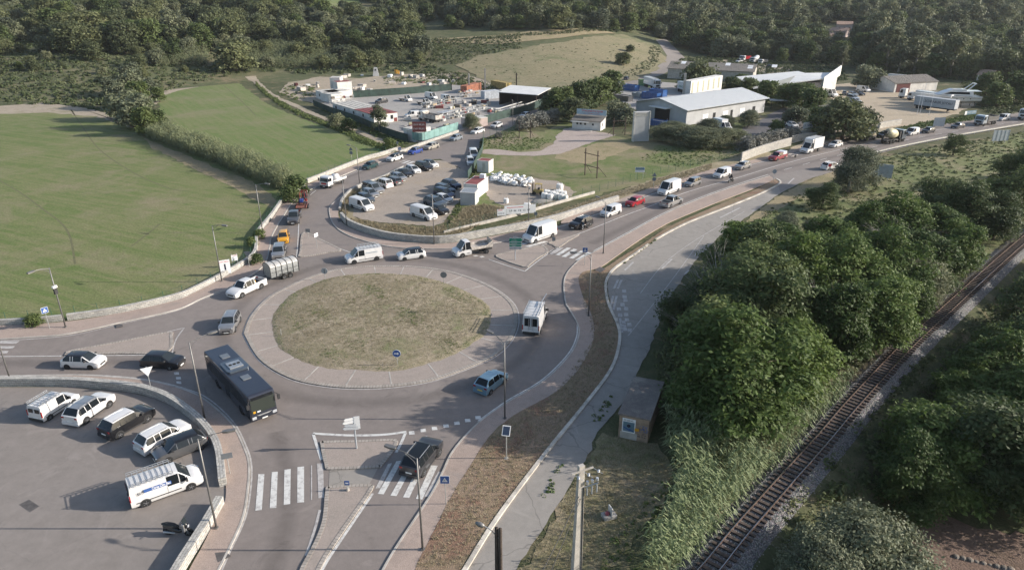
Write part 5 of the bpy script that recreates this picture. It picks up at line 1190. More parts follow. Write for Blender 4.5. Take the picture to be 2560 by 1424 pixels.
# ================================================================ vegetation
def leaf_mat(name, dark, mid, light, trans=.28, sc=.55, vary=.38, rough=.6):
    m, t, b = base_mat(name, rough, spec=.25)
    v = coords(t); n = noise(t, v, sc, 3, .6); n2 = noise(t, v, sc*7, 2, .5)
    c = mixc(t, .5, ramp(t, n, [(.33, dark), (.5, mid), (.67, light)]), ramp(t, n2, [(.3, dark), (.5, mid), (.7, light)]))
    oi = node(t, 'ShaderNodeObjectInfo'); k = ramp(t, oi.outputs['Random'], [(0, (1-vary, 1-vary*.9, 1-vary*.8)), (.5, (1, 1, 1)), (1, (1+vary*.8, 1+vary*.6, 1+vary*.4))])
    c = mixc(t, 1, c, k, 'MULTIPLY'); t.links.new(c, b.inputs['Base Color'])
    tr = node(t, 'ShaderNodeBsdfTranslucent'); t.links.new(c, tr.inputs[0]); mx = node(t, 'ShaderNodeMixShader'); mx.inputs[0].default_value = trans
    out = t.nodes['Material Output']; t.links.new(b.outputs[0], mx.inputs[1]); t.links.new(tr.outputs[0], mx.inputs[2]); t.links.new(mx.outputs[0], out.inputs[0])
leaf_mat('leaf_bright', (.052, .09, .02), (.092, .142, .034), (.145, .195, .06), .34)
leaf_mat('leaf_oak', (.078, .096, .042), (.12, .14, .065), (.17, .182, .095), .3)
leaf_mat('leaf_olive', (.1, .12, .068), (.15, .168, .1), (.205, .22, .145), .25)
leaf_mat('leaf_green', (.058, .088, .028), (.095, .13, .045), (.145, .175, .07), .3)
leaf_mat('leaf_poplar', (.1, .12, .065), (.14, .16, .09), (.19, .2, .125), .25)
leaf_mat('leaf_grey', (.13, .13, .11), (.2, .2, .17), (.29, .28, .25), .1)
leaf_mat('leaf_reed', (.12, .17, .08), (.2, .25, .125), (.3, .34, .2), .35, .8)
leaf_mat('leaf_cane', (.14, .17, .09), (.2, .23, .13), (.28, .3, .18), .4, .5)
leaf_mat('leaf_scrub', (.06, .085, .03), (.1, .125, .05), (.17, .172, .085), .2, .12)
leaf_mat('leaf_straw', (.26, .22, .13), (.37, .31, .2), (.48, .41, .29), .3, .3)
leaf_mat('leaf_weed', (.07, .12, .03), (.11, .16, .045), (.19, .21, .08), .25, .4)
plain('bark', (.14, .11, .085), .9, dirt=.3, sc=6); plain('bark_pale', (.3, .28, .25), .9, dirt=.25, sc=6)
def quads_mesh(name, cen, nor, up, sx, sy, mat=None, bend=.0):
    "many leaf quads at once: centre, normal, up vector, half sizes"
    n = len(cen); r = np.cross(up, nor); r /= np.linalg.norm(r, axis=1)[:, None]+1e-9
    u = np.cross(nor, r)
    sx = np.broadcast_to(sx, (n,))[:, None]; sy = np.broadcast_to(sy, (n,))[:, None]
    V = np.stack([cen-r*sx*.5-u*sy, cen+r*sx*.9-u*sy*.1, cen+r*sx*.35+u*sy, cen-r*sx*.9+u*sy*.25], 1).reshape(-1, 3)
    me = bpy.data.meshes.new(name); me.vertices.add(n*4); me.vertices.foreach_set('co', V.ravel())
    me.loops.add(n*4); me.loops.foreach_set('vertex_index', np.arange(n*4, dtype=np.int32))
    me.polygons.add(n); me.polygons.foreach_set('loop_start', np.arange(0, n*4, 4, dtype=np.int32))
    me.update(calc_edges=True)
    if mat: me.materials.append(M_(mat))
    return me
def unit(v): return v/(np.linalg.norm(v, axis=-1, keepdims=True)+1e-9)
def crown(name, seed, rad, z0, z1, lobes, nclus, per, leaf, mat, spread=.45, up=.5, lobe_r=(.35, .55), flat=.8, droop=0, lay=.6):
    g = np.random.default_rng(seed); c0 = np.array([0, 0, (z0+z1)/2]); hz = (z1-z0)/2
    L = []
    for i in range(lobes):
        d = unit(g.normal(size=3)); 
        if d[2] < -.5: d[2] *= -1
        r = g.uniform(*lobe_r)*rad; k = g.uniform(.45, 1.0)
        L.append((c0+d*np.array([rad-r*.8, rad-r*.8, max(.2, hz-r*.6)])*(k*1.22 if lay < .5 else k), r))
    L.append((c0+np.array([0, 0, -.1*hz]), rad*.5))
    if z0 < 1:
        for i in range(7):
            a_ = i*.9+g.uniform(-.3, .3); L.append((np.array([math.cos(a_)*rad*.6, math.sin(a_)*rad*.6, z0+.2*(z1-z0)]), rad*g.uniform(.28, .4)))
    w_ = np.array([r*r for _, r in L]); w_ /= w_.sum()
    idx = g.choice(len(L), nclus, p=w_); C_ = np.array([L[i][0] for i in idx]); Rr = np.array([L[i][1] for i in idx])
    d = unit(g.normal(size=(nclus, 3))); low = d[:, 2] < -.6; d[low, 2] *= -1
    cl = C_+d*(Rr*g.uniform(.6, 1.08, nclus))[:, None]*np.array([1, 1, flat])
    cen = np.repeat(cl, per, 0)+g.normal(size=(nclus*per, 3))*spread*np.array([1, 1, lay]); dd = np.repeat(d, per, 0)
    if droop: cen[:, 2] -= droop*np.linalg.norm(cen-np.repeat(cl, per, 0), axis=1)
    nor = unit(dd*.7+g.normal(size=cen.shape)*.55+np.array([0, 0, up]))
    upv = unit(g.normal(size=cen.shape)+np.array([0, 0, .3]))
    s = leaf*g.uniform(.6, 1.35, len(cen))
    cen[:, 2] = np.maximum(cen[:, 2], z0*.6+.1)
    return quads_mesh(name, cen, nor, upv, s*.55, s, mat)
def trunk_mesh(seed, h, r, rad, mat='bark', limbs=6, base=.25, bare=False):
    g = random.Random(seed); b = MB(); lean = Vector((g.uniform(-.4, .4), g.uniform(-.4, .4), 0))
    pts = [Vector((0, 0, -.3)), Vector((0, 0, h*.2))+lean*.2, Vector((0, 0, h*.5))+lean*.7, Vector((0, 0, h*.85))+lean]
    b.tube(pts, [r*1.25, r, r*.65, r*.15], 8)
    for i in range(limbs):
        t = g.uniform(base, .75); p = pts[1].lerp(pts[3], t); a = 2*math.pi*i/limbs+g.uniform(-.5, .5)
        d = Vector((math.cos(a), math.sin(a), g.uniform(.4, 1.1))); L = rad*g.uniform(.55, .95)
        q = p+d*L*.5+Vector((0, 0, .1)); e = q+Vector((d.x, d.y, d.z*.5))*L*.45
        b.tube([p, q, e], [r*.4, r*.22, r*.06], 5)
        if bare:
            for _ in range(7):
                s_ = p.lerp(e, g.uniform(.25, 1)); dv = Vector((d.x+g.uniform(-.9, .9), d.y+g.uniform(-.9, .9), g.uniform(.1, 1.2)))*L*g.uniform(.25, .5)
                m_ = s_+dv*.5+Vector((g.uniform(-.1, .1), g.uniform(-.1, .1), .05)); b.tube([s_, m_, s_+dv], [r*.12, r*.07, r*.03], 4)
                for _ in range(4):
                    s2 = s_.lerp(s_+dv, g.uniform(.3, 1)); d2 = Vector((dv.x*.5+g.uniform(-.6, .6), dv.y*.5+g.uniform(-.6, .6), g.uniform(0, .8))); b.tube([s2, s2+d2*.8], [r*.05, r*.015], 3)
    me = b.mesh('trunk', True); me.materials.append(M_(mat)); return me
# kinds: unit heights, then scaled. (crown meshes, trunk meshes, nominal height)
KIND = {}
def kind(k, n, nominal, rad, z0, z1, mat, bark='bark', **c):
    KIND[k] = [(crown('crown', 100*len(KIND)+i, rad, z0, z1, mat=mat, **c), trunk_mesh(900+i+10*len(KIND), z1*.85, .2+nominal*.012, rad, bark), nominal) for i in range(n)]
kind('robinia', 3, 9, 4.7, .8, 9.2, 'leaf_bright', lobes=24, nclus=1150, per=17, leaf=.19, spread=.4, lobe_r=(.17, .36), droop=.25, lay=.25, up=.9)
kind('green', 2, 8, 4.4, .3, 8.0, 'leaf_green', lobes=20, nclus=1000, per=15, leaf=.17, lay=.3, up=.8, spread=.36, lobe_r=(.28, .45))
kind('olive', 2, 7, 4.0, .2, 7.0, 'leaf_olive', 'bark_pale', lobes=15, nclus=1700, per=14, leaf=.115, spread=.26, lobe_r=(.34, .5))
kind('oak', 3, 8, 4.6, .2, 8.0, 'leaf_oak', lobes=13, nclus=560, per=8, leaf=.36, spread=.4, lobe_r=(.33, .52))
kind('far_green', 2, 9, 4.5, .2, 9.0, 'leaf_green', lobes=14, nclus=560, per=8, leaf=.38, spread=.42, lobe_r=(.3, .48))
kind('far_olive', 2, 7, 4.1, .2, 7.0, 'leaf_olive', lobes=12, nclus=500, per=8, leaf=.34, spread=.4, lobe_r=(.35, .5))
kind('poplar', 2, 13, 3.6, .8, 13.0, 'leaf_poplar', 'bark_pale', lobes=14, nclus=420, per=7, leaf=.38, spread=.45, lobe_r=(.35, .55))
kind('shrub', 2, 3, 2.1, .1, 2.9, 'leaf_green', lobes=6, nclus=240, per=9, leaf=.18, spread=.25, lobe_r=(.4, .6))
kind('grey_shrub', 2, 3, 2.1, .1, 2.9, 'leaf_grey', lobes=7, nclus=260, per=9, leaf=.16, spread=.25, lobe_r=(.35, .55))
kind('olive_shrub', 2, 3, 2.2, .1, 3.0, 'leaf_olive', lobes=7, nclus=300, per=9, leaf=.15, spread=.22, lobe_r=(.4, .55))
def plant(name, k, loc, h, label=None, cat='tree', group=None, i=None, wide=1.0):
    v = KIND[k][i if i is not None else random.randrange(len(KIND[k]))]
    root = empty(name, loc, random.uniform(0, 6.28), label, cat, group); s = h/v[2]; wide *= random.uniform(.86, 1.12); root.scale = (s*wide, s*wide*random.uniform(.88, 1.1), s)
    link('crown', v[0], None, root)
    if not k.endswith('shrub'): link('trunk', v[1], None, root)
    return root
def tree(px, py, h, k, label, group=None, wide=1.0, name=None, cat='tree', i=None):
    return plant(name or {'robinia': 'leafy_tree', 'green': 'broadleaf_tree', 'olive': 'olive_tree', 'oak': 'holm_oak', 'far_green': 'broadleaf_tree', 'far_olive': 'olive_tree', 'poplar': 'poplar_tree', 'shrub': 'shrub', 'grey_shrub': 'grey_shrub', 'olive_shrub': 'olive_shrub'}[k], k, T(px, py), h, label, cat, group, i, wide)
GW = 'green trees between the old road and the railway'; LW = 'bright green leafy tree in the thicket between old road and railway'
for q in [(1858, 712, 8.5), (1962, 700, 8), (2060, 690, 8.2), (2150, 672, 8.5), (2240, 650, 9), (2325, 652, 8), (2000, 800, 9.5), (2110, 790, 9.2), (2205, 765, 9), (2285, 735, 8.2), (2062, 895, 9), (2145, 872, 8.5), (2215, 842, 7), (1935, 1000, 8), (2035, 745, 8), (2130, 730, 8.5), (2370, 690, 7.5), (1990, 930, 7), (2250, 800, 6.5), (2170, 820, 6)]:
    tree(*q, 'robinia', LW, GW)
for q in [(1905, 752, 9.5), (1900, 808, 9.5), (1885, 885, 10.5)]: tree(*q, 'green', LW, GW)
for q, k_, l_ in (((2090, 745, 7.5), 'poplar', 'pale slim tree in the upper middle of the thicket'), ((2190, 705, 7.5), 'olive', 'grey tree near the top of the thicket'), ((1985, 1015, 5.5), 'poplar', 'pale thin tree above the giant reeds'), ((2270, 760, 6.5), 'olive', 'grey bushy tree on the railway side of the thicket')): tree(*q, k_, l_)
for q, l_ in (((2040, 830, 8.5), 'bare grey snag sticking out of the middle of the thicket'), ((2215, 700, 8), 'bare twigs rising at the top right of the thicket')):
    dt = empty('dead_tree', T(*q[:2]), 1.4, l_, 'tree'); link('branches', trunk_mesh(int(q[0]), q[2], .13, 3.6, 'bark_pale', 9, .3, True), None, dt)
tree(1806, 745, 6.8, 'green', 'small dark tree at the left tip of the thicket beside the old road')
tree(1822, 1062, 10, 'robinia', 'big bright green tree nearest to the old brick hut', i=1, wide=1.05)
tree(1885, 930, 8.5, 'green', 'dark shaded tree behind the big bright tree near the hut')
tree(1790, 965, 9, 'green', 'tall dark tree shading the brown verge, left of the big bright tree')
tree(1800, 915, 7.5, 'green', 'dark tree overhanging the narrow old road', wide=1.1)
tree(1718, 855, 6.2, 'green', 'sparse low tree leaning over the old road beside the dead tree', wide=1.2)
tree(1930, 868, 8.2, 'olive', 'grey green olive crown in the middle of the thicket', wide=.9)
tree(1990, 880, 6.2, 'olive', 'smaller grey olive crown just right of the larger one in the thicket', wide=.9)
dt = empty('dead_tree', T(1782, 838), 1.0, 'bare grey dead tree rising at the left side of the thicket', 'tree')
link('branches', trunk_mesh(5, 8.2, .2, 5.0, 'bark_pale', 16, .02, True), None, dt)
dt = empty('dead_tree', T(1742, 900), 2.0, 'low bare branches spreading beside the old road', 'tree')
link('branches', trunk_mesh(8, 4.6, .12, 3.4, 'bark_pale', 10, .02, True), None, dt)
RG = 'trees right of the railway'; RL = 'green tree standing on the far side of the railway'
for q in [(2450, 1030, 8.5), (2545, 1010, 9), (2335, 1235, 8.2), (2262, 1282, 7.2), (2450, 1245, 9), (2580, 1270, 9), (2640, 1120, 10), (2650, 930, 10), (2560, 890, 9), (2400, 1140, 7), (2480, 1120, 8), (2390, 1060, 6.5), (2300, 1150, 5.5), (2500, 1180, 8), (2470, 940, 7), (2540, 1080, 8), (2380, 1250, 7), (2530, 1240, 8)]:
    tree(*q, 'robinia' if q[2] != 9 else 'green', RL, RG)
for q in [(2700, 760, 9), (2800, 900, 10), (2850, 1100, 10), (2750, 640, 9), (2620, 800, 8)]: tree(*q, 'green', RL, RG)  # trees based beyond the right frame edge, added for the shadows they cast leftward
tree(2135, 1500, 7.6, 'olive', 'large grey green olive tree at the bottom right beside the railway', wide=1.05)
tree(2030, 1520, 6, 'olive', 'lower grey olive tree touching the railway ballast at the bottom edge')
UG = 'dark trees above the far end of the railway'
for q in [(2372, 585, 8.5), (2325, 560, 7.2), (2430, 600, 8), (2530, 540, 8.5), (2480, 600, 7), (2560, 470, 8), (2620, 520, 9), (2510, 470, 6.5), (2690, 450, 8)]:
    tree(*q, 'green', 'dark green tree above the far end of the railway', UG)
tree(2140, 470, 8.2, 'olive', 'large grey green tree standing alone at the junction', wide=.95)
tree(2120, 480, 6, 'olive', 'smaller grey green tree growing against the large junction tree')
tree(2055, 522, 4.6, 'green', 'round dark bush on the slope below the junction', name='round_bush', cat='bush', wide=1.1)
tree(2382, 388, 4.6, 'green', 'dark round bush beside the far road bend', name='round_bush', cat='bush', wide=1.2)
for i, q in enumerate([(1905, 640, 4.6), (1950, 620, 5), (1990, 650, 4.4), (1960, 585, 4.2), (2030, 612, 3.8)]):
    tree(*q, 'olive', 'feathery grey green thicket tree below the junction slope', 'feathery thicket trees', wide=1.1)
# middle distance
for q, k, lab in [((950, 330, 6.6), 'poplar', 'slender pale green tree in front of the long cabin'), ((1181, 325, 4.6), 'olive', 'small round olive tree at the storage yard gate'),
                  ((1400, 287, 7.5), 'far_green', 'left dark tree of the clump above the small white hut'), ((1452, 278, 8.5), 'far_green', 'tall dark tree in the clump above the white hut'),
                  ((1500, 262, 8), 'far_green', 'dark tree of the clump nearest the blue skips'), ((1526, 240, 8), 'far_green', 'slim bright tree at the back of the clump by the skips'),
                  ((1432, 306, 6), 'oak', 'low dark tree just behind the signboard of the white hut'), ((1545, 305, 5.6), 'far_olive', 'grey olive tree between the white hut and warehouse'),
                  ((1376, 285, 5.5), 'oak', 'low dark tree against the end of the green fence'), ((1560, 312, 4.5), 'far_olive', 'small olive tree behind the upright pool shell'),
                  ((1736, 226, 9.2), 'oak', 'very large round tree in front of the long grey hangar'), ((1690, 192, 5.5), 'far_green', 'round tree at the left end of the grey hangar'),
                  ((1775, 228, 4.5), 'far_olive', 'pale olive tree beside the hangar wall'), ((1870, 318, 5.2), 'olive', 'largest olive tree on the lawn of the warehouse'),
                  ((1768, 332, 4), 'olive', 'olive tree on the lawn nearest the white box van'), ((1816, 320, 3.6), 'olive', 'smallest olive tree on the warehouse lawn'),
                  ((2105, 348, 9), 'oak', 'huge dark tree between the service yard and the road'), ((2152, 338, 6), 'oak', 'lower dark tree on the right of the huge one'),
                  ((2038, 340, 6.5), 'far_green', 'light green tree behind the banner wall'), ((1990, 312, 5), 'far_olive', 'grey green tree above the parked van of the service yard'),
                  ((1937, 338, 3.6), 'far_green', 'small bright tree on the near edge of the service yard'), ((2165, 222, 7.6), 'far_olive', 'broad grey olive tree behind the recovery vehicle'),
                  ((2490, 268, 7), 'far_green', 'green tree behind the boat stern'), ((2462, 240, 7.5), 'far_green', 'green tree beyond the boat, left of the road'),
                  ((2535, 258, 9), 'far_green', 'tall green tree at the right edge above the road'), ((1556, 162, 5.2), 'oak', 'round dark tree alone in the dry field'),
                  ((1576, 130, 3.2), 'oak', 'small dark tree higher up in the dry field'), ((590, 178, 12), 'oak', 'big dark oak at the head of the smaller meadow')]:
    tree(q[0], q[1], q[2]*(1.12 if not k.startswith('olive') else 1), k, lab, wide=1.35 if q[0] in (1736, 2105, 2165) else 1.2)
BG = 'trees in a row behind the warehouse'
for q in [(1828, 238, 6.5), (1872, 246, 7), (1915, 258, 7.5), (1958, 268, 7.5), (1995, 276, 8.5), (2030, 292, 8.5), (1850, 226, 6), (2010, 262, 7)]:
    tree(*q, 'far_green', 'dark green tree in the dense row behind the warehouse', BG, wide=1.25)
for q in [(1660, 352, 4.4), (1695, 360, 5), (1730, 366, 5.2), (1765, 370, 5), (1800, 368, 4.8), (1835, 358, 4), (1675, 340, 4)]:
    tree(*q, 'olive', 'dark olive bush of the dense hedge before the warehouse', 'hedge before the warehouse', name='hedge_bush', cat='bush', wide=1.7)
for i in range(10):
    tree(1862+i*13, 378-i*3.2, 3.4, 'grey_shrub', 'silver grey shrub above the pale retaining wall', 'grey shrubs above the retaining wall', cat='shrub')
tree(2073, 350, 2.6, 'grey_shrub', 'small grey shrub just behind the white box lorry', cat='shrub')
for i in range(8): tree(1305+i*11, 324-i*3, 3.6, 'grey_shrub', 'grey shrub screening the bend of the side road', 'grey shrubs by the side road bend', cat='shrub')
tree(1245, 345, 1.6, 'grey_shrub', 'low grey shrub on the grass behind the mesh fence', cat='shrub')
tree(846, 318, 3.8, 'olive_shrub', 'tall pale shrub on the bank of the dirt track', cat='shrub'); tree(872, 328, 3.4, 'shrub', 'round green shrub on the bank of the dirt track', cat='shrub', wide=1.2)
tree(975, 375, 2.8, 'shrub', 'green shrub where the dirt track meets the road', cat='shrub')
tree(742, 492, 4, 'shrub', 'rust green bush at the end of the reed hedge', cat='bush', wide=1.15); tree(726, 505, 3, 'shrub', 'low bush below the rust green one by the wall', cat='bush')
tree(88, 812, 1.3, 'shrub', 'small reddish bush growing behind the low wall at far left', cat='bush', wide=1.4)
for i, (x, y) in enumerate([(648, 598), (632, 618), (640, 660)]): tree(x, y, 1.6, 'shrub', 'dry bush on the meadow side of the stone wall', 'dry bushes behind the meadow wall', cat='bush')
HG = 'trees in the hedgerow between the two meadows'
for q in [(318, 300, 8.5), (345, 320, 9), (370, 338, 7.5), (300, 270, 8), (352, 275, 9), (330, 240, 9), (395, 330, 6), (285, 245, 7), (375, 245, 7), (400, 255, 5), (330, 210, 8), (350, 300, 8)]:
    tree(*q, 'far_green' if q[0] % 3 else 'far_olive', 'grey green tree in the tall hedgerow between the two meadows', HG)

# ---- the wooded hillside
BX = [-400, 0, 200, 300, 420, 500, 600, 700, 820, 1000, 1055, 1060, 1500, 1630, 1640, 1690, 1770, 1960, 2120, 2230, 2400, 2560, 3000]
BY = [215, 225, 240, 225, 195, 185, 172, 172, 176, 172, 156, 80, 74, 86, 90, 118, 142, 156, 168, 184, 200, 205, 215]
def project(x, y, z):
    d = Vector((x, y, z-CAMH)); f = d.y*CP-d.z*SP; up = d.y*SP+d.z*CP
    return 1280+FPX*d.x/f, 712-FPX*up/f
hill = []
g = random.Random(3)
gx = -330
while gx < 470:
    gy = 270
    while gy < 640:
        x, y = gx+g.uniform(-3.2, 3.2), gy+g.uniform(-3.2, 3.2); z = float(H(x, y))
        px, py = project(x, y, z)
        if -90 < py < float(np.interp(px, BX, BY)) and -140 < px < 2700 and abs(px-1675) > (14 if 95 < py < 130 else 0) and not (790 < px < 910 and py < 26) and not (2035 < px < 2150 and 62 < py < 138) and not (2520 < px and 100 < py < 145) \
           and g.random() < (min(1, max(.2, .7+.45*math.sin(x*.05+1)*math.cos(y*.045+.5))) if px < 1500 else .95)*(.42 if px < 1050 and py > 138 else 1): hill.append((y, x, z, px, py))
        gy += 8.2
    gx += 8.2
hill.sort()
def hill_kind(px, py):
    u = g.random()
    if px < 1500: return 'oak' if u < .5 else ('far_olive' if u < .8 else 'far_green')
    return 'oak' if u < .3 else ('far_green' if u < .6 else ('far_olive' if u < .78 else 'poplar'))
LABH = {'oak': ('dark rounded oak on the wooded hillside', 'dark oaks of the hillside'), 'far_olive': ('silvery grey green tree on the wooded hillside', 'silvery trees of the hillside'),
        'far_green': ('fresh green tree on the wooded hillside', 'fresh green trees of the hillside'), 'poplar': ('tall pale poplar like tree on the wooded hillside', 'tall pale trees of the hillside')}
NMH = {'oak': 'holm_oak', 'far_olive': 'olive_tree', 'far_green': 'broadleaf_tree', 'poplar': 'poplar_tree'}
NIND = 200; rest = []
for n_, (y, x, z, px, py) in enumerate(hill):
    k = hill_kind(px, py); h = {'oak': 7.5, 'far_olive': 6.8, 'far_green': 8, 'poplar': 12.5}[k]*g.choice((g.uniform(.45, .9), g.uniform(.8, 1.2), g.uniform(1, 1.55)))*(1.1 if px < 1500 else 1.25)*(.62 if px < 1050 and py > 138 else 1)
    if n_ < NIND: plant(NMH[k], k, (x, y, z-.2), h, LABH[k][0], 'tree', LABH[k][1], wide=1.12)
    else: rest.append((x, y, z-.2, h, k))
print('hill trees', len(hill))
def scatter(name, pts, kinds, label):
    "one object: real copies of the crown meshes placed on points (geometry nodes)"
    me = bpy.data.meshes.new(name); me.from_pydata([p[:3] for p in pts], [], [])
    srcs = [(k, i) for k in kinds for i in range(len(KIND[k]))]
    at = me.attributes.new('pick', 'INT', 'POINT'); at.data.foreach_set('value', [g.choice([j for j, s_ in enumerate(srcs) if s_[0] == p[4]]) for p in pts])
    sc = me.attributes.new('size', 'FLOAT', 'POINT'); sc.data.foreach_set('value', [p[3]/KIND[p[4]][0][2] for p in pts])
    rt = me.attributes.new('turn', 'FLOAT', 'POINT'); rt.data.foreach_set('value', [g.uniform(0, 6.28) for p in pts])
    o = link(name, me); tag(o, label, None, None, 'stuff')
    ng = bpy.data.node_groups.new(name, 'GeometryNodeTree'); ng.interface.new_socket('Geometry', in_out='INPUT', socket_type='NodeSocketGeometry'); ng.interface.new_socket('Geometry', in_out='OUTPUT', socket_type='NodeSocketGeometry')
    gi = ng.nodes.new('NodeGroupInput'); go_ = ng.nodes.new('NodeGroupOutput'); ip = ng.nodes.new('GeometryNodeInstanceOnPoints'); gt = ng.nodes.new('GeometryNodeGeometryToInstance')
    m2p = ng.nodes.new('GeometryNodeMeshToPoints'); ng.links.new(gi.outputs[0], m2p.inputs[0])
    for k, i in reversed(srcs):
        src = next(ob for ob in bpy.data.objects if ob.data == KIND[k][i][0])
        oi = ng.nodes.new('GeometryNodeObjectInfo'); oi.inputs['Object'].default_value = src; oi.inputs['As Instance'].default_value = True
        ng.links.new(oi.outputs['Geometry'], gt.inputs[0])
    def attr(nm, typ):
        a = ng.nodes.new('GeometryNodeInputNamedAttribute'); a.data_type = typ; a.inputs[0].default_value = nm; return a.outputs[0]
    ng.links.new(m2p.outputs[0], ip.inputs['Points']); ng.links.new(gt.outputs[0], ip.inputs['Instance']); ip.inputs['Pick Instance'].default_value = True
    ng.links.new(attr('pick', 'INT'), ip.inputs['Instance Index']); ng.links.new(attr('size', 'FLOAT'), ip.inputs['Scale'])
    cx = ng.nodes.new('ShaderNodeCombineXYZ'); ng.links.new(attr('turn', 'FLOAT'), cx.inputs[2]); ng.links.new(cx.outputs[0], ip.inputs['Rotation'])
    ng.links.new(ip.outputs[0], go_.inputs[0])
    md = o.modifiers.new('scatter', 'NODES'); md.node_group = ng
    return o
scatter('far_woods', rest, ['oak', 'far_olive', 'far_green', 'poplar'], 'distant wood covering the upper hillside')

# ---- stuff: scrub, reeds, tufts
from mathutils.geometry import intersect_point_tri_2d
def in_poly(x, y, poly):
    c = False; n = len(poly); j = n-1
    for i in range(n):
        xi, yi = poly[i]; xj, yj = poly[j]
        if (yi > y) != (yj > y) and x < (xj-xi)*(y-yi)/(yj-yi)+xi: c = not c
        j = i
    return c
def points_in(pxpoly, step, n=None, dens=1.0, terrain=False):
    "jittered points in a ground region given by its outline in the photo"
    w_ = [T(*p) if terrain else P(*p) for p in pxpoly]; w2 = [(p.x, p.y) for p in w_]
    x0, x1 = min(p[0] for p in w2), max(p[0] for p in w2); y0, y1 = min(p[1] for p in w2), max(p[1] for p in w2)
    xs_ = np.arange(x0, x1, step); ys_ = np.arange(y0, y1, step); X_, Y_ = np.meshgrid(xs_, ys_)
    X_ = (X_+NR.uniform(-.5, .5, X_.shape)*step).ravel(); Y_ = (Y_+NR.uniform(-.5, .5, Y_.shape)*step).ravel()
    ins = np.zeros(len(X_), bool); j = len(w2)-1
    for i in range(len(w2)):
        (xi, yi), (xj, yj) = w2[i], w2[j]
        with np.errstate(divide='ignore', invalid='ignore'):
            ins ^= ((yi > Y_) != (yj > Y_)) & (X_ < (xj-xi)*(Y_-yi)/(yj-yi)+xi)
        j = i
    ins &= NR.random(len(X_)) < dens
    return X_[ins], Y_[ins]
def clumps(name, regions, mat, label, terrain=False):
    "regions: (pxpoly, step, radius range, height factor, quads per clump, leaf, density, base z)"
    C_, Nn, S_ = [], [], []
    for poly, step, (r0, r1), hf, nq, leaf, dens, bz in regions:
        X_, Y_ = points_in(poly, step, dens=dens, terrain=terrain); n = len(X_)
        if not n: continue
        # larger patches of growth
        big = .5+.5*np.sin(X_*.21+Y_*.13+1)*np.cos(Y_*.17-X_*.08); r = (r0+(r1-r0)*NR.random(n)**1.6*(.5+.7*big))
        d = unit(NR.normal(size=(n, nq, 3))); d[..., 2] = np.abs(d[..., 2])
        rr = NR.uniform(.55, 1.1, (n, nq, 1))
        c = np.stack([X_, Y_, H(X_, Y_)+bz if terrain else np.full(n, bz)], 1)[:, None, :]+d*rr*r[:, None, None]*np.array([1, 1, hf])
        C_.append(c.reshape(-1, 3)); Nn.append(unit(d+NR.normal(size=d.shape)*.5+np.array([0, 0, .4])).reshape(-1, 3)); S_.append(np.repeat(leaf*(.6+.8*NR.random(n)), nq))
    C_, Nn, S_ = np.concatenate(C_), np.concatenate(Nn), np.concatenate(S_)
    me = quads_mesh(name, C_, Nn, unit(NR.normal(size=C_.shape)), S_*.6, S_, mat); o = link(name, me); tag(o, label, None, None, 'stuff'); return o
def band(pts, w_):
    "outline in photo pixels around a polyline"
    up = [(x, y-w_) for x, y in pts]; dn = [(x, y+w_) for x, y in reversed(pts)]; return up+dn
EMB = [(2070, 455), (2150, 400), (2300, 372), (2440, 350), (2560, 330), (2700, 310), (2700, 480), (2560, 600), (2440, 700), (2330, 760), (2200, 700), (2100, 660), (1960, 660), (1850, 690), (1800, 640), (1860, 565), (1930, 520)]
clumps('scrub', [(EMB, 1.25, (.2, .9), .8, 30, .17, .6, 0), ([(1640, 900), (1700, 760), (1800, 700), (2000, 690), (2250, 700), (2330, 740), (2250, 850), (2100, 930), (1900, 1040), (1720, 1080), (1650, 1010)], 1.0, (.4, 1.7), 1, 40, .17, .95, 0),
                 ([(2330, 940), (2560, 760), (2800, 760), (2800, 1270), (2560, 1270), (2400, 1260), (2290, 1250), (2160, 1200)], 1.1, (.4, 1.6), 1, 36, .18, .92, 0), (band([(2085, 975), (2240, 830), (2440, 675), (2560, 575)], 14), .8, (.2, .7), .9, 30, .12, .9, 0), (band([(1960, 1290), (2080, 1160), (2210, 1010), (2330, 900), (2450, 800), (2560, 700)], 14), .8, (.3, 1.1), .9, 32, .14, .9, 0), ([(1990, 1330), (2100, 1190), (2230, 1040), (2350, 920), (2480, 805), (2600, 700), (2720, 700), (2620, 840), (2500, 960), (2400, 1070), (2300, 1190), (2215, 1320), (2190, 1424), (1930, 1424)], .9, (.4, 1.5), .9, 36, .16, .95, 0)],
       'leaf_scrub', 'low scrub and brambles over the railway embankment', True)
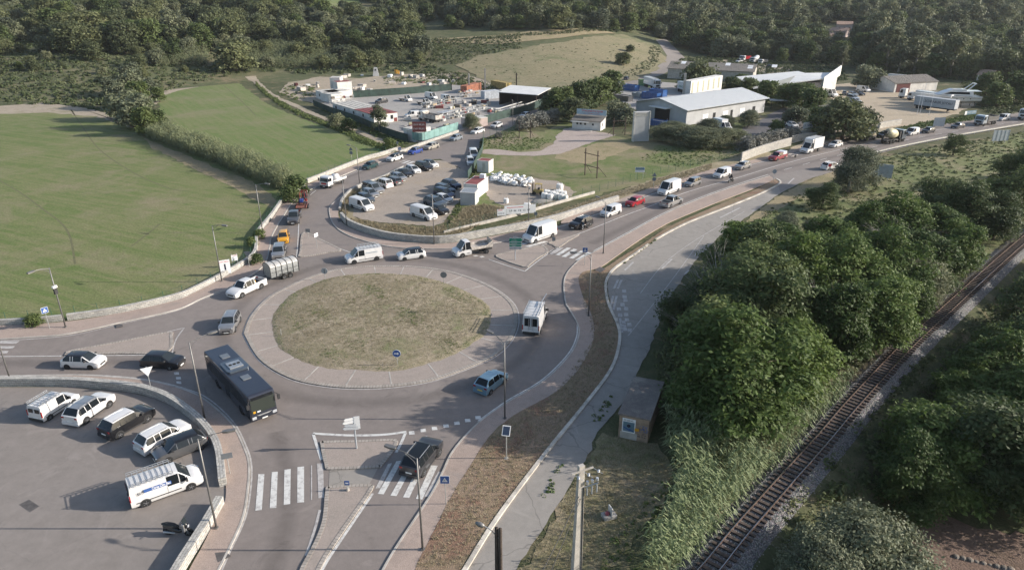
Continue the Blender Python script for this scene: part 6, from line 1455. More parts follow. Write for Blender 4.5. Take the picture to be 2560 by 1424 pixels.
clumps('hill_undergrowth', [([(-120, 262), (150, 262), (290, 285), (330, 300), (420, 225), (560, 195), (600, 185), (680, 180), (800, 186), (1050, 180), (1100, 160), (1060, 120), (1060, 60), (-120, 60)], 2.6, (.6, 2.2), .8, 26, .42, .85, 0),
                            ([(1150, 160), (1400, 108), (1640, 116), (1660, 150), (1540, 210), (1350, 240), (1200, 190)], 4.5, (.2, .7), .6, 16, .22, .45, .1),
                            (band([(1090, 104), (1250, 94), (1400, 84), (1550, 78)], 3), 1.8, (.6, 1.6), 1, 26, .32, 1, 0), ([(1060, 100), (1300, 92), (1300, 122), (1200, 140), (1140, 162), (1090, 160)], 2.2, (.5, 1.8), .9, 26, .32, .85, 0),
                            ([(1080, 165), (1180, 195), (1300, 238), (1260, 242), (1120, 205), (1040, 185)], 1.8, (.5, 1.5), .9, 26, .3, .9, 0),
                            ([(1480, 215), (1590, 190), (1640, 165), (1650, 130), (1630, 110), (1615, 150), (1560, 185), (1470, 205)], 1.8, (.3, 1.2), .8, 24, .28, .9, 0),
                            ([(2400, 205), (2560, 210), (2620, 250), (2560, 280), (2480, 290), (2440, 262)], 1.8, (.5, 1.8), .9, 26, .32, .9, 0),
                            ([(1690, 150), (1780, 165), (1900, 190), (2050, 210), (2120, 200), (2100, 165), (1960, 155), (1780, 140)], 2.2, (.5, 2.0), .9, 26, .36, .8, 0),
                            ([(2170, 200), (2300, 192), (2440, 205), (2440, 170), (2200, 170)], 2.2, (.5, 2.0), .9, 26, .36, .8, 0)],
       'leaf_scrub', 'mixed undergrowth between the trees of the hillside', True)
clumps('track_hedge', [(band([(640, 210), (672, 240), (705, 262), (740, 282), (800, 305), (870, 335), (930, 357), (990, 378)], 5), .8, (.35, .95), .9, 26, .2, .9, 0),
                       (band([(880, 345), (930, 360), (975, 378)], 5), .7, (.4, 1.0), 1, 26, .2, 1, 0), ([(800, 275), (860, 300), (930, 340), (1010, 372), (1020, 360), (960, 335), (930, 318), (860, 290), (810, 268)], 1.2, (.3, .9), .8, 24, .2, .8, 0),
                       ([(690, 235), (720, 212), (790, 215), (790, 240), (740, 250)], 1.8, (.3, 1.3), .8, 24, .26, .6, 0), ([(960, 192), (1100, 190), (1180, 205), (1180, 215), (960, 205)], 1.8, (.3, 1.2), .8, 24, .26, .7, 0),
                       ([(1185, 395), (1205, 345), (1212, 350), (1195, 420), (1180, 470), (1140, 560), (1120, 590), (1105, 570), (1150, 500), (1170, 450)], .7, (.2, .6), 1, 22, .14, .9, 0)],
       'leaf_green', 'unkempt green hedge growth beside the dirt track and fences', True)
clumps('hedge_growth', [([(345, 322), (400, 330), (470, 357), (560, 392), (640, 424), (735, 458), (735, 476), (700, 474), (620, 438), (520, 398), (430, 362), (370, 345)], 1.0, (.7, 1.6), 1.2, 60, .17, 1, .1)], 'leaf_cane', 'thick pale green growth filling the hedge between the meadows')
clumps('weeds', [([(1208, 347), (1280, 325), (1300, 345), (1350, 345), (1380, 350), (1350, 372), (1290, 378), (1212, 370)], .7, (.12, .4), .8, 16, .12, .7, .02), ([(1640, 370), (1800, 372), (1900, 370), (1860, 390), (1700, 420), (1600, 400)], .8, (.12, .45), .8, 16, .14, .6, .02),
                 ([(2180, 350), (2300, 322), (2440, 300), (2440, 285), (2300, 308), (2190, 336)], .7, (.2, .7), 1, 20, .18, .8, .02), ([(1500, 1000), (1530, 985), (1520, 1030), (1490, 1060), (1480, 1050)], .5, (.1, .35), .7, 22, .09, .8, .05),
                 ([(1395, 1165), (1420, 1160), (1380, 1240), (1355, 1240)], .5, (.1, .3), .6, 20, .09, .7, .05), ([(1480, 1500), (1560, 1424), (1620, 1424), (1620, 1500)], .5, (.1, .5), .9, 22, .1, .9, .02),
                 ([(1600, 1260), (1660, 1200), (1690, 1250), (1620, 1340), (1560, 1424), (1480, 1424)], .6, (.1, .4), .9, 20, .1, .7, .02), (band([(1640, 600), (1560, 660)], 2), .4, (.1, .25), .8, 16, .08, .5, .12)],
       'leaf_weed', 'green weeds in patches between the roads', False)
def blades(name, regions, mat, label, terrain=False):
    "grass tufts: thin triangles. regions: (poly, step, height, blades, lean, density, z, width)"
    V = []
    for poly, step, h, nb, lean, dens, bz, wd in regions:
        X_, Y_ = points_in(poly, step, dens=dens, terrain=terrain); n = len(X_)
        if not n: continue
        base = np.stack([X_, Y_, (H(X_, Y_) if terrain else 0*X_)+bz], 1)[:, None, :]+np.concatenate([NR.normal(size=(n, nb, 2))*step*.25, np.zeros((n, nb, 1))], 2)
        hh = h*(.5+.8*NR.random((n, 1, 1)))*NR.uniform(.6, 1.1, (n, nb, 1))
        a = NR.uniform(0, 6.28, (n, nb)); dirv = np.stack([np.cos(a), np.sin(a), np.zeros_like(a)], 2); side = np.stack([-np.sin(a), np.cos(a), np.zeros_like(a)], 2)
        tip = base+dirv*hh*lean*NR.uniform(.3, 1.2, (n, nb, 1))+np.array([0, 0, 1.0])*hh
        V.append(np.stack([base-side*wd, base+side*wd, tip], 2).reshape(-1, 3))
    V = np.concatenate(V); n = len(V)//3
    me = bpy.data.meshes.new(name); me.vertices.add(n*3); me.vertices.foreach_set('co', V.ravel()); me.loops.add(n*3); me.loops.foreach_set('vertex_index', np.arange(n*3, dtype=np.int32))
    me.polygons.add(n); me.polygons.foreach_set('loop_start', np.arange(0, n*3, 3, dtype=np.int32)); me.update(calc_edges=True); me.materials.append(M_(mat))
    o = link(name, me); tag(o, label, None, None, 'stuff'); return o
LOTW = [(864, 548), (874, 562), (919, 579), (985, 595), (1060, 602), (1120, 600), (1190, 566), (1290, 538), (1400, 505), (1330, 512), (1250, 520), (1210, 512), (1160, 520), (1120, 565), (1060, 572), (950, 560), (880, 548)]
blades('dry_grass', [(LOTW, .3, .42, 14, .7, .9, .05, .035), ([(850, 528), (856, 500), (885, 478), (900, 476), (872, 500), (868, 540)], .3, .6, 12, .5, 1, 0, .035), ([(920, 462), (1009, 424), (1012, 430), (930, 470)], .35, .6, 12, .5, 1, 0, .035),
                    ([(1130, 592), (1250, 566), (1380, 533), (1486, 498), (1560, 476), (1640, 450), (1780, 410), (1780, 425), (1640, 470), (1500, 505), (1400, 538), (1250, 580)], .4, .28, 10, .9, .9, .07, .04),
                    ([(1500, 680), (1524, 686), (1514, 712), (1528, 779), (1548, 820), (1528, 924), (1464, 1011), (1245, 1294), (1160, 1424), (1040, 1424), (1129, 1242), (1221, 1097), (1389, 982), (1482, 855), (1456, 739)], .33, .16, 10, 1.1, .8, .14, .02),
                    ([(1520, 1090), (1640, 1115), (1680, 1180), (1600, 1330), (1520, 1424), (1300, 1424), (1425, 1225)], .33, .22, 10, 1.0, .8, .03, .02),
                    (band([(2100, 990), (2240, 850), (2440, 690), (2560, 590)], 12), .45, .6, 12, .6, .9, 0, .04)],
       'leaf_straw', 'dry straw coloured grass on banks and beside the walls')
def island_z(X_, Y_): return 0
c2 = [(cen.x+(p.x-cen.x)*.985, cen.y+(p.y-cen.y)*.985) for p in inner]
def island_blades(name, n, h, lean, mat, label, green=False):
    a = NR.uniform(0, 6.28, n); k = np.sqrt(NR.uniform(0, 1, n)); fi = a/6.2832*len(c2); idx = fi.astype(int) % len(c2); fr_ = (fi % 1)[:, None]
    pts = np.array(c2)[idx]*(1-fr_)+np.array(c2)[(idx+1) % len(c2)]*fr_; k = k[:, None]; c0 = np.array([cen.x, cen.y]); xy = c0+(pts-c0)*k
    if green:
        f = (np.sin(xy[:, 0]*.55+2)*np.cos(xy[:, 1]*.43)+.5*np.sin(xy[:, 0]*1.3+xy[:, 1])+NR.normal(size=len(xy))*.3 > .85) | (k[:, 0] > .965); xy, k = xy[f], k[f]
    m_ = len(xy); zz = np.interp(k[:, 0], [0, .2, .45, .7, .88, .97, 1], [.57, .56, .52, .42, .3, .2, .125])
    nb = 6; base = np.concatenate([xy, zz[:, None]], 1)[:, None, :]+np.concatenate([NR.normal(size=(m_, nb, 2))*.08, np.zeros((m_, nb, 1))], 2)
    a = NR.uniform(0, 6.28, (m_, nb)); dv = np.stack([np.cos(a), np.sin(a), 0*a], 2); sd = np.stack([-np.sin(a), np.cos(a), 0*a], 2)
    hh = h*NR.uniform(.4, 1.2, (m_, nb, 1)); tip = base+dv*hh*lean+np.array([0, 0, 1.0])*hh
    V = np.stack([base-sd*.022, base+sd*.022, tip], 2).reshape(-1, 3); n3 = len(V)//3
    me = bpy.data.meshes.new(name); me.vertices.add(n3*3); me.vertices.foreach_set('co', V.ravel()); me.loops.add(n3*3); me.loops.foreach_set('vertex_index', np.arange(n3*3, dtype=np.int32))
    me.polygons.add(n3); me.polygons.foreach_set('loop_start', np.arange(0, n3*3, 3, dtype=np.int32)); me.update(calc_edges=True); me.materials.append(M_(mat))
    tag(link(name, me), label, None, None, 'stuff')
island_blades('mown_straw', 9000, .07, 2.6, 'leaf_straw', 'mown straw lying over the roundabout island')
island_blades('island_grass', 9000, .11, .8, 'leaf_weed', 'green grass patches on the roundabout island', True)
def reeds(name, regions, mat, label, terrain=False):
    Vs = []; 
    for poly, step, h, nl, dens, ll in regions:
        X_, Y_ = points_in(poly, step, dens=dens, terrain=terrain); n = len(X_)
        wv_ = np.sin(X_*.9+1.3*np.sin(Y_*.5))*np.cos(Y_*.8+X_*.3); kp = wv_ > -.72; X_, Y_, wv_ = X_[kp], Y_[kp], wv_[kp]; n = len(X_)
        hh = h*NR.uniform(.6, 1.15, n)*(.88+.25*wv_); lean = NR.normal(size=(n, 2))*.12
        z0 = H(X_, Y_) if terrain else 0*X_
        t = np.linspace(.25, 1, nl)[None, :]+NR.uniform(-.05, .05, (n, nl)); a = NR.uniform(0, 6.28, (n, nl))
        bx = X_[:, None]+lean[:, :1]*hh[:, None]*t; by = Y_[:, None]+lean[:, 1:]*hh[:, None]*t; bz = z0[:, None]+hh[:, None]*t
        L = ll*NR.uniform(.6, 1.1, (n, nl)); dx, dy = np.cos(a), np.sin(a); wv = .035+.0*L
        p0 = np.stack([bx, by, bz], 2); m1 = p0+np.stack([dx*L*.5, dy*L*.5, L*.28], 2); m2 = p0+np.stack([dx*L, dy*L, -L*.15], 2)
        sd = np.stack([-dy, dx, 0*dx], 2)*(ll*.055)
        Vs.append(np.stack([p0-sd*.5, p0+sd*.5, m1+sd, m1-sd], 2).reshape(-1, 3)); Vs.append(np.stack([m1-sd, m1+sd, m2+sd*.1, m2-sd*.1], 2).reshape(-1, 3))
    V = np.concatenate(Vs); n = len(V)//4
    me = bpy.data.meshes.new(name); me.vertices.add(n*4); me.vertices.foreach_set('co', V.ravel()); me.loops.add(n*4); me.loops.foreach_set('vertex_index', np.arange(n*4, dtype=np.int32))
    me.polygons.add(n); me.polygons.foreach_set('loop_start', np.arange(0, n*4, 4, dtype=np.int32)); me.update(calc_edges=True); me.materials.append(M_(mat))
    tag(link(name, me), label, None, None, 'stuff')
reeds('giant_reeds', [([(1655, 1110), (1690, 1010), (1760, 1075), (1900, 1060), (2010, 1020), (2100, 975), (2115, 985), (2030, 1075), (1930, 1180), (1840, 1280), (1750, 1380), (1690, 1450), (1600, 1450), (1660, 1330), (1690, 1240), (1690, 1180)], .4, 3.1, 10, .92, .85)], 'leaf_reed', 'tall green giant reeds along the railway bank')
reeds('pale_reeds', [([(360, 318), (400, 322), (470, 350), (560, 385), (640, 415), (730, 450), (740, 470), (700, 478), (620, 445), (520, 405), (430, 370), (375, 350)], .45, 3.3, 11, 1, 1.2),
                     ([(590, 130), (700, 110), (790, 125), (850, 160), (800, 170), (680, 170), (600, 165)], 1.1, 4.0, 8, .95, 1.6), ([(380, 140), (440, 112), (520, 125), (520, 165), (400, 170)], 1.1, 4.0, 8, .95, 1.6),
                     ([(830, 130), (960, 105), (1050, 125), (1010, 158), (860, 160)], 1.2, 3.6, 8, .9, 1.5)], 'leaf_cane', 'pale cane growing in the hedge and in the gullies below the hill', True)
# ================================================================ railway
plain('rail_steel', (.2, .13, .1), .5, .4, dirt=.35, sc=3); plain('rail_head', (.45, .43, .42), .25, .9); plain('sleeper_wood', (.075, .055, .045), .9, dirt=.35, sc=3)
m, t, b_ = base_mat('ballast', .95, spec=.2); v_ = coords(t); vo = node(t, 'ShaderNodeTexVoronoi'); vo.inputs['Scale'].default_value = 9; t.links.new(v_, vo.inputs['Vector'])
c_ = ramp(t, vo.outputs['Distance'], [(.05, (.33, .295, .26)), (.6, (.1, .085, .075))]); cc = mixc(t, .5, c_, vo.outputs['Color'], 'SOFT_LIGHT')
hs = node(t, 'ShaderNodeHueSaturation'); hs.inputs['Saturation'].default_value = .25; t.links.new(cc, hs.inputs['Color']); t.links.new(hs.outputs[0], b_.inputs['Base Color']); bump(t, b_, vo.outputs['Distance'], -.06, 1)
CL = spl([P(*p, .55) for p in [(1560, 1640), (1660, 1540), (1772, 1424), (1850, 1328), (1957, 1207), (2060, 1093), (2137, 1002), (2264, 866), (2352, 785), (2432, 712), (2510, 641), (2585, 578), (2700, 490), (2820, 410)]], 8)
CL = [Vector((p.x, p.y, 0)) for p in CL]
bl = MB(); k = len(CL); prof = [(-2.0, .0), (-1.3, .38), (-.5, .42), (.5, .42), (1.2, .38), (1.9, -.02)]
vs = []
for i, p in enumerate(CL):
    d = (CL[min(i+1, k-1)]-CL[max(i-1, 0)]).normalized(); n = Vector((d.y, -d.x, 0))
    for o_, z in prof: q = p+n*(o_+random.uniform(-.12, .12)*(abs(o_) > 2)); vs.append((q.x, q.y, z))
bl.add(vs, [(i*6+j, i*6+j+1, (i+1)*6+j+1, (i+1)*6+j) for i in range(k-1) for j in range(5)])
o = fixn(bl.build('ballast_bed', 'ballast')); tag(o, kind='structure')
if o.data.polygons[2].normal.z < 0: o.data.flip_normals()
# loose stones
g = random.Random(5)
dens = []
for a, b in zip(CL, CL[1:]):
    if a.length > 160: break
    L = (b-a).length; d = (b-a).normalized(); n = Vector((d.y, -d.x, 0))
    for _ in range(int(L*(60 if a.length < 70 else 25))):
        p = a.lerp(b, g.random()); o_ = g.choice((-1, 1))*g.uniform(.0, 2.1); z = float(np.interp(abs(o_), [0, 1.35, 2.2], [.42, .38, .02])); q = p+n*o_; dens.append((q.x, q.y, z))
cs = np.array(dens); s_ = .045*NR.uniform(.5, 1.4, len(cs))
me = quads_mesh('ballast_stones', cs+np.array([0, 0, .03]), unit(NR.normal(size=cs.shape)*.5+np.array([.3, 0, .8])), unit(NR.normal(size=cs.shape)), s_, s_*1.2, None)
plain('stone_chip', (.29, .265, .235), .9, dirt=.3, sc=30); me.materials.append(M_('stone_chip')); tag(link('ballast_stones', me), 'loose pale ballast stones beside the rails', None, None, 'stuff')
rt = empty('railway_track', (0, 0, 0), 0, 'single railway line on dark wooden sleepers curving up to the right edge', 'railway')
def off(line, o_):
    out = []; k = len(line)
    for i, p in enumerate(line):
        d = (line[min(i+1, k-1)]-line[max(i-1, 0)]).normalized(); out.append(p+Vector((d.y, -d.x, 0))*o_)
    return out
for s in (-.53, .53):
    l = off(CL, s); r_ = MB().strip(l, .07, .62, 0, .44).build('rail', 'rail_steel', rt); MB().strip(l, .05, .626).build('rail_head', 'rail_head', r_)
pos = []; acc = 0
for a, b in zip(CL, CL[1:]):
    L = (b-a).length; t_ = (.62-acc) % .62
    while t_ < L: pos.append((a.lerp(b, t_/L), (b-a).normalized())); t_ += .62
    acc = (acc+L) % .62
vis = [(p, d) for p, d in pos if p.y > 30 and p.x < 175]
slm = MB().box((-.12, -1.0, 0), (.12, 1.0, .12)).mesh('sleeper'); slm.materials.append(M_('sleeper_wood'))
for p, d in vis[:100]:
    o = link('sleeper', slm, None, rt); o.location = (p.x, p.y, .405+g.uniform(-.01, .02)); o.rotation_euler = (0, 0, math.atan2(d.y, d.x)+g.uniform(-.03, .03)); o.scale = (1, g.uniform(.93, 1.04), 1)
far = MB()
for p, d in vis[100:]+[q for q in pos if q[0].y <= 30]: far.box((-.12, -1.0, 0), (.12, 1.0, .12), 0, Matrix.Translation((p.x, p.y, .405)) @ Matrix.Rotation(math.atan2(d.y, d.x), 4, 'Z'))
o = far.build('sleepers', 'sleeper_wood', rt); o['kind'] = 'stuff'
# straw and rubble beside the line, stones by the ploughed soil
for i in range(9):
    p = T(2390+i*17, 1392+i*4); r_ = g.uniform(.15, .32)
    tag(MB().lathe([(.01, -.1), (r_*.9, 0), (r_, r_*.35), (r_*.6, r_*.75), (.01, r_*.85)], 7, 0, Matrix.Translation(p)).build('boulder', 'dirt_load'), 'rounded grey boulder in the line edging the ploughed soil', 'boulder', 'boulders edging the ploughed soil')
# ================================================================ lamps, signs, poles, hut
plain('lamp_steel', (.2, .195, .19), .5, .5, sc=4); plain('wood_pole', (.06, .045, .035), .9, dirt=.3, sc=5); plain('concrete_post', (.42, .39, .35), .85, dirt=.2, sc=1.5)
def lamp(base, toward, label, h=7.7, arm=1.7, rise=.5, head=True):
    p = P(*base, 0); f = P(*toward); d = (f-p); a = math.atan2(d.y, d.x)
    r = empty('street_lamp', (p.x, p.y, .1), a, label, 'street lamp', 'slim street lamps around the roundabout')
    MB().tube([(0, 0, 0), (0, 0, h*.5), (0, 0, h)], [.085, .07, .05], 10).build('post', 'lamp_steel', r, smooth=True)
    MB().cyl((0, 0, .06), .16, .12, 10).build('base_plate', 'lamp_steel', r)
    MB().tube([(0, 0, h-.75), (.25, 0, h-.3), (arm*.6, 0, h+rise*.35)], [.022]*3, 6).build('brace', 'lamp_steel', r)
    MB().tube([(0, 0, h-.1), (arm*.5, 0, h+rise*.35), (arm, 0, h+rise*.5)], [.035, .03, .03], 8).build('arm', 'lamp_steel', r)
    hd = MB().prism([(arm-.1, -.1), (arm+.25, -.17), (arm+.75, -.12), (arm+.75, .12), (arm+.25, .17), (arm-.1, .1)], h+rise*.5-.06, h+rise*.5+.08).build('lamp_head', 'lamp_steel', r, bevel=.03)
    MB().box((arm+.1, -.1, h+rise*.5-.085), (arm+.65, .1, h+rise*.5-.062)).build('lens', 'lamp_glass', hd)
    return r
l1 = lamp((165, 820), (100, 850), 'street lamp with cameras and white brackets, at the far left stone wall', 7.3)
b = MB(); b.box((-.25, -.12, 4.9), (.25, .12, 5.15)); b.build('camera_bracket', 'sign_white', l1); MB().box((-.18, -.1, 4.15), (.18, .1, 4.85)).build('control_box', 'trim', l1)
lamp((555, 705), (640, 720), 'street lamp next to the two white placards on the meadow wall'); lamp((657, 582), (740, 590), 'street lamp above the meadow wall beside the yellow car')
lamp((899, 459), (850, 450), 'street lamp behind the row of parked cars', 7.0); lamp((867, 564), (820, 590), 'street lamp at the bend of the lot footway near the white van', 7.4)
lamp((1086, 612), (1080, 660), 'street lamp standing before the curved wall above the white hatchback', 7.8, 1.2); lamp((1321, 569), (1330, 620), 'street lamp behind the tall white van by the direction sign', 6.6, 1.2)
lamp((1508, 635), (1440, 600), 'street lamp on the pavement beyond the eastern zebra crossing'); lamp((1471, 791), (1390, 790), 'street lamp on the bend between footway and brown verge')
lamp((1262, 1048), (1180, 990), 'street lamp with its head over the roundabout near the blue car'); lamp((1057, 1376), (960, 1340), 'street lamp standing before the dark grey SUV'); 
lamp((542, 1322), (660, 1300), 'street lamp rising between the scooter wall and the near footway'); lamp((512, 1047), (610, 1010), 'street lamp behind the bus at the corner of the curved wall')
lamp((27, 952), (20, 900), 'street lamp leaning out at the far left edge', 7.5); lamp((1282, 312), (1270, 330), 'street lamp by the green screen fence of the side road', 6.5, 1.0)
def sign(name, base, h, label, cat='road sign', face=None, th=None, rot=None, z=.12, post='galvanised', pr=.035, two=0):
    "post with its face turned to the camera by default; rot in degrees turns it about z"
    p = P(*base); r = empty(name, (p.x, p.y, z), R(rot if rot is not None else 0), label, cat)
    if two:
        for s in (-1, 1): MB().tube([(s*two, 0, 0), (s*two, 0, h)], pr, 8).build('post', post, r)
    else: MB().tube([(0, 0, 0), (0, 0, h)], pr, 8).build('post', post, r)
    return r
def plate(r, w_, hh, z, mat, name='panel', y=-.05, back=True, x=0, bev=0):
    o = MB().box((x-w_/2, y-.02, z-hh/2), (x+w_/2, y+.01, z+hh/2)).build(name, mat, r, bevel=bev)
    return o
def disc(r, rad, z, mat, name='disc', y=-.05):
    return MB().cyl((0, y, z), rad, .03, 28, 'y').build(name, mat, r)
def ped(base, label, h=2.6, rot=0, sc=.35):
    r = sign('pedestrian_sign', base, h, label, rot=rot); pl = plate(r, sc*2, sc*2, h-sc+.05, 'sign_white'); plate(pl, sc*1.86, sc*1.86, h-sc+.05, 'sign_blue', 'blue_field', -.058)
    MB().add([(-sc*.62, -.085, h-sc*1.5+.05), (sc*.62, -.085, h-sc*1.5+.05), (0, -.085, h-sc*.4+.05)], [(0, 1, 2)]).build('white_triangle', 'sign_white', pl)
    b = MB(); c = h-sc+.05; 
    for q, w_, e in (((0, c-.02), (.0, c+.1), .05), ((-.01, c), (-.09, c-.13), .035), ((0, c), (.08, c-.13), .035), ((0, c+.06), (.09, c), .025), ((0, c+.06), (-.09, c), .025)): b.bar((q[0], -.092, q[1]), (w_[0], -.092, w_[1]), e, .004)
    b.build('walking_figure', 'ink', pl); return r
ped((1115, 1262), 'blue pedestrian crossing sign at the near zebra crossing', 2.6, 0); ped((1461, 665), 'blue pedestrian crossing sign at the eastern zebra crossing', 2.6, -5); ped((125, 823), 'blue pedestrian sign turned sideways at the far left wall', 2.6, 50)
ped((1001, 398), 'blue pedestrian sign between the white hatchback and the blue car', 2.5, 0, .32)
r = sign('keep_right_sign', (994, 917), 1.5, 'round blue arrow sign on the roundabout lawn', z=.35); d1 = disc(r, .43, 1.25, 'sign_white'); d2 = disc(d1, .39, 1.25, 'sign_blue', 'blue_field', -.058)
b = MB(); b.bar((-.24, -.08, 1.25), (.12, -.08, 1.25), .02, .1); b.add([(.08, -.083, 1.42), (.08, -.083, 1.08), (.27, -.083, 1.25)], [(0, 1, 2)]); b.build('arrow', 'sign_white', d1)
r = sign('round_sign', (1110, 713), 1.4, 'dark round sign seen from behind, right end of the roundabout lawn', z=.2); disc(r, .42, 1.3, 'sign_back')
r = sign('round_sign', (814, 702), 1.4, 'pale round sign with a dark bar, left end of the roundabout lawn', z=.2); disc(r, .42, 1.25, 'sign_grey'); MB().box((-.03, -.09, .95), (.03, -.07, 1.55)).build('dark_bar', 'trim', r)
r = sign('lawn_marker', (704, 842), .8, 'short pale stake at the left edge of the roundabout lawn', 'marker', z=.2)
# direction signs
def arrow_plate(r, w_, hh, z, mat, dirn, name='arrow_panel', y=-.06, rotz=0, border='sign_white'):
    h = hh/2; a, b_ = (-w_/2, w_/2) if dirn > 0 else (w_/2, -w_/2); t_ = b_+dirn*h
    def pl(k, yy): 
        pts = [(a-dirn*0, -h*k), (b_-dirn*(1-k)*h, -h*k), (t_-dirn*(1-k)*h*1.6, 0), (b_-dirn*(1-k)*h, h*k), (a, h*k)]
        vs = [(x, yy, z+q) for x, q in pts]+[(x, yy+.02, z+q) for x, q in pts]; n = 5
        return vs, [tuple(range(n)), tuple(range(n, 2*n))[::-1]]+[(i, (i+1) % n, n+(i+1) % n, n+i) for i in range(n)]
    o = fixn(MB().add(*pl(1, y)).build(name, border, r)); fixn(MB().add(*pl(.88, y-.012)).build('coloured_field', mat, o)); return o
r = sign('direction_sign', (1288, 651), 3.2, 'green and white stacked direction sign on the eastern traffic island', 'direction sign', pr=.07, post='sign_grey')
for z_, hh, mt_, txt in ((2.98, .58, 'sign_green', ('~~~~~~', '~~~~~~~~~')), (2.5, .3, 'sign_green', ('~~~~~~~~~',)), (2.14, .3, 'sign_green', ('~~~~~~~',)), (1.78, .34, 'sign_grey', ('~~~~~~~ ~~~~~',))):
    o = arrow_plate(r, 1.65, hh, z_, mt_, 1)
    for i, s_ in enumerate(txt): text(s_, .17, 'lettering', 'sign_white', o, (-.12, -.085, z_+(len(txt)-1)*.13-i*.26), (R(90), 0, 0))
MB().box((-.3, -.08, 3.38), (.3, -.05, 3.52)).build('route_number', 'sign_grey', r)
r = sign('direction_sign', (892, 1123), 3.1, 'white arrow shaped direction boards on the near traffic island', 'direction sign', pr=.07, post='sign_grey', rot=12)
for i, z_ in enumerate((3.0, 2.72, 2.38, 2.1)):
    o = arrow_plate(r, 1.15 if i % 2 else .9, .27, z_, 'sign_white', -1, y=-.1, border='sign_grey'); o.location = (-.25, 0, 0); o.rotation_euler = (0, 0, R(8 if i < 2 else -6))
MB().box((.02, -.1, 2.0), (.48, -.07, 3.2)).build('side_panel', 'sign_white', r)
r = sign('direction_sign', (793, 622), 2.3, 'small white direction arrows seen edge on, northern traffic island', 'direction sign', rot=68)
for z_ in (2.2, 1.9): arrow_plate(r, .8, .26, z_, 'sign_white', 1, border='sign_grey')
r = sign('warning_board', (772, 597), 1.3, 'dark back of a small square board at the tip of the northern island', 'road sign'); plate(r, .7, .55, 1.25, 'sign_back')
r = sign('keep_right_sign', (870, 1228), .9, 'small blue sign at the head of the near traffic island', 'road sign'); plate(r, .38, .4, .75, 'sign_blue'); plate(r, .2, .1, .75, 'sign_white', 'white_mark', -.075); MB().cyl((0, 0, .12), .13, .24, 12).build('foot', 'concrete_post', r)
r = sign('give_way_sign', (379, 976), 2.5, 'white triangular give way sign seen from behind beside the black hatchback', 'road sign')
MB().add([(-.55, -.06, 2.45), (.55, -.06, 2.45), (0, -.06, 1.5), (-.55, -.04, 2.45), (.55, -.04, 2.45), (0, -.04, 1.5)], [(0, 2, 1), (3, 4, 5), (0, 1, 4, 3), (1, 2, 5, 4), (2, 0, 3, 5)]).build('triangle', 'sign_white', r); r.rotation_euler.z = R(30)
r = sign('give_way_sign', (624, 669), 2.3, 'dark back of a triangular sign above the bend of the meadow wall', 'road sign')
MB().add([(-.5, -.06, 2.3), (.5, -.06, 2.3), (0, -.06, 1.4)], [(0, 2, 1)]).build('triangle', 'sign_back', r)
for bs, lab in (((1633, 476), 'stacked triangle and disc signs above the tall white van of the queue'), ((880, 407), 'stacked triangle and disc signs on the footway beside the smaller meadow')):
    r = sign('warning_sign', bs, 3.0, lab, 'road sign'); disc(r, .38, 2.1, 'sign_back'); MB().add([(-.45, -.06, 2.6), (.45, -.06, 2.6), (0, -.06, 3.4)], [(0, 1, 2)]).build('triangle', 'sign_back', r)
r = sign('round_sign', (1932, 459), 2.4, 'grey round sign at the pointed tip of the brown verge', 'road sign'); disc(r, .42, 2.3, 'sign_grey')
r = sign('marker_board', (1384, 612), 1.0, 'small grey board tilted at the tip of the eastern island', 'road sign'); MB().box((-.25, -.05, .5), (.25, -.02, 1.15)).build('panel', 'sign_back', r, bevel=.04)
r = sign('square_sign', (1339, 557), 1.6, 'small dark square sign below the concrete wall', 'road sign'); plate(r, .5, .55, 1.5, 'sign_back')
r = sign('square_sign', (995, 377), 1.9, 'small dark square sign at the end of the meadow wall', 'road sign'); plate(r, .5, .55, 1.8, 'sign_back')
r = sign('square_sign', (576, 1186), 1.9, 'grey rectangular sign back beside the curved wall and branded van', 'road sign', rot=20); plate(r, .85, .5, 1.75, 'sign_back')
r = sign('stop_sign', (2071, 434), 1.8, 'small red octagonal sign at the junction beside the waiting white car', 'road sign'); disc(r, .36, 1.6, 'sign_red')
r = sign('solar_sign', (1266, 1148), 2.9, 'solar panel post standing on the brown verge', 'solar panel post', z=.1, pr=.05)
o = MB().box((-.33, -.04, -.42), (.33, .02, .42)).build('panel_frame', 'sign_white', r); o.location = (0, -.08, 2.8); o.rotation_euler = (R(-25), R(8), 0); MB().box((-.27, -.05, -.36), (.27, -.041, .36)).build('solar_cells', 'paint_navy', o); MB().box((-.16, -.16, 0), (.16, .16, .06)).build('foot_plate', 'concrete_post', r)
r = sign('name_sign', (1598, 449), 2.0, 'small blue lettered board on the grassy bank', 'information board', two=.7); plate(r, 1.9, 1.0, 1.9, 'sign_white'); plate(r, 1.8, .5, 2.1, 'paint_light_blue', 'blue_field', -.058); text('~~~ ~~~~~~~', .24, 'lettering', 'sign_blue', r, (0, -.08, 1.62), (R(90), 0, 0))
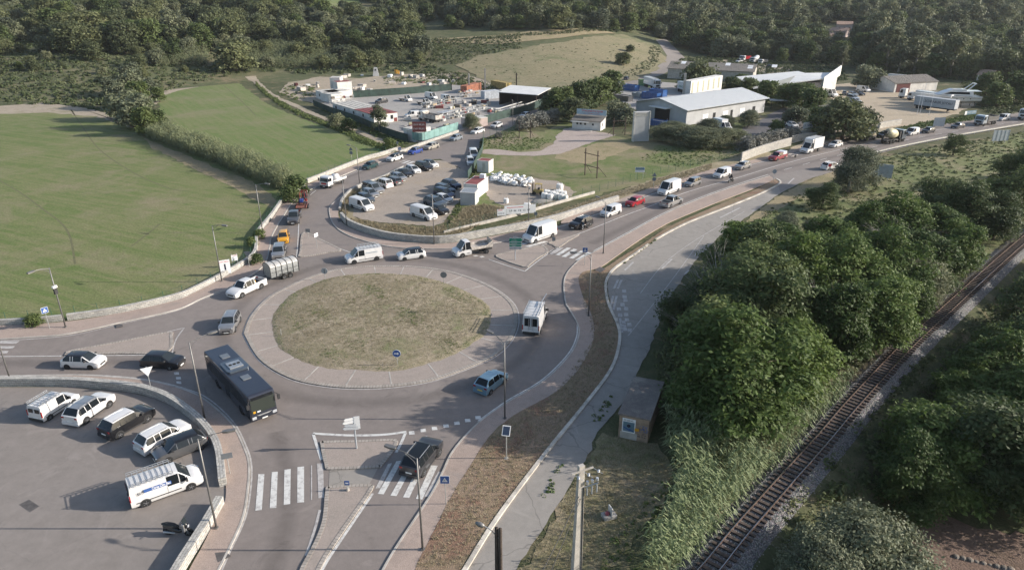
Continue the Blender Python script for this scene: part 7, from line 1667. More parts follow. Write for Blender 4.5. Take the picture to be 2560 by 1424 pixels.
# placards on the meadow wall
for bs, w_, hh, z_, lab, tx in (((566, 688), 1.35, 1.95, 1.15, 'tall white placard with red and dark print on the meadow wall', '~~~~~~~~~'), ((590, 668), .8, .85, 1.35, 'small white placard right of the tall one on the meadow wall', '~~ ~~~~~~')):
    r = sign('placard', bs, 1.9, lab, 'placard', rot=28, two=w_*.42, z=.1); o = plate(r, w_, hh, z_, 'sign_white'); text(tx, w_*.2, 'lettering', 'sign_red', o, (0, -.08, z_+hh*.38), (R(90), 0, 0), .006)
    for i in range(5 if hh > 1 else 2): MB().box((-w_*.32, -.075, z_-hh*.3+i*hh*.13), (w_*(.1+.05*i), -.071, z_-hh*.3+i*hh*.13+.03)).build('print_line', 'sign_grey', o)
    if hh > 1: MB().box((-.09, -.077, z_-.45), (.12, -.072, z_+.4)).build('dark_print', 'ink', o)
for bs, w_, hh, lab, tx, rt_ in (((1300, 540), 5.4, 1.5, 'long white banner board on the mesh fence above the concrete wall', '~~~ ~~ ~~ ~~ ~~', 12), ((1254, 548), 1.5, 1.1, 'small white board hung on the gate frame above the concrete wall', '~~~~~~~~', 12)):
    r = sign('banner_board', bs, 1.7, lab, 'banner', rot=rt_, two=w_*.46, z=.1); o = plate(r, w_, hh, 1.1, 'sign_white'); text(tx, .42 if w_ > 3 else .24, 'lettering', 'ink', o, (0, -.08, .95), (R(90), 0, 0), .008)
    MB().box((-w_*.42, -.076, 1.45), (w_*.1, -.071, 1.55)).build('red_line', 'sign_red', o)
# billboards on the embankment
plain('billboard_grey', (.36, .4, .43), .6, dirt=.12)
for bs, w_, hh, rt_, lab in (((2200, 448), 3.9, 2.6, -35, 'grey blue back of a leaning billboard right of the junction tree'), ((2497, 357), 4.3, 2.6, 8, 'pale ribbed billboard standing on the slope under the far road bend')):
    r = sign('billboard', bs, 2.9, lab, 'billboard', rot=rt_, two=w_*.35, z=0, pr=.09); MB().box((-w_/2, -.12, .5), (w_/2, .02, .5+hh)).build('panel', 'billboard_grey', r)
    for i in range(5): MB().box((-w_/2+i*w_/4-.04, -.17, .5), (-w_/2+i*w_/4+.04, -.121, .5+hh)).build('batten', 'sign_grey', r)
r = sign('billboard', (2345, 318), 2.2, 'small grey ribbed billboard on the weedy bank of the boat yard', 'billboard', two=1.1, z=0); MB().box((-1.5, -.1, .3), (1.5, 0, 2.6)).build('panel', 'billboard_grey', r)
r = sign('blue_banner', (2424, 290), 1.5, 'long light blue banner leaning along the boat yard bank', 'banner', rot=25, two=2.4, z=0); o = plate(r, 5.2, 1.1, 1.0, 'paint_light_blue'); MB().box((-2.6, -.077, .46), (-1.7, -.071, 1.54)).build('white_end', 'sign_white', o); text('~~~~~~~~~ ~~~~~~~', .45, 'lettering', 'sign_white', o, (.3, -.08, 1.0), (R(90), 0, 0))
# mesh fences
plain('fence_green', (.03, .1, .06), .6, sc=4); plain('screen_green', (.03, .055, .046), .85, dirt=.3, sc=.6); plain('screen_turquoise', (.16, .28, .265), .8, dirt=.2, sc=.6)
def fence(name, pts, h, label, screen=None, step=2.4, wires=5, z=0.0, terr=False):
    L = PS(pts, 5); r = empty(name, (0, 0, 0), 0, label, 'fence'); acc = 0; posts = [L[0]]
    for a, b in zip(L, L[1:]):
        d = (b-a).length; t_ = step-acc
        while t_ < d: posts.append(a.lerp(b, t_/d)); t_ += step
        acc = (acc+d) % step
    pm = MB().tube([(0, 0, 0), (0, 0, h+.05)], .03, 5).mesh('post'); pm.materials.append(M_('fence_green'))
    for p in posts[:95]: link('post', pm, None, r).location = (p.x, p.y, z)
    if screen: MB().strip(L, .03, z+h, 0, z+.05).build('screen', screen, r)
    else:
        w_ = MB()
        for k in range(wires):
            for a, b in zip(L, L[1:]): w_.bar((a.x, a.y, z+.15+k*(h-.2)/(wires-1)), (b.x, b.y, z+.15+k*(h-.2)/(wires-1)), .012)
        w_.build('wire_mesh', 'fence_green', r)
    return r
fence('screen_fence', [(1021, 352), (1056, 357), (1100, 344), (1146, 329)], 2.0, 'bright turquoise screen fence on the low wall of the storage yard', 'screen_turquoise', z=.5)
fence('screen_fence', [(1189, 318), (1230, 306), (1277, 293), (1320, 281), (1362, 263)], 2.2, 'dark green screen fence between side road and storage yard', 'screen_green', z=.2)
fence('screen_fence', [(784, 265), (830, 284), (890, 305), (960, 335), (1020, 355)], 1.9, 'dark green screen fence along the back of the long cabin', 'screen_green')
fence('screen_fence', [(884, 245), (960, 240), (1040, 234), (1130, 226)], 2.4, 'green screen fence closing the back of the storage yard', 'screen_green')
fence('screen_fence', [(1209, 349), (1206, 378), (1196, 400), (1184, 425), (1170, 446)], 1.6, 'green screen fence beside the two parked white vehicles', 'screen_green')
fence('mesh_fence', [(1120, 584), (1200, 562), (1290, 539), (1400, 507), (1480, 484), (1530, 470), (1600, 448), (1700, 424), (1800, 402), (1860, 392)], 1.5, 'long thin green mesh fence along the straw bank')
fence('mesh_fence', [(1209, 345), (1250, 336), (1300, 325)], 1.6, 'thin mesh fence on the grass beside the side road')
fence('mesh_fence', [(-40, 810), (110, 798), (300, 775), (440, 744), (550, 692), (612, 655), (638, 625), (644, 585), (690, 527), (735, 480), (760, 463)], 1.3, 'thin mesh fence behind the long meadow wall', wires=4)
fence('mesh_fence', [(770, 455), (851, 422), (915, 396), (990, 373)], 1.4, 'thin mesh fence on the wall of the smaller meadow', wires=4)
# ---- utility poles
up_ = empty('utility_pole', P(1440, 1440), R(25), 'tall concrete utility pole with crossbar and insulators at the bottom', 'utility pole')
b = MB(); b.add([(-.32, -.2, 0), (.32, -.2, 0), (.32, .2, 0), (-.32, .2, 0), (-.19, -.13, 9.0), (.19, -.13, 9.0), (.19, .13, 9.0), (-.19, .13, 9.0)], [(3, 2, 1, 0), (4, 5, 6, 7), (0, 1, 5, 4), (1, 2, 6, 5), (2, 3, 7, 6), (3, 0, 4, 7)]); b.build('pole', 'concrete_post', up_)
MB().bar((-.75, -.18, 8.7), (.75, -.18, 8.75), .09).build('crossbar', 'concrete_post', up_)
MB().tube([(.25, -.23, .2), (.2, -.2, 3), (.16, -.18, 6), (.14, -.17, 7.4)], .035, 6).build('cable', 'trim', up_)
for x, z_ in ((-.7, 8.7), (0, 8.7), (.7, 8.75)):
    MB().tube([(x, -.18, z_), (x+.5, -.6, z_-.35)], .015, 4).build('tie_rod', 'alu', up_); MB().lathe([(.01, -.1), (.09, -.06), (.05, 0), (.09, .06), (.01, .1)], 8, 0, Matrix.Translation((x+.3, -.42, z_-.2))).build('insulator', 'lamp_glass', up_)
MB().bar((.1, -.1, 7.3), (1.0, -.5, 7.7), .07).build('side_bracket', 'alu', up_)
for i in range(3): MB().cyl((.35+i*.28, -.24-i*.11, 7.05+i*.12), .05, .55, 8).build('surge_arrester', 'sign_grey', up_); MB().cyl((.35+i*.28, -.24-i*.11, 7.75+i*.12), .09, .22, 8).build('insulator', 'lamp_glass', up_)
wp = empty('wooden_pole', P(1248, 1540), R(160), 'dark double wooden pole carrying a curved street lamp at the bottom edge', 'utility pole')
hp = 5.2
for s in (-.13, .13): MB().tube([(s, 0, 0), (s*.9, 0, 7.0)], [.13, .11], 10).build('pole', 'wood_pole', wp, smooth=True)
MB().tube([(-.1, 0, 6.2), (.5, 0, 6.75), (.9, 0, 6.9)], .03, 6).build('arm', 'alu', wp); MB().lathe([(.01, -.3), (.12, -.22), (.16, 0), (.1, .25), (.01, .32)], 12, 0, Matrix.Translation((1.15, 0, 6.92)) @ Matrix.Rotation(R(80), 4, 'Y')).build('lamp_head', 'lamp_steel', wp, smooth=True)
# power lines (real catenaries)
def cable(p, q, sag, label, r=.012, n=14):
    p, q = Vector(p), Vector(q); pts = [p.lerp(q, i/n)-Vector((0, 0, sag*4*(i/n)*(1-i/n))) for i in range(n+1)]
    tag(MB().tube(pts, r, 5).build('power_line', 'trim'), label, 'cable')
bp = P(1440, 1440)
cable((bp.x, bp.y, 6.8), (bp.x-7, bp.y-16, 7), .5, 'upper dark cable leading from the concrete pole to the lower left', .025); cable((bp.x+.1, bp.y, 6.6), (bp.x-6.2, bp.y-16, 6.6), .6, 'lower dark cable leading from the concrete pole to the lower left', .02)
for i in range(3): cable((bp.x+.3+i*.6, bp.y-.3+i*.25, 8.4), (bp.x+24+i*.6, bp.y-13, 9), .8, ['thin wire crossing the rails at the bottom, nearest one', 'thin wire crossing the rails at the bottom, middle one', 'thin wire crossing the rails at the bottom, farthest one'][i], .008)
# ---- brick hut
plain('hut_render', (.3, .22, .16), .9, dirt=.25, sc=1.2, bumpy=.01); ground_mat('hut_roof', [(.13, .115, .11), (.19, .165, .15), (.27, .24, .21)], .5, 2, 12, ((.34, .3, .25), .5), bd=.02, pthr=(.6, .72))
a_, b_ = P(1545, 1092), P(1618, 1108); ax = (b_-a_); rz = math.atan2(ax.y, ax.x); W_ = ax.length
hut = empty('concrete_hut', a_, rz, 'small windowless rendered hut with flat roof, poster and graffiti', 'hut')
MB().box((0, 0, 0), (W_, 6.3, 2.35)).build('wall', 'hut_render', hut); MB().box((-.12, -.12, 2.35), (W_+.12, 6.45, 2.5)).build('roof', 'hut_roof', hut)
ps = MB().box((.28, -.022, .72), (1.42, -.006, 2.1)).build('poster', 'sign_white', hut); MB().box((.36, -.032, .82), (1.34, -.024, 1.78)).build('poster_picture', 'paint_light_blue', ps)
text('~~~~~~~~', .2, 'lettering', 'ink', ps, (.85, -.03, 1.93), (R(90), 0, 0), .005); MB().cyl((.85, -.04, 1.4), .16, .012, 16, 'y').build('dark_disc', 'ink', ps); b = MB(); b.bar((.4, -.045, 1.25), (1.0, -.045, .95), .01, .09); b.bar((.9, -.045, 1.1), (1.3, -.045, .9), .01, .07); b.build('blue_print', 'sign_blue', ps)
plate(hut, .36, .26, 1.15, 'paint_yellow', 'yellow_bill', -.02, x=1.56)
MB().box((.15, -.012, .05), (1.6, -.002, .72)).build('grey_patch', 'kerb_stone', hut)
gf = MB(); g = random.Random(2)
for k in range(26): x, z_ = 1.72+g.random()*.72, 1.0+g.random()*.65; gf.bar((x, -.012, z_), (x+g.uniform(-.16, .16), -.012, z_+g.uniform(-.16, .16)), .01, .035)
gf.build('blue_graffiti', 'sign_blue', hut); gf = MB()
for k in range(14): x, z_ = 1.7+g.random()*.6, .45+g.random()*.3; gf.bar((x, -.012, z_), (x+g.uniform(-.1, .2), -.012, z_+g.uniform(-.14, .14)), .01, .025)
gf.build('dark_graffiti', 'ink', hut)
# ---- small memorial
mo = empty('memorial', P(1522, 1292), R(20), 'small stone memorial with flowers on the grass below the hut', 'memorial'); plain('marble', (.55, .53, .5), .5)
MB().prism([(-.5, -.35), (.5, -.35), (.5, .35), (-.5, .35)], 0, .3).build('base', 'concrete_post', mo, bevel=.05); MB().box((.05, -.3, .3), (.15, .3, .95)).build('headstone', 'marble', mo, bevel=.03); MB().lathe([(.01, .3), (.18, .34), (.2, .45), (.1, .58), (.01, .6)], 9, 0, Matrix.Translation((-.15, 0, 0))).build('flowers', 'paint_coral_red', mo)
# ================================================================ buildings and yards
plain('white_wall', (.62, .6, .57), .85, dirt=.12, sc=.5); plain('grey_wall', (.42, .42, .42), .85, dirt=.1, sc=.4); plain('salmon_wall', (.5, .4, .36), .85, sc=.4); plain('red_roof', (.22, .06, .055), .7, dirt=.2, sc=1); plain('pale_roof', (.5, .48, .44), .8, dirt=.2, sc=1)
corrug('metal_roof', (.42, .44, .46), 2.2, (0, 1, 0), .45, .06, .05, .3); corrug('fibre_roof', (.2, .185, .17), 2.5, (1, 0, 0), .85, .2, .08); plain('tile_roof', (.36, .24, .18), .85, dirt=.25, sc=2); plain('dark_opening', (.012, .012, .013), .9)
plain('white_sheet', (.72, .71, .68), .6, dirt=.06, sc=.5); plain('pink_wall', (.48, .38, .34), .85)
def frame_from(a, b):
    d = b-a; return math.atan2(d.y, d.x), d.length
def gable(name, a, b, depth, eave, ridge, label, wall, roof, over=.6, cat='building', terr=False):
    "footprint front edge a-b (photo points), depth away from the viewer; ridge runs along the front"
    A, B = (T(*a), T(*b)) if terr else (P(*a), P(*b)); rz, L = frame_from(A, B)
    r = empty(name, A, rz, label, cat)
    W = MB(); prf = [(0, 0), (depth, 0), (depth, eave), (depth/2, ridge), (0, eave)]
    vs = [(x, y, z) for x in (0, L) for y, z in prf]; W.add(vs, [(0, 1, 2, 3, 4), (9, 8, 7, 6, 5)]+[(i, 5+i, 5+(i+1) % 5, (i+1) % 5) for i in (0, 1, 4)]); fixn(W.build('wall', wall, r))
    q = MB(); s = (ridge-eave)/(depth/2); t_ = .14
    for sg in (0, 1):
        y0 = -over if sg == 0 else depth+over; z0 = eave-s*over+.02; ys_ = [(y0, z0), (depth/2, ridge+.02)]
        vs = [(x, y, z+k) for x in (-over, L+over) for y, z in ys_ for k in (0, t_)]
        q.add(vs, [(0, 1, 3, 2), (4, 6, 7, 5), (0, 4, 5, 1), (1, 5, 7, 3), (2, 3, 7, 6), (0, 2, 6, 4)])
    fixn(q.build('roof', roof, r)); return r, L
# big warehouse
wh, L = gable('warehouse', (1714, 314), (1909, 281), 19, 4.3, 6.2, 'long pale warehouse with shallow ribbed metal roof', 'grey_wall', 'metal_roof', .9)
for i, (x, w_) in enumerate(((7, 2.4), (11.5, 1.2), (16, 2.4), (19.5, 1.1), (24, 2.2), (30, 1.4))): MB().box((x, -.03, .1 if w_ < 1.5 else .9), (x+w_, .02, 2.3)).build('window' if w_ > 1.5 else 'door', 'sign_white' if w_ > 1.5 else 'dark_opening', wh)
MB().box((-.05, 6, 0), (.06, 11.5, 3.6)).build('loading_door', 'dark_opening', wh); MB().prism([(-2.4, 5.6), (0.0, 5.6), (0.0, 12), (-2.4, 12)], 3.9, 4.1).build('canopy', 'white_sheet', wh)
# striped rooftop volume: stands behind the ridge
sb = empty('striped_tower_block', P(1722, 268), math.atan2((P(1800, 250)-P(1722, 268)).y, (P(1800, 250)-P(1722, 268)).x), 'tall white block with pale olive stripes rising behind the warehouse ridge', 'building'); Lb = (P(1800, 250)-P(1722, 268)).length
MB().box((0, 0, 0), (Lb, 2.6, 8.0)).build('wall', 'white_wall', sb); plain('olive_stripe', (.36, .35, .25), .8)
for i in range(6): MB().box((.6+i*(Lb/6), -.03, 4.2), (1.6+i*(Lb/6), .0, 7.5)).build('stripe', 'olive_stripe', sb)
cp = empty('chimney_post', P(1706, 266), 0, 'single tall concrete post in the yard behind the warehouse', 'post'); MB().box((-.35, -.3, 0), (.35, .3, 10.2)).build('post', 'concrete_post', cp)
# long hangar
hg_, L = gable('hangar', (1668, 196), (1880, 206), 17, 4.0, 6.0, 'long low hangar with grey fibre roof and small skylights', 'concrete_post', 'fibre_roof', .5)
for i in range(5): 
    x = 4+i*9.0; s = (6.0-4.0)/8.5
    for y in ((3, 5) if i % 2 else (5.5, 7)): MB().add([(x, y, 4+s*y+.19), (x+2, y, 4+s*y+.19), (x+2, y+1.6, 4+s*(y+1.6)+.19), (x, y+1.6, 4+s*(y+1.6)+.19)], [(0, 1, 2, 3)]).build('skylight', 'sign_white', hg_)
# modern wedge building
A = P(1975, 247); B = P(2050, 240); rz, L = frame_from(A, B)
mb_ = empty('company_building', P(2040, 244), R(8), 'modern white building with a dramatically pointed wedge front', 'building')
MB().box((-13, 0, 0), (1, 16, 5.0)).build('wall', 'pink_wall', mb_); q = MB(); q.add([(-24, -1, 3.6), (1.5, -1.0, 6.2), (1.5, 17, 6.6), (-22, 17, 5.0), (-24, -1, 3.9), (1.5, -1.0, 6.5), (1.5, 17, 6.9), (-22, 17, 5.3)], [(0, 1, 2, 3), (7, 6, 5, 4), (0, 4, 5, 1), (1, 5, 6, 2), (2, 6, 7, 3), (3, 7, 4, 0)]); fixn(q.build('roof', 'white_sheet', mb_))
q = MB(); q.add([(1.2, -1.2, 3.8), (17, 15, 5.4), (17.4, 15.6, 8.8), (1.2, -1.2, 6.8), (1.0, -.9, 3.8), (16.8, 15.3, 5.4), (17.2, 15.9, 8.8), (1.0, -.9, 6.8)], [(0, 1, 2, 3), (7, 6, 5, 4), (0, 4, 5, 1), (1, 5, 6, 2), (2, 6, 7, 3), (3, 7, 4, 0)]); fixn(q.build('wedge_fascia', 'white_sheet', mb_))
q = MB(); q.add([(1.4, -.6, 0), (15.5, 14.2, 0), (15.5, 14.2, 5.3), (1.4, -.6, 3.8), (1.2, 1.0, 0), (14, 15, 0), (14, 15, 5.3), (1.2, 1.0, 3.8)], [(0, 1, 2, 3), (7, 6, 5, 4), (0, 4, 5, 1), (1, 5, 6, 2), (2, 6, 7, 3), (3, 7, 4, 0)]); fixn(q.build('shopfront', 'pale_roof', mb_))
q = MB(); q.add([(-24, -1.3, 3.5), (-12, -1.3, 4.7), (-9.5, -1.3, 7.6), (-24, -1.1, 3.6)], [(0, 1, 2, 3)]); fixn(q.build('sloping_parapet', 'white_sheet', mb_))
MB().prism([(1.0, -.3), (15.2, 14.6), (15, 16), (1.0, 16)], 0, 6.3, 0).build('wing_wall', 'white_sheet', mb_)
MB().box((-12.5, -.05, 3.0), (-11.3, -.0, 4.0)).build('window', 'dark_opening', mb_)
# small hangar by the boats
sh, L = gable('small_hangar', (2234, 232), (2340, 226), 12, 3.2, 5.0, 'small open hangar with grey roof and dark red inside', 'white_wall', 'fibre_roof', .3); plain('dark_red', (.1, .03, .03), .9)
MB().box((.8, -.05, 0), (7, .0, 3.0)).build('open_front', 'dark_red', sh)
# white hut with the pool sign
A = P(1428, 320); hu = empty('white_hut', P(1430, 322), R(-24), 'small white hut under a long blue lettered signboard', 'hut')
MB().box((0, 0, 0), (8.0, 4.2, 2.3)).build('wall', 'white_wall', hu); q = MB(); q.add([(-.3, -.4, 2.35), (8.3, -.4, 2.35), (8.3, 4.5, 3.3), (-.3, 4.5, 3.3), (-.3, -.4, 2.47), (8.3, -.4, 2.47), (8.3, 4.5, 3.42), (-.3, 4.5, 3.42)], [(0, 1, 2, 3), (7, 6, 5, 4), (0, 4, 5, 1), (1, 5, 6, 2), (2, 6, 7, 3), (3, 7, 4, 0)]); fixn(q.build('roof', 'fibre_roof', hu))
MB().add([(0, 4.2, 2.3), (8, 4.2, 2.3), (8, 4.2, 3.3), (0, 4.2, 3.3)], [(0, 1, 2, 3)]).build('back_gable', 'white_wall', hu); MB().add([(8, 0, 2.3), (8, 4.2, 2.3), (8, 4.2, 3.3)], [(0, 1, 2)]).build('side_gable', 'white_wall', hu)
for x in (1.2, 2.2, 3.4, 5.6): MB().box((x, -.03, 1.3), (x+.5, .01, 1.8)).build('window', 'dark_opening', hu)
MB().box((-.2, -1.0, 2.1), (4.8, -.42, 2.2)).build('awning', 'white_sheet', hu); MB().box((7.97, 1.4, 1.0), (8.03, 2.0, 1.8)).build('window', 'dark_opening', hu)
MB().box((-.2, -2.0, 0), (6.0, -.1, .12)).build('terrace', 'concrete_post', hu)
sg = empty('roof_signboard', P(1430, 322)+Vector((0, 0, 0)), R(-24), 'long light blue signboard raised above the white hut', 'sign'); plain('sky_board', (.36, .47, .55), .5)
MB().box((.1, 3.2, 3.5), (8.4, 3.3, 4.9)).build('panel', 'sky_board', sg)
for x in (.2, 8.3): MB().bar((x, 3.4, 0), (x, 3.4, 4.9), .1).build('post', 'galvanised', sg)
text('TP PISCINES POLYESTER', .62, 'lettering', 'sign_red', sg, (4.5, 3.19, 4.45), (R(90), 0, 0), .012, 6.0); text('~~~~~~ ~~~~~~~~~~ ~~~~~~~~~~~', .36, 'small_lettering', 'sign_red', sg, (4.4, 3.19, 3.85), (R(90), 0, 0), .0, 4.6)
# upright pool shell
pf = empty('pool_shell', P(1600, 353), R(8), 'big pale grey pool shell stood upright on the grass', 'pool shell')
MB().box((-1.9, -.5, 0), (1.9, .45, 7.3)).build('shell', 'grey_wall', pf, bevel=.12); MB().box((-2.05, -.65, 0), (-1.85, .5, 7.35)).build('rim', 'pale_roof', pf); MB().box((1.85, -.65, 0), (2.05, .5, 7.35)).build('rim', 'pale_roof', pf)
for i in range(3): MB().box((-1.6, -.56, 6.3+i*.3), (1.6, -.5, 6.4+i*.3)).build('step_ridge', 'pale_roof', pf)
def pylon(a, b, h, label, hang=True):
    A, B = P(*a), P(*b); rz, L = frame_from(A, B); r = empty('steel_frame', A, rz, label, 'frame'); plain('rust_dark', (.06, .04, .035), .9) if 'rust_dark' not in MATS else None
    for x in (0, L): MB().bar((x, 0, 0), (x, 0, h), .16).build('upright', 'rust_dark', r)
    for z_ in (h*.38, h*.82): MB().bar((-.4, 0, z_), (L+.4, 0, z_), .12).build('crossbar', 'rust_dark', r)
    for x, s in ((0, -1), (L, 1)): MB().bar((x, 0, h*.45), (x+s*.4, 2.4, 0), .08).build('stay', 'rust_dark', r)
    return r
pylon((1462, 438), (1492, 446), 5.6, 'rusty empty billboard frame standing in the rough pasture'); pylon((1533, 340), (1562, 338), 4.6, 'rusty frame standing left of the upright pool shell'); pylon((1298, 345), (1326, 346), 4.4, 'rusty frame standing in front of the roadside grey shrubs')
# cabins
def cabin(name, a, b, depth, h, label, roof='red_roof', wall='white_wall', cat='cabin', z=0, windows=1, terr=False):
    A, B = (T(*a), T(*b)) if terr else (P(*a), P(*b)); rz, L = frame_from(A, B); r = empty(name, A+Vector((0, 0, z)), rz, label, cat)
    MB().box((0, 0, 0), (L, depth, h)).build('wall', wall, r); MB().box((-.05, -.05, h), (L+.05, depth+.05, h+.1)).build('roof_rim', 'white_wall', r); MB().box((.12, .12, h+.1), (L-.12, depth-.12, h+.115)).build('roof', roof, r)
    for i in range(windows): MB().box((L*(i+.4)/max(1, windows), -.03, 1.0), (L*(i+.4)/max(1, windows)+.7, .01, 1.9)).build('window', 'dark_opening', r)
    return r
cb = cabin('site_cabin', (1160, 494), (1194, 497), 6.0, 2.55, 'white cabin with dark red roof beside the parking lot', windows=0); MB().box((1.5, 4.4, 2.66), (2.5, 5.3, 3.4)).build('air_unit', 'sign_white', cb, bevel=.03); MB().box((2.5, 1.5, .1), (2.53, 2.4, 2.0)).build('door', 'pale_roof', cb)
cabin('grey_shed', (1151, 513), (1188, 515), 3.0, 2.3, 'grey shed with sheet roof in front of the red roofed cabin', 'metal_roof', 'grey_wall', windows=0)
cb = cabin('white_box_cabin', (1193, 430), (1222, 433), 2.4, 2.4, 'small square white cabin with red roof behind the green fence', windows=0); MB().box((1.2, -.03, .1), (1.9, .0, 2.1)).build('door', 'pale_roof', cb)
# long cabin row
A, B = P(833, 279), P(936, 311); rz, L = frame_from(A, B); lc = empty('long_cabin', A, rz, 'row of white site cabins with half white, half red flat roofs', 'cabin')
MB().box((0, 0, 0), (L, 7.4, 2.5)).build('wall', 'white_wall', lc); MB().box((-.1, -.1, 2.5), (L*.55, 7.5, 2.62)).build('roof', 'pale_roof', lc); MB().box((L*.55+.02, -.1, 2.5), (L+.1, 7.5, 2.62)).build('roof', 'red_roof', lc)
for i in range(1, 5): MB().box((0, 7.4*i/5-.08, 2.62), (L, 7.4*i/5+.08, 2.65)).build('roof_joint', 'trim', lc)
for i in range(4): MB().box((2+i*6, -.03, 1.2), (2.8+i*6, .0, 2.0)).build('window', 'dark_opening', lc)
for y in (1, 3, 5.2): MB().box((L-.0, y, .9), (L+.04, y+.8, 2.0)).build('window', 'dark_opening', lc)
# stacked cabins at the back
cabin('site_cabin', (791, 246), (812, 253), 6, 2.6, 'white cabin at the far left of the stacked cabins', 'pale_roof'); cabin('site_cabin', (803, 252), (830, 258), 5, 2.6, 'white red rimmed cabin in the middle of the stacked cabins', 'pale_roof', windows=0)
cabin('site_cabin', (832, 252), (880, 246), 6, 2.6, 'long white cabin with red edge at the right of the stacked cabins', 'pale_roof', windows=0); cabin('site_cabin', (846, 241), (882, 238), 4.5, 4.6, 'taller white cabin with red roof behind the others', 'red_roof', windows=0); cabin('site_cabin', (828, 236), (853, 236), 4.5, 5.6, 'topmost white cabin with two dark windows', 'pale_roof', windows=2)
cabin('site_cabin', (1018, 352), (1040, 356), 4, 2.7, 'blue grey end cabin behind the turquoise fence', 'metal_roof', 'grey_wall', windows=0); cabin('site_cabin', (1040, 355), (1078, 347), 4.5, 2.9, 'white cabin behind the red board and turquoise fence', 'pale_roof')
r = sign('red_board', (1050, 356), 4.6, 'faded red lettered board raised behind the turquoise fence', 'sign', two=1.2, z=0); plate(r, 3.4, 2.5, 3.8, 'red_roof'); text('~~~~~~~~~', .6, 'lettering', 'sign_white', r, (0, -.08, 4.4), (R(90), 0, 0), .01); text('~~~~~~~~~', .6, 'lettering', 'sign_white', r, (0, -.08, 3.4), (R(90), 0, 0), .01)
cabin('gate_cabin', (1153, 316), (1172, 322), 6, 2.4, 'pale wall cabin behind the olive tree at the yard gate', 'pale_roof', 'salmon_wall', windows=0)
# open shed with white roof
os_ = empty('open_shed', P(1248, 262), R(-28), 'open fronted dark shed with bright white sloping roof', 'shed')
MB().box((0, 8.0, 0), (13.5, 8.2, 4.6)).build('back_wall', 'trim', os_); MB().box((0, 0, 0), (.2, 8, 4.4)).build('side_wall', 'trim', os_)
for x in (0.2, 6.7, 13.3): MB().bar((x, 0, 0), (x, 0, 4.0), .2).build('post', 'rust_dark', os_)
q = MB(); q.add([(-.6, -.8, 4.0), (14.3, -.8, 4.0), (14.3, 8.9, 5.0), (-.6, 8.9, 5.0), (-.6, -.8, 4.15), (14.3, -.8, 4.15), (14.3, 8.9, 5.15), (-.6, 8.9, 5.15)], [(0, 1, 2, 3), (7, 6, 5, 4), (0, 4, 5, 1), (1, 5, 6, 2), (2, 6, 7, 3), (3, 7, 4, 0)]); fixn(q.build('roof', 'white_sheet', os_))
for (x, y), h, w_, mt_, lab in (((1173, 231), 6.5, .5, 'concrete_post', 'left tall concrete post before the orange container'), ((1213, 226), 7.8, .5, 'concrete_post', 'taller concrete post between the orange and yellow containers'), ((1291, 226), 6.2, .4, 'rust_dark', 'dark steel post behind the white roofed shed')):
    o = empty('yard_post', P(x, y), 0, lab, 'post'); MB().box((-w_/2, -w_/2, 0), (w_/2, w_/2, h)).build('shaft', mt_, o)
# racks with pipes, pallets, heaps
g = random.Random(11); plain('pipe_pale', (.5, .49, .46), .6, sc=4); plain('pallet_wood', (.4, .31, .2), .9, dirt=.3)
def rack_(a, b, label, h=2.3, roof=False):
    A, B = P(*a), P(*b); rz, L = frame_from(A, B); r = empty('storage_rack', A, rz, label, 'rack'); n = max(2, int(L/3))
    for i in range(n+1):
        for y in (0, 1.6): MB().bar((L*i/n, y, 0), (L*i/n, y, h), .1).build('upright', 'galvanised', r)
    for z_ in (.8, 1.6, h): MB().bar((0, 0, z_), (L, 0, z_), .08).build('beam', 'galvanised', r); MB().bar((0, 1.6, z_), (L, 1.6, z_), .08).build('beam', 'galvanised', r)
    for i in range(int(L*1.3)):
        z_ = g.choice((.0, .85, 1.65)); x = g.uniform(.2, L-1.2); s = g.uniform(.3, .7)
        MB().box((x, g.uniform(.1, .5), z_+.05), (x+g.uniform(.5, 1.3), g.uniform(.9, 1.5), z_+.05+s)).build('stored_item', g.choice(('pipe_pale', 'pallet_wood', 'trim', 'paint_off_white', 'worn_white', 'red_roof', 'grey_wall', 'dirt_load')), r)
    if roof: MB().box((-.2, -.4, h+.05), (L*.45, 2.2, h+.15)).build('roof', 'metal_roof', r)
    return r
rack_((1106, 305), (1160, 292), 'steel rack with corrugated roof and piled goods', 2.4, True); rack_((1160, 292), (1218, 279), 'open steel rack of pallets and bags', 2.2); rack_((1066, 278), (1112, 264), 'steel rack of tubes beside the tipper lorry'); rack_((1110, 262), (1150, 256), 'low rack of machines in the middle of the storage yard', 1.4); rack_((1150, 245), (1206, 240), 'far rack of tanks before the orange container', 1.8); rack_((826, 262), (886, 258), 'blue edged rack of red machines by the stacked cabins', 2.6)
for i, (a, b) in enumerate((((1240, 274), (1300, 256)), ((1246, 279), (1304, 262)), ((1312, 262), (1352, 248)))):
    A, B = P(*a, 1.4), P(*b, 1.4); o = MB()
    for k in range(4): o.tube([A+Vector((k*.22, k*.1, .1*(k % 2))), B+Vector((k*.22, k*.1, .1*(k % 2)))], .1, 6)
    for t_ in (.15, .5, .85): p = A.lerp(B, t_); o.bar((p.x, p.y, 0), (p.x, p.y, 1.4), .14)
    tag(o.build('pipe_stack', 'pipe_pale'), ['pale pipes on trestles behind the dark green fence', 'nearer pale pipes lying parallel behind the dark green fence', 'pale beams stored at the right of the open shed'][i], 'pipes')
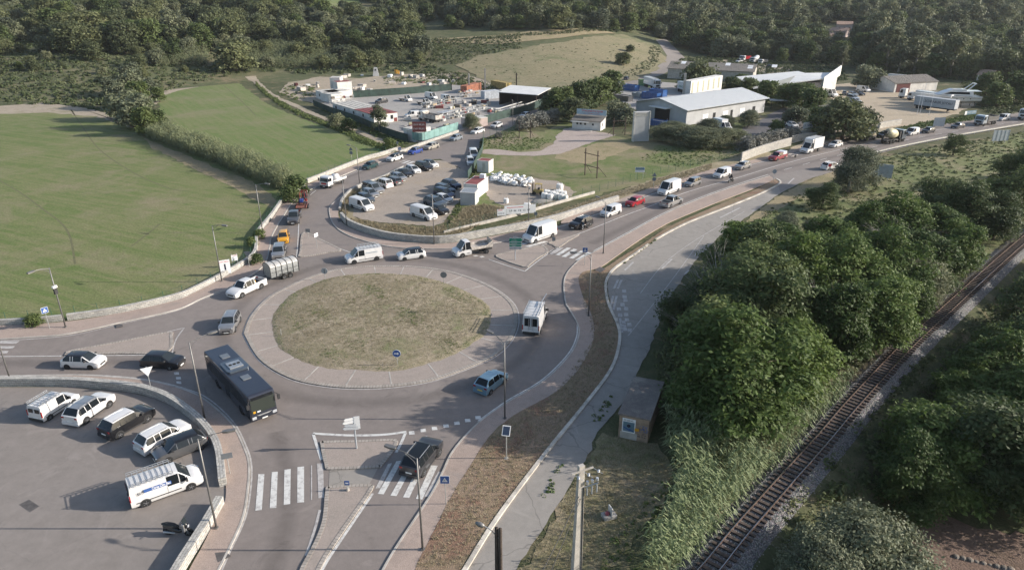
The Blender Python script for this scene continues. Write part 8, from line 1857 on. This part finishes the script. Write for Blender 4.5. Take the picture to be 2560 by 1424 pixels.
for i in range(44):
    x, y = g.choice(((1190, 285), (1230, 283), (1130, 270), (1090, 268), (1170, 262), (1200, 258), (1095, 330), (1120, 322), (1000, 300), (1020, 322))); p = P(x+g.uniform(-22, 22), y+g.uniform(-7, 7)); w_ = g.uniform(.5, 1.4)
    o = empty('goods_pile', p, g.uniform(0, 3), 'small pile of building goods on the floor of the storage yard', 'goods', 'goods lying about the storage yard')
    MB().box((-w_, -.5, 0), (w_, .5, .14)).build('pallet', 'pallet_wood', o); MB().box((-w_*.9, -.45, .15), (w_*.9, .45, g.uniform(.5, 1.2))).build('goods', g.choice(('pipe_pale', 'worn_white', 'trim', 'red_roof', 'kerb_stone', 'drum_cream', 'dirt_load', 'pallet_wood')), o, bevel=.05)
for i in range(34):
    zone = g.choice(((760, 222, 40, 10), (900, 222, 30, 6), (960, 205, 60, 8), (1060, 215, 60, 10), (1130, 205, 40, 12), (880, 192, 60, 5), (1010, 192, 50, 4)))
    p = T(zone[0]+g.uniform(-1, 1)*zone[2], zone[1]+g.uniform(-1, 1)*zone[3]); o = MB(); rz = g.uniform(0, 3); s = g.uniform(.6, 1.6)
    o.prism([(-s, -.6*s), (s, -.5*s), (s*.8, .6*s), (-.7*s, .5*s)], 0, g.uniform(.4, 1.3)*(.7+.3*s)); q = o.build('rubble_block', g.choice(('kerb_stone', 'worn_white', 'concrete_post', 'grey_wall', 'dark_red', 'sign_white')), bevel=.08); q.location = p; q.rotation_euler = (g.uniform(-.1, .1), 0, rz)
    tag(q, 'discarded block lying on the waste ground behind the storage yard', 'block', 'discarded blocks on the waste ground')
o = empty('concrete_tower', T(940, 190), R(10), 'small pale concrete tower with a square opening on the waste ground', 'tower'); MB().add([(-1.3, -1.2, 0), (1.3, -1.2, 0), (1.3, 1.2, 0), (-1.3, 1.2, 0), (-.7, -.7, 3.4), (.7, -.7, 3.4), (.7, .7, 3.4), (-.7, .7, 3.4)], [(3, 2, 1, 0), (4, 5, 6, 7), (0, 1, 5, 4), (1, 2, 6, 5), (2, 3, 7, 6), (3, 0, 4, 7)]).build('wall', 'grey_wall', o); MB().box((-.25, -.95, 2.2), (.25, -.88, 2.8)).build('opening', 'dark_opening', o)
for i, (x, y) in enumerate(((988, 184), (992, 184), (997, 186))): tag(MB().cyl(T(x, y, .7), .25, 1.6, 8).build('yellow_barrel', 'paint_yellow'), ['left yellow tube standing on the waste ground', 'middle yellow tube standing on the waste ground', 'short right yellow tube on the waste ground'][i], 'tube')
# depot: big bags, forklift, sacks
def bag(p, s, label, grp):
    r = empty('big_bag', p, g.uniform(0, 3), label, 'bag', grp); MB().lathe([(.01, 0), (.46*s, 0), (.52*s, .15*s), (.54*s, .6*s), (.48*s, .95*s), (.3*s, 1.0*s), (.01, .92*s)], 9).build('sack', 'white_sheet', r, smooth=50)
    for a in range(3): an = a*2.1; MB().tube([(.42*s*math.cos(an), .42*s*math.sin(an), .9*s), (.3*s*math.cos(an+.3), .3*s*math.sin(an+.3), 1.2*s), (.42*s*math.cos(an+.6), .42*s*math.sin(an+.6), .9*s)], .025, 4).build('loop', 'sign_white', r)
for i in range(8): bag(P(1361+(i % 4)*14+(i//4)*6, 497-(i//4)*7+(i % 2)*3), 1.15, 'full white big bag standing in the tight group beside the forklift', 'grouped big bags by the forklift')
bag(P(1399, 476), 1.3, 'single large white bag behind the grouped bags', None); bag(P(1413, 501), 1.0, 'small white bag at the right of the grouped bags', None); bag(P(1318, 526), 1.3, 'white bag standing behind the long white banner', None); bag(P(1329, 529), 1.1, 'second white bag leaning behind the long white banner', None); bag(P(1265, 508), .9, 'lone pale bag half buried in the dry weeds', None)
tp_ = MB(); hp = []
for i in range(90):
    t_ = g.random(); x = 1226+t_*106; y = 444+t_*20+g.uniform(-12, 12)*(1-t_*.4); p = P(x, y); s = g.uniform(.3, .95); m_ = Matrix.Translation((p.x, p.y, g.uniform(0, .8))) @ Matrix.Rotation(g.uniform(0, 6), 4, 'Z') @ Matrix.Rotation(g.uniform(-.9, .9), 4, 'X')
    tp_.lathe([(.01, -.1*s), (.7*s, 0), (.8*s, .2*s), (.5*s, .5*s), (.2*s, .45*s), (.01, .6*s)], 6, 0, m_)
tag(tp_.build('sack_heap', 'white_sheet'), 'long crumpled heap of empty white sacks on the depot ground', 'sacks', kind='stuff')
fl = empty('forklift', P(1343, 486), math.atan2(.15, -1), 'old yellowish forklift with dark mast in the depot', 'forklift')
MB().box((-1.1, -.5, .35), (.7, .5, .95)).build('body', 'ochre', fl, bevel=.08); b = MB()
for x, y in ((-.8, -.45), (-.8, .45), (.4, -.45), (.4, .45)): b.bar((x, y, .9), (x, y, 2.0), .07)
b.box((-.85, -.5, 2.0), (.45, .5, 2.06)); b.build('cage', 'ochre', fl); b = MB(); b.bar((.85, -.3, .1), (.85, -.3, 2.6), .12); b.bar((.85, .3, .1), (.85, .3, 2.6), .12); b.bar((.85, -.3, 2.5), (.85, .3, 2.5), .12); b.build('mast', 'trim', fl); b = MB(); b.bar((.9, -.2, .15), (1.9, -.2, .15), .1, .05); b.bar((.9, .2, .15), (1.9, .2, .15), .1, .05); b.build('fork', 'trim', fl); MB().box((-.5, -.3, .95), (-.1, .3, 1.3)).build('seat', 'trim', fl); put_wheels(fl, [-.75, .5], .6, .33, .2, True)
tag(MB().lathe([(2.2, 0), (1.6, .25), (.8, .4), (.01, .45)], 12, 0, Matrix.Translation(P(1355, 506))).build('gravel_heap', 'stone_chip'), 'flat heap of pale gravel before the big bags', 'heap')
# boat
bt = empty('motor_yacht', P(2362, 266), R(-7), 'large white motor yacht stored ashore at the right', 'boat'); st = []
for x, w_, zk, zd in ((-9.5, 2.3, 1.6, 3.4), (-7, 2.5, 1.4, 3.4), (-2, 2.6, 1.2, 3.5), (3, 2.4, 1.2, 3.7), (6.5, 1.7, 1.5, 3.95), (9, .8, 2.2, 4.15), (10.3, .05, 3.4, 4.3)): st.append([(-x, -w_, zd), (-x, -w_*.85, (zk+zd)/2-.3), (-x, 0, zk-.3 if w_ > .5 else zk), (-x, w_*.85, (zk+zd)/2-.3), (-x, w_, zd)])
vs = [v for s in st for v in s]; q = MB(); q.add(vs, [(i*5+j, i*5+j+1, (i+1)*5+j+1, (i+1)*5+j) for i in range(6) for j in range(4)]+[(i*5+4, i*5, (i+1)*5, (i+1)*5+4) for i in range(6)]+[(0, 1, 2, 3, 4)]); fixn(q.build('hull', 'paint_white', bt, smooth=35))
for s in (-1,): MB().bar((9.3, s*2.42, 3.0), (-5, s*2.5, 3.05), .05, .12).build('rubbing_strake', 'paint_grey', bt)
for i in range(6): MB().cyl((6-i*2.0, -2.37, 2.75), .16, .1, 10, 'y').build('porthole', 'dark_opening', bt)
fixn(profile(MB(), [(7.2, 3.4), (6.6, 4.9), (-.5, 5.0), (-3.4, 3.8)], -1.8, 1.8).build('deckhouse', 'paint_white', bt, bevel=.1)); fixn(profile(MB(), [(5.0, 4.95), (4.6, 5.5), (.8, 5.5), (-.6, 5.0)], -1.4, 1.4).build('flybridge', 'paint_white', bt, bevel=.08))
for s in (-1, 1): MB().add([(5.8, s*1.82, 4.0), (5.6, s*1.82, 4.7), (0, s*1.82, 4.75), (-2.0, s*1.82, 4.1)], [(0, 1, 2, 3)]).build('side_window', 'glass_dark', bt); MB().bar((5.2, s*1.3, 5.4), (7.2, s*1.0, 7.2), .5, .12).build('radar_arch', 'paint_white', bt)
MB().box((6.9, -1.0, 7.1), (7.5, 1.0, 7.3)).build('arch_top', 'paint_white', bt); MB().box((4.6, -1.7, 4.9), (9.2, 1.7, 5.02)).build('aft_canopy', 'paint_white', bt)
for x in (-6, -1, 4, 8):
    for s in (-1, 1): MB().bar((x, s*1.6, 0), (x, s*1.2, 1.7), .14).build('support_prop', 'rust_dark', bt)
rl = MB(); rl.tube([(-9.8, -.6, 5.1), (-6, -1.9, 4.9), (-2, -2.4, 4.5)], .04, 5); rl.tube([(-9.8, .6, 5.1), (-6, 1.9, 4.9), (-2, 2.4, 4.5)], .04, 5); rl.build('bow_rail', 'alu', bt)
for i, (x, y, h) in enumerate(((2292, 288, 9), (2299, 287, 9.5), (2322, 289, 9))): o = empty('flag_pole', P(x, y), 0, ['leftmost of the three white flag poles', 'middle white flag pole, close to the left one', 'rightmost of the three white flag poles'][i]+' at the boat yard', 'flag pole'); MB().tube([(0, 0, 0), (0, 0, h)], [.07, .04], 6).build('shaft', 'sign_white', o)
# banner wall
r = sign('company_banner', (2018, 341), 3.0, 'white lettered banner on the wall of the service yard', 'banner', rot=28, two=1.9, z=0); o = plate(r, 4.4, 1.6, 2.9, 'sign_white'); text('SANI', .8, 'lettering', 'sign_blue', o, (.2, -.08, 2.85), (R(90), 0, 0), .012); text('~~~', .7, 'emblem', 'ink', o, (-1.6, -.08, 2.9), (R(90), 0, 0), .03)
cn = empty('carport', P(1965, 275), R(-12), 'dark flat carport roof behind the service yard', 'carport'); MB().box((-5, 0, 2.6), (5, 3.5, 2.75)).build('roof', 'pale_roof', cn)
for x in (-4.5, 0, 4.5): MB().bar((x, .3, 0), (x, .3, 2.6), .15).build('post', 'trim', cn)
# houses on the hill
for a, b, d, e, rg, lab in (((2090, 82), (2128, 84), 10, 5.0, 6.6, 'uppermost pale house with pink tiled roof on the wooded hill'), ((2072, 92), (2112, 96), 9, 3.5, 5.2, 'middle pale house with tiled roof on the wooded hill'), ((2046, 102), (2078, 104), 8, 3.0, 4.4, 'lowest house with tiled roof half hidden on the wooded hill')):
    h_, L = gable('hill_house', a, b, d, e, rg, lab, 'salmon_wall', 'tile_roof', .4, 'house', True)
    for i in range(3): MB().box((1+i*3, -.03, e*.45), (1.9+i*3, .0, e*.45+1.1)).build('window', 'dark_opening', h_)
h_, L = gable('tiled_house', (2440, 204), (2474, 207), 7, 2.8, 4.4, 'small house with red tiled roof among the trees at right', 'white_wall', 'tile_roof', .4, 'house', True)
for i in range(5): tag(MB().box((-.9, -2.2, 0), (.9, 2.2, 1.3)).build('stored_boat', 'paint_white', bevel=.25), 'white boat of the distant storage by the right edge', 'boat', 'distant stored boats'); COL.objects  # placed below
for i, o in enumerate([o for o in COL.objects if o.name.startswith('stored_boat')]): o.location = T(2526+i*8, 124+i % 2*5); o.rotation_euler.z = i
# ================================================================ air
hm = bpy.data.materials.new('haze'); hm.use_nodes = True; t = hm.node_tree; t.nodes.clear()
out = t.nodes.new('ShaderNodeOutputMaterial'); pv = t.nodes.new('ShaderNodeVolumePrincipled')
pv.inputs['Color'].default_value = (.86, .9, .95, 1); pv.inputs['Density'].default_value = .00008; pv.inputs['Anisotropy'].default_value = .2
t.links.new(pv.outputs[0], out.inputs['Volume'])
o = MB().box((-910, -90, -5), (960, 1310, 92)).build('haze', hm); tag(o, kind='stuff')
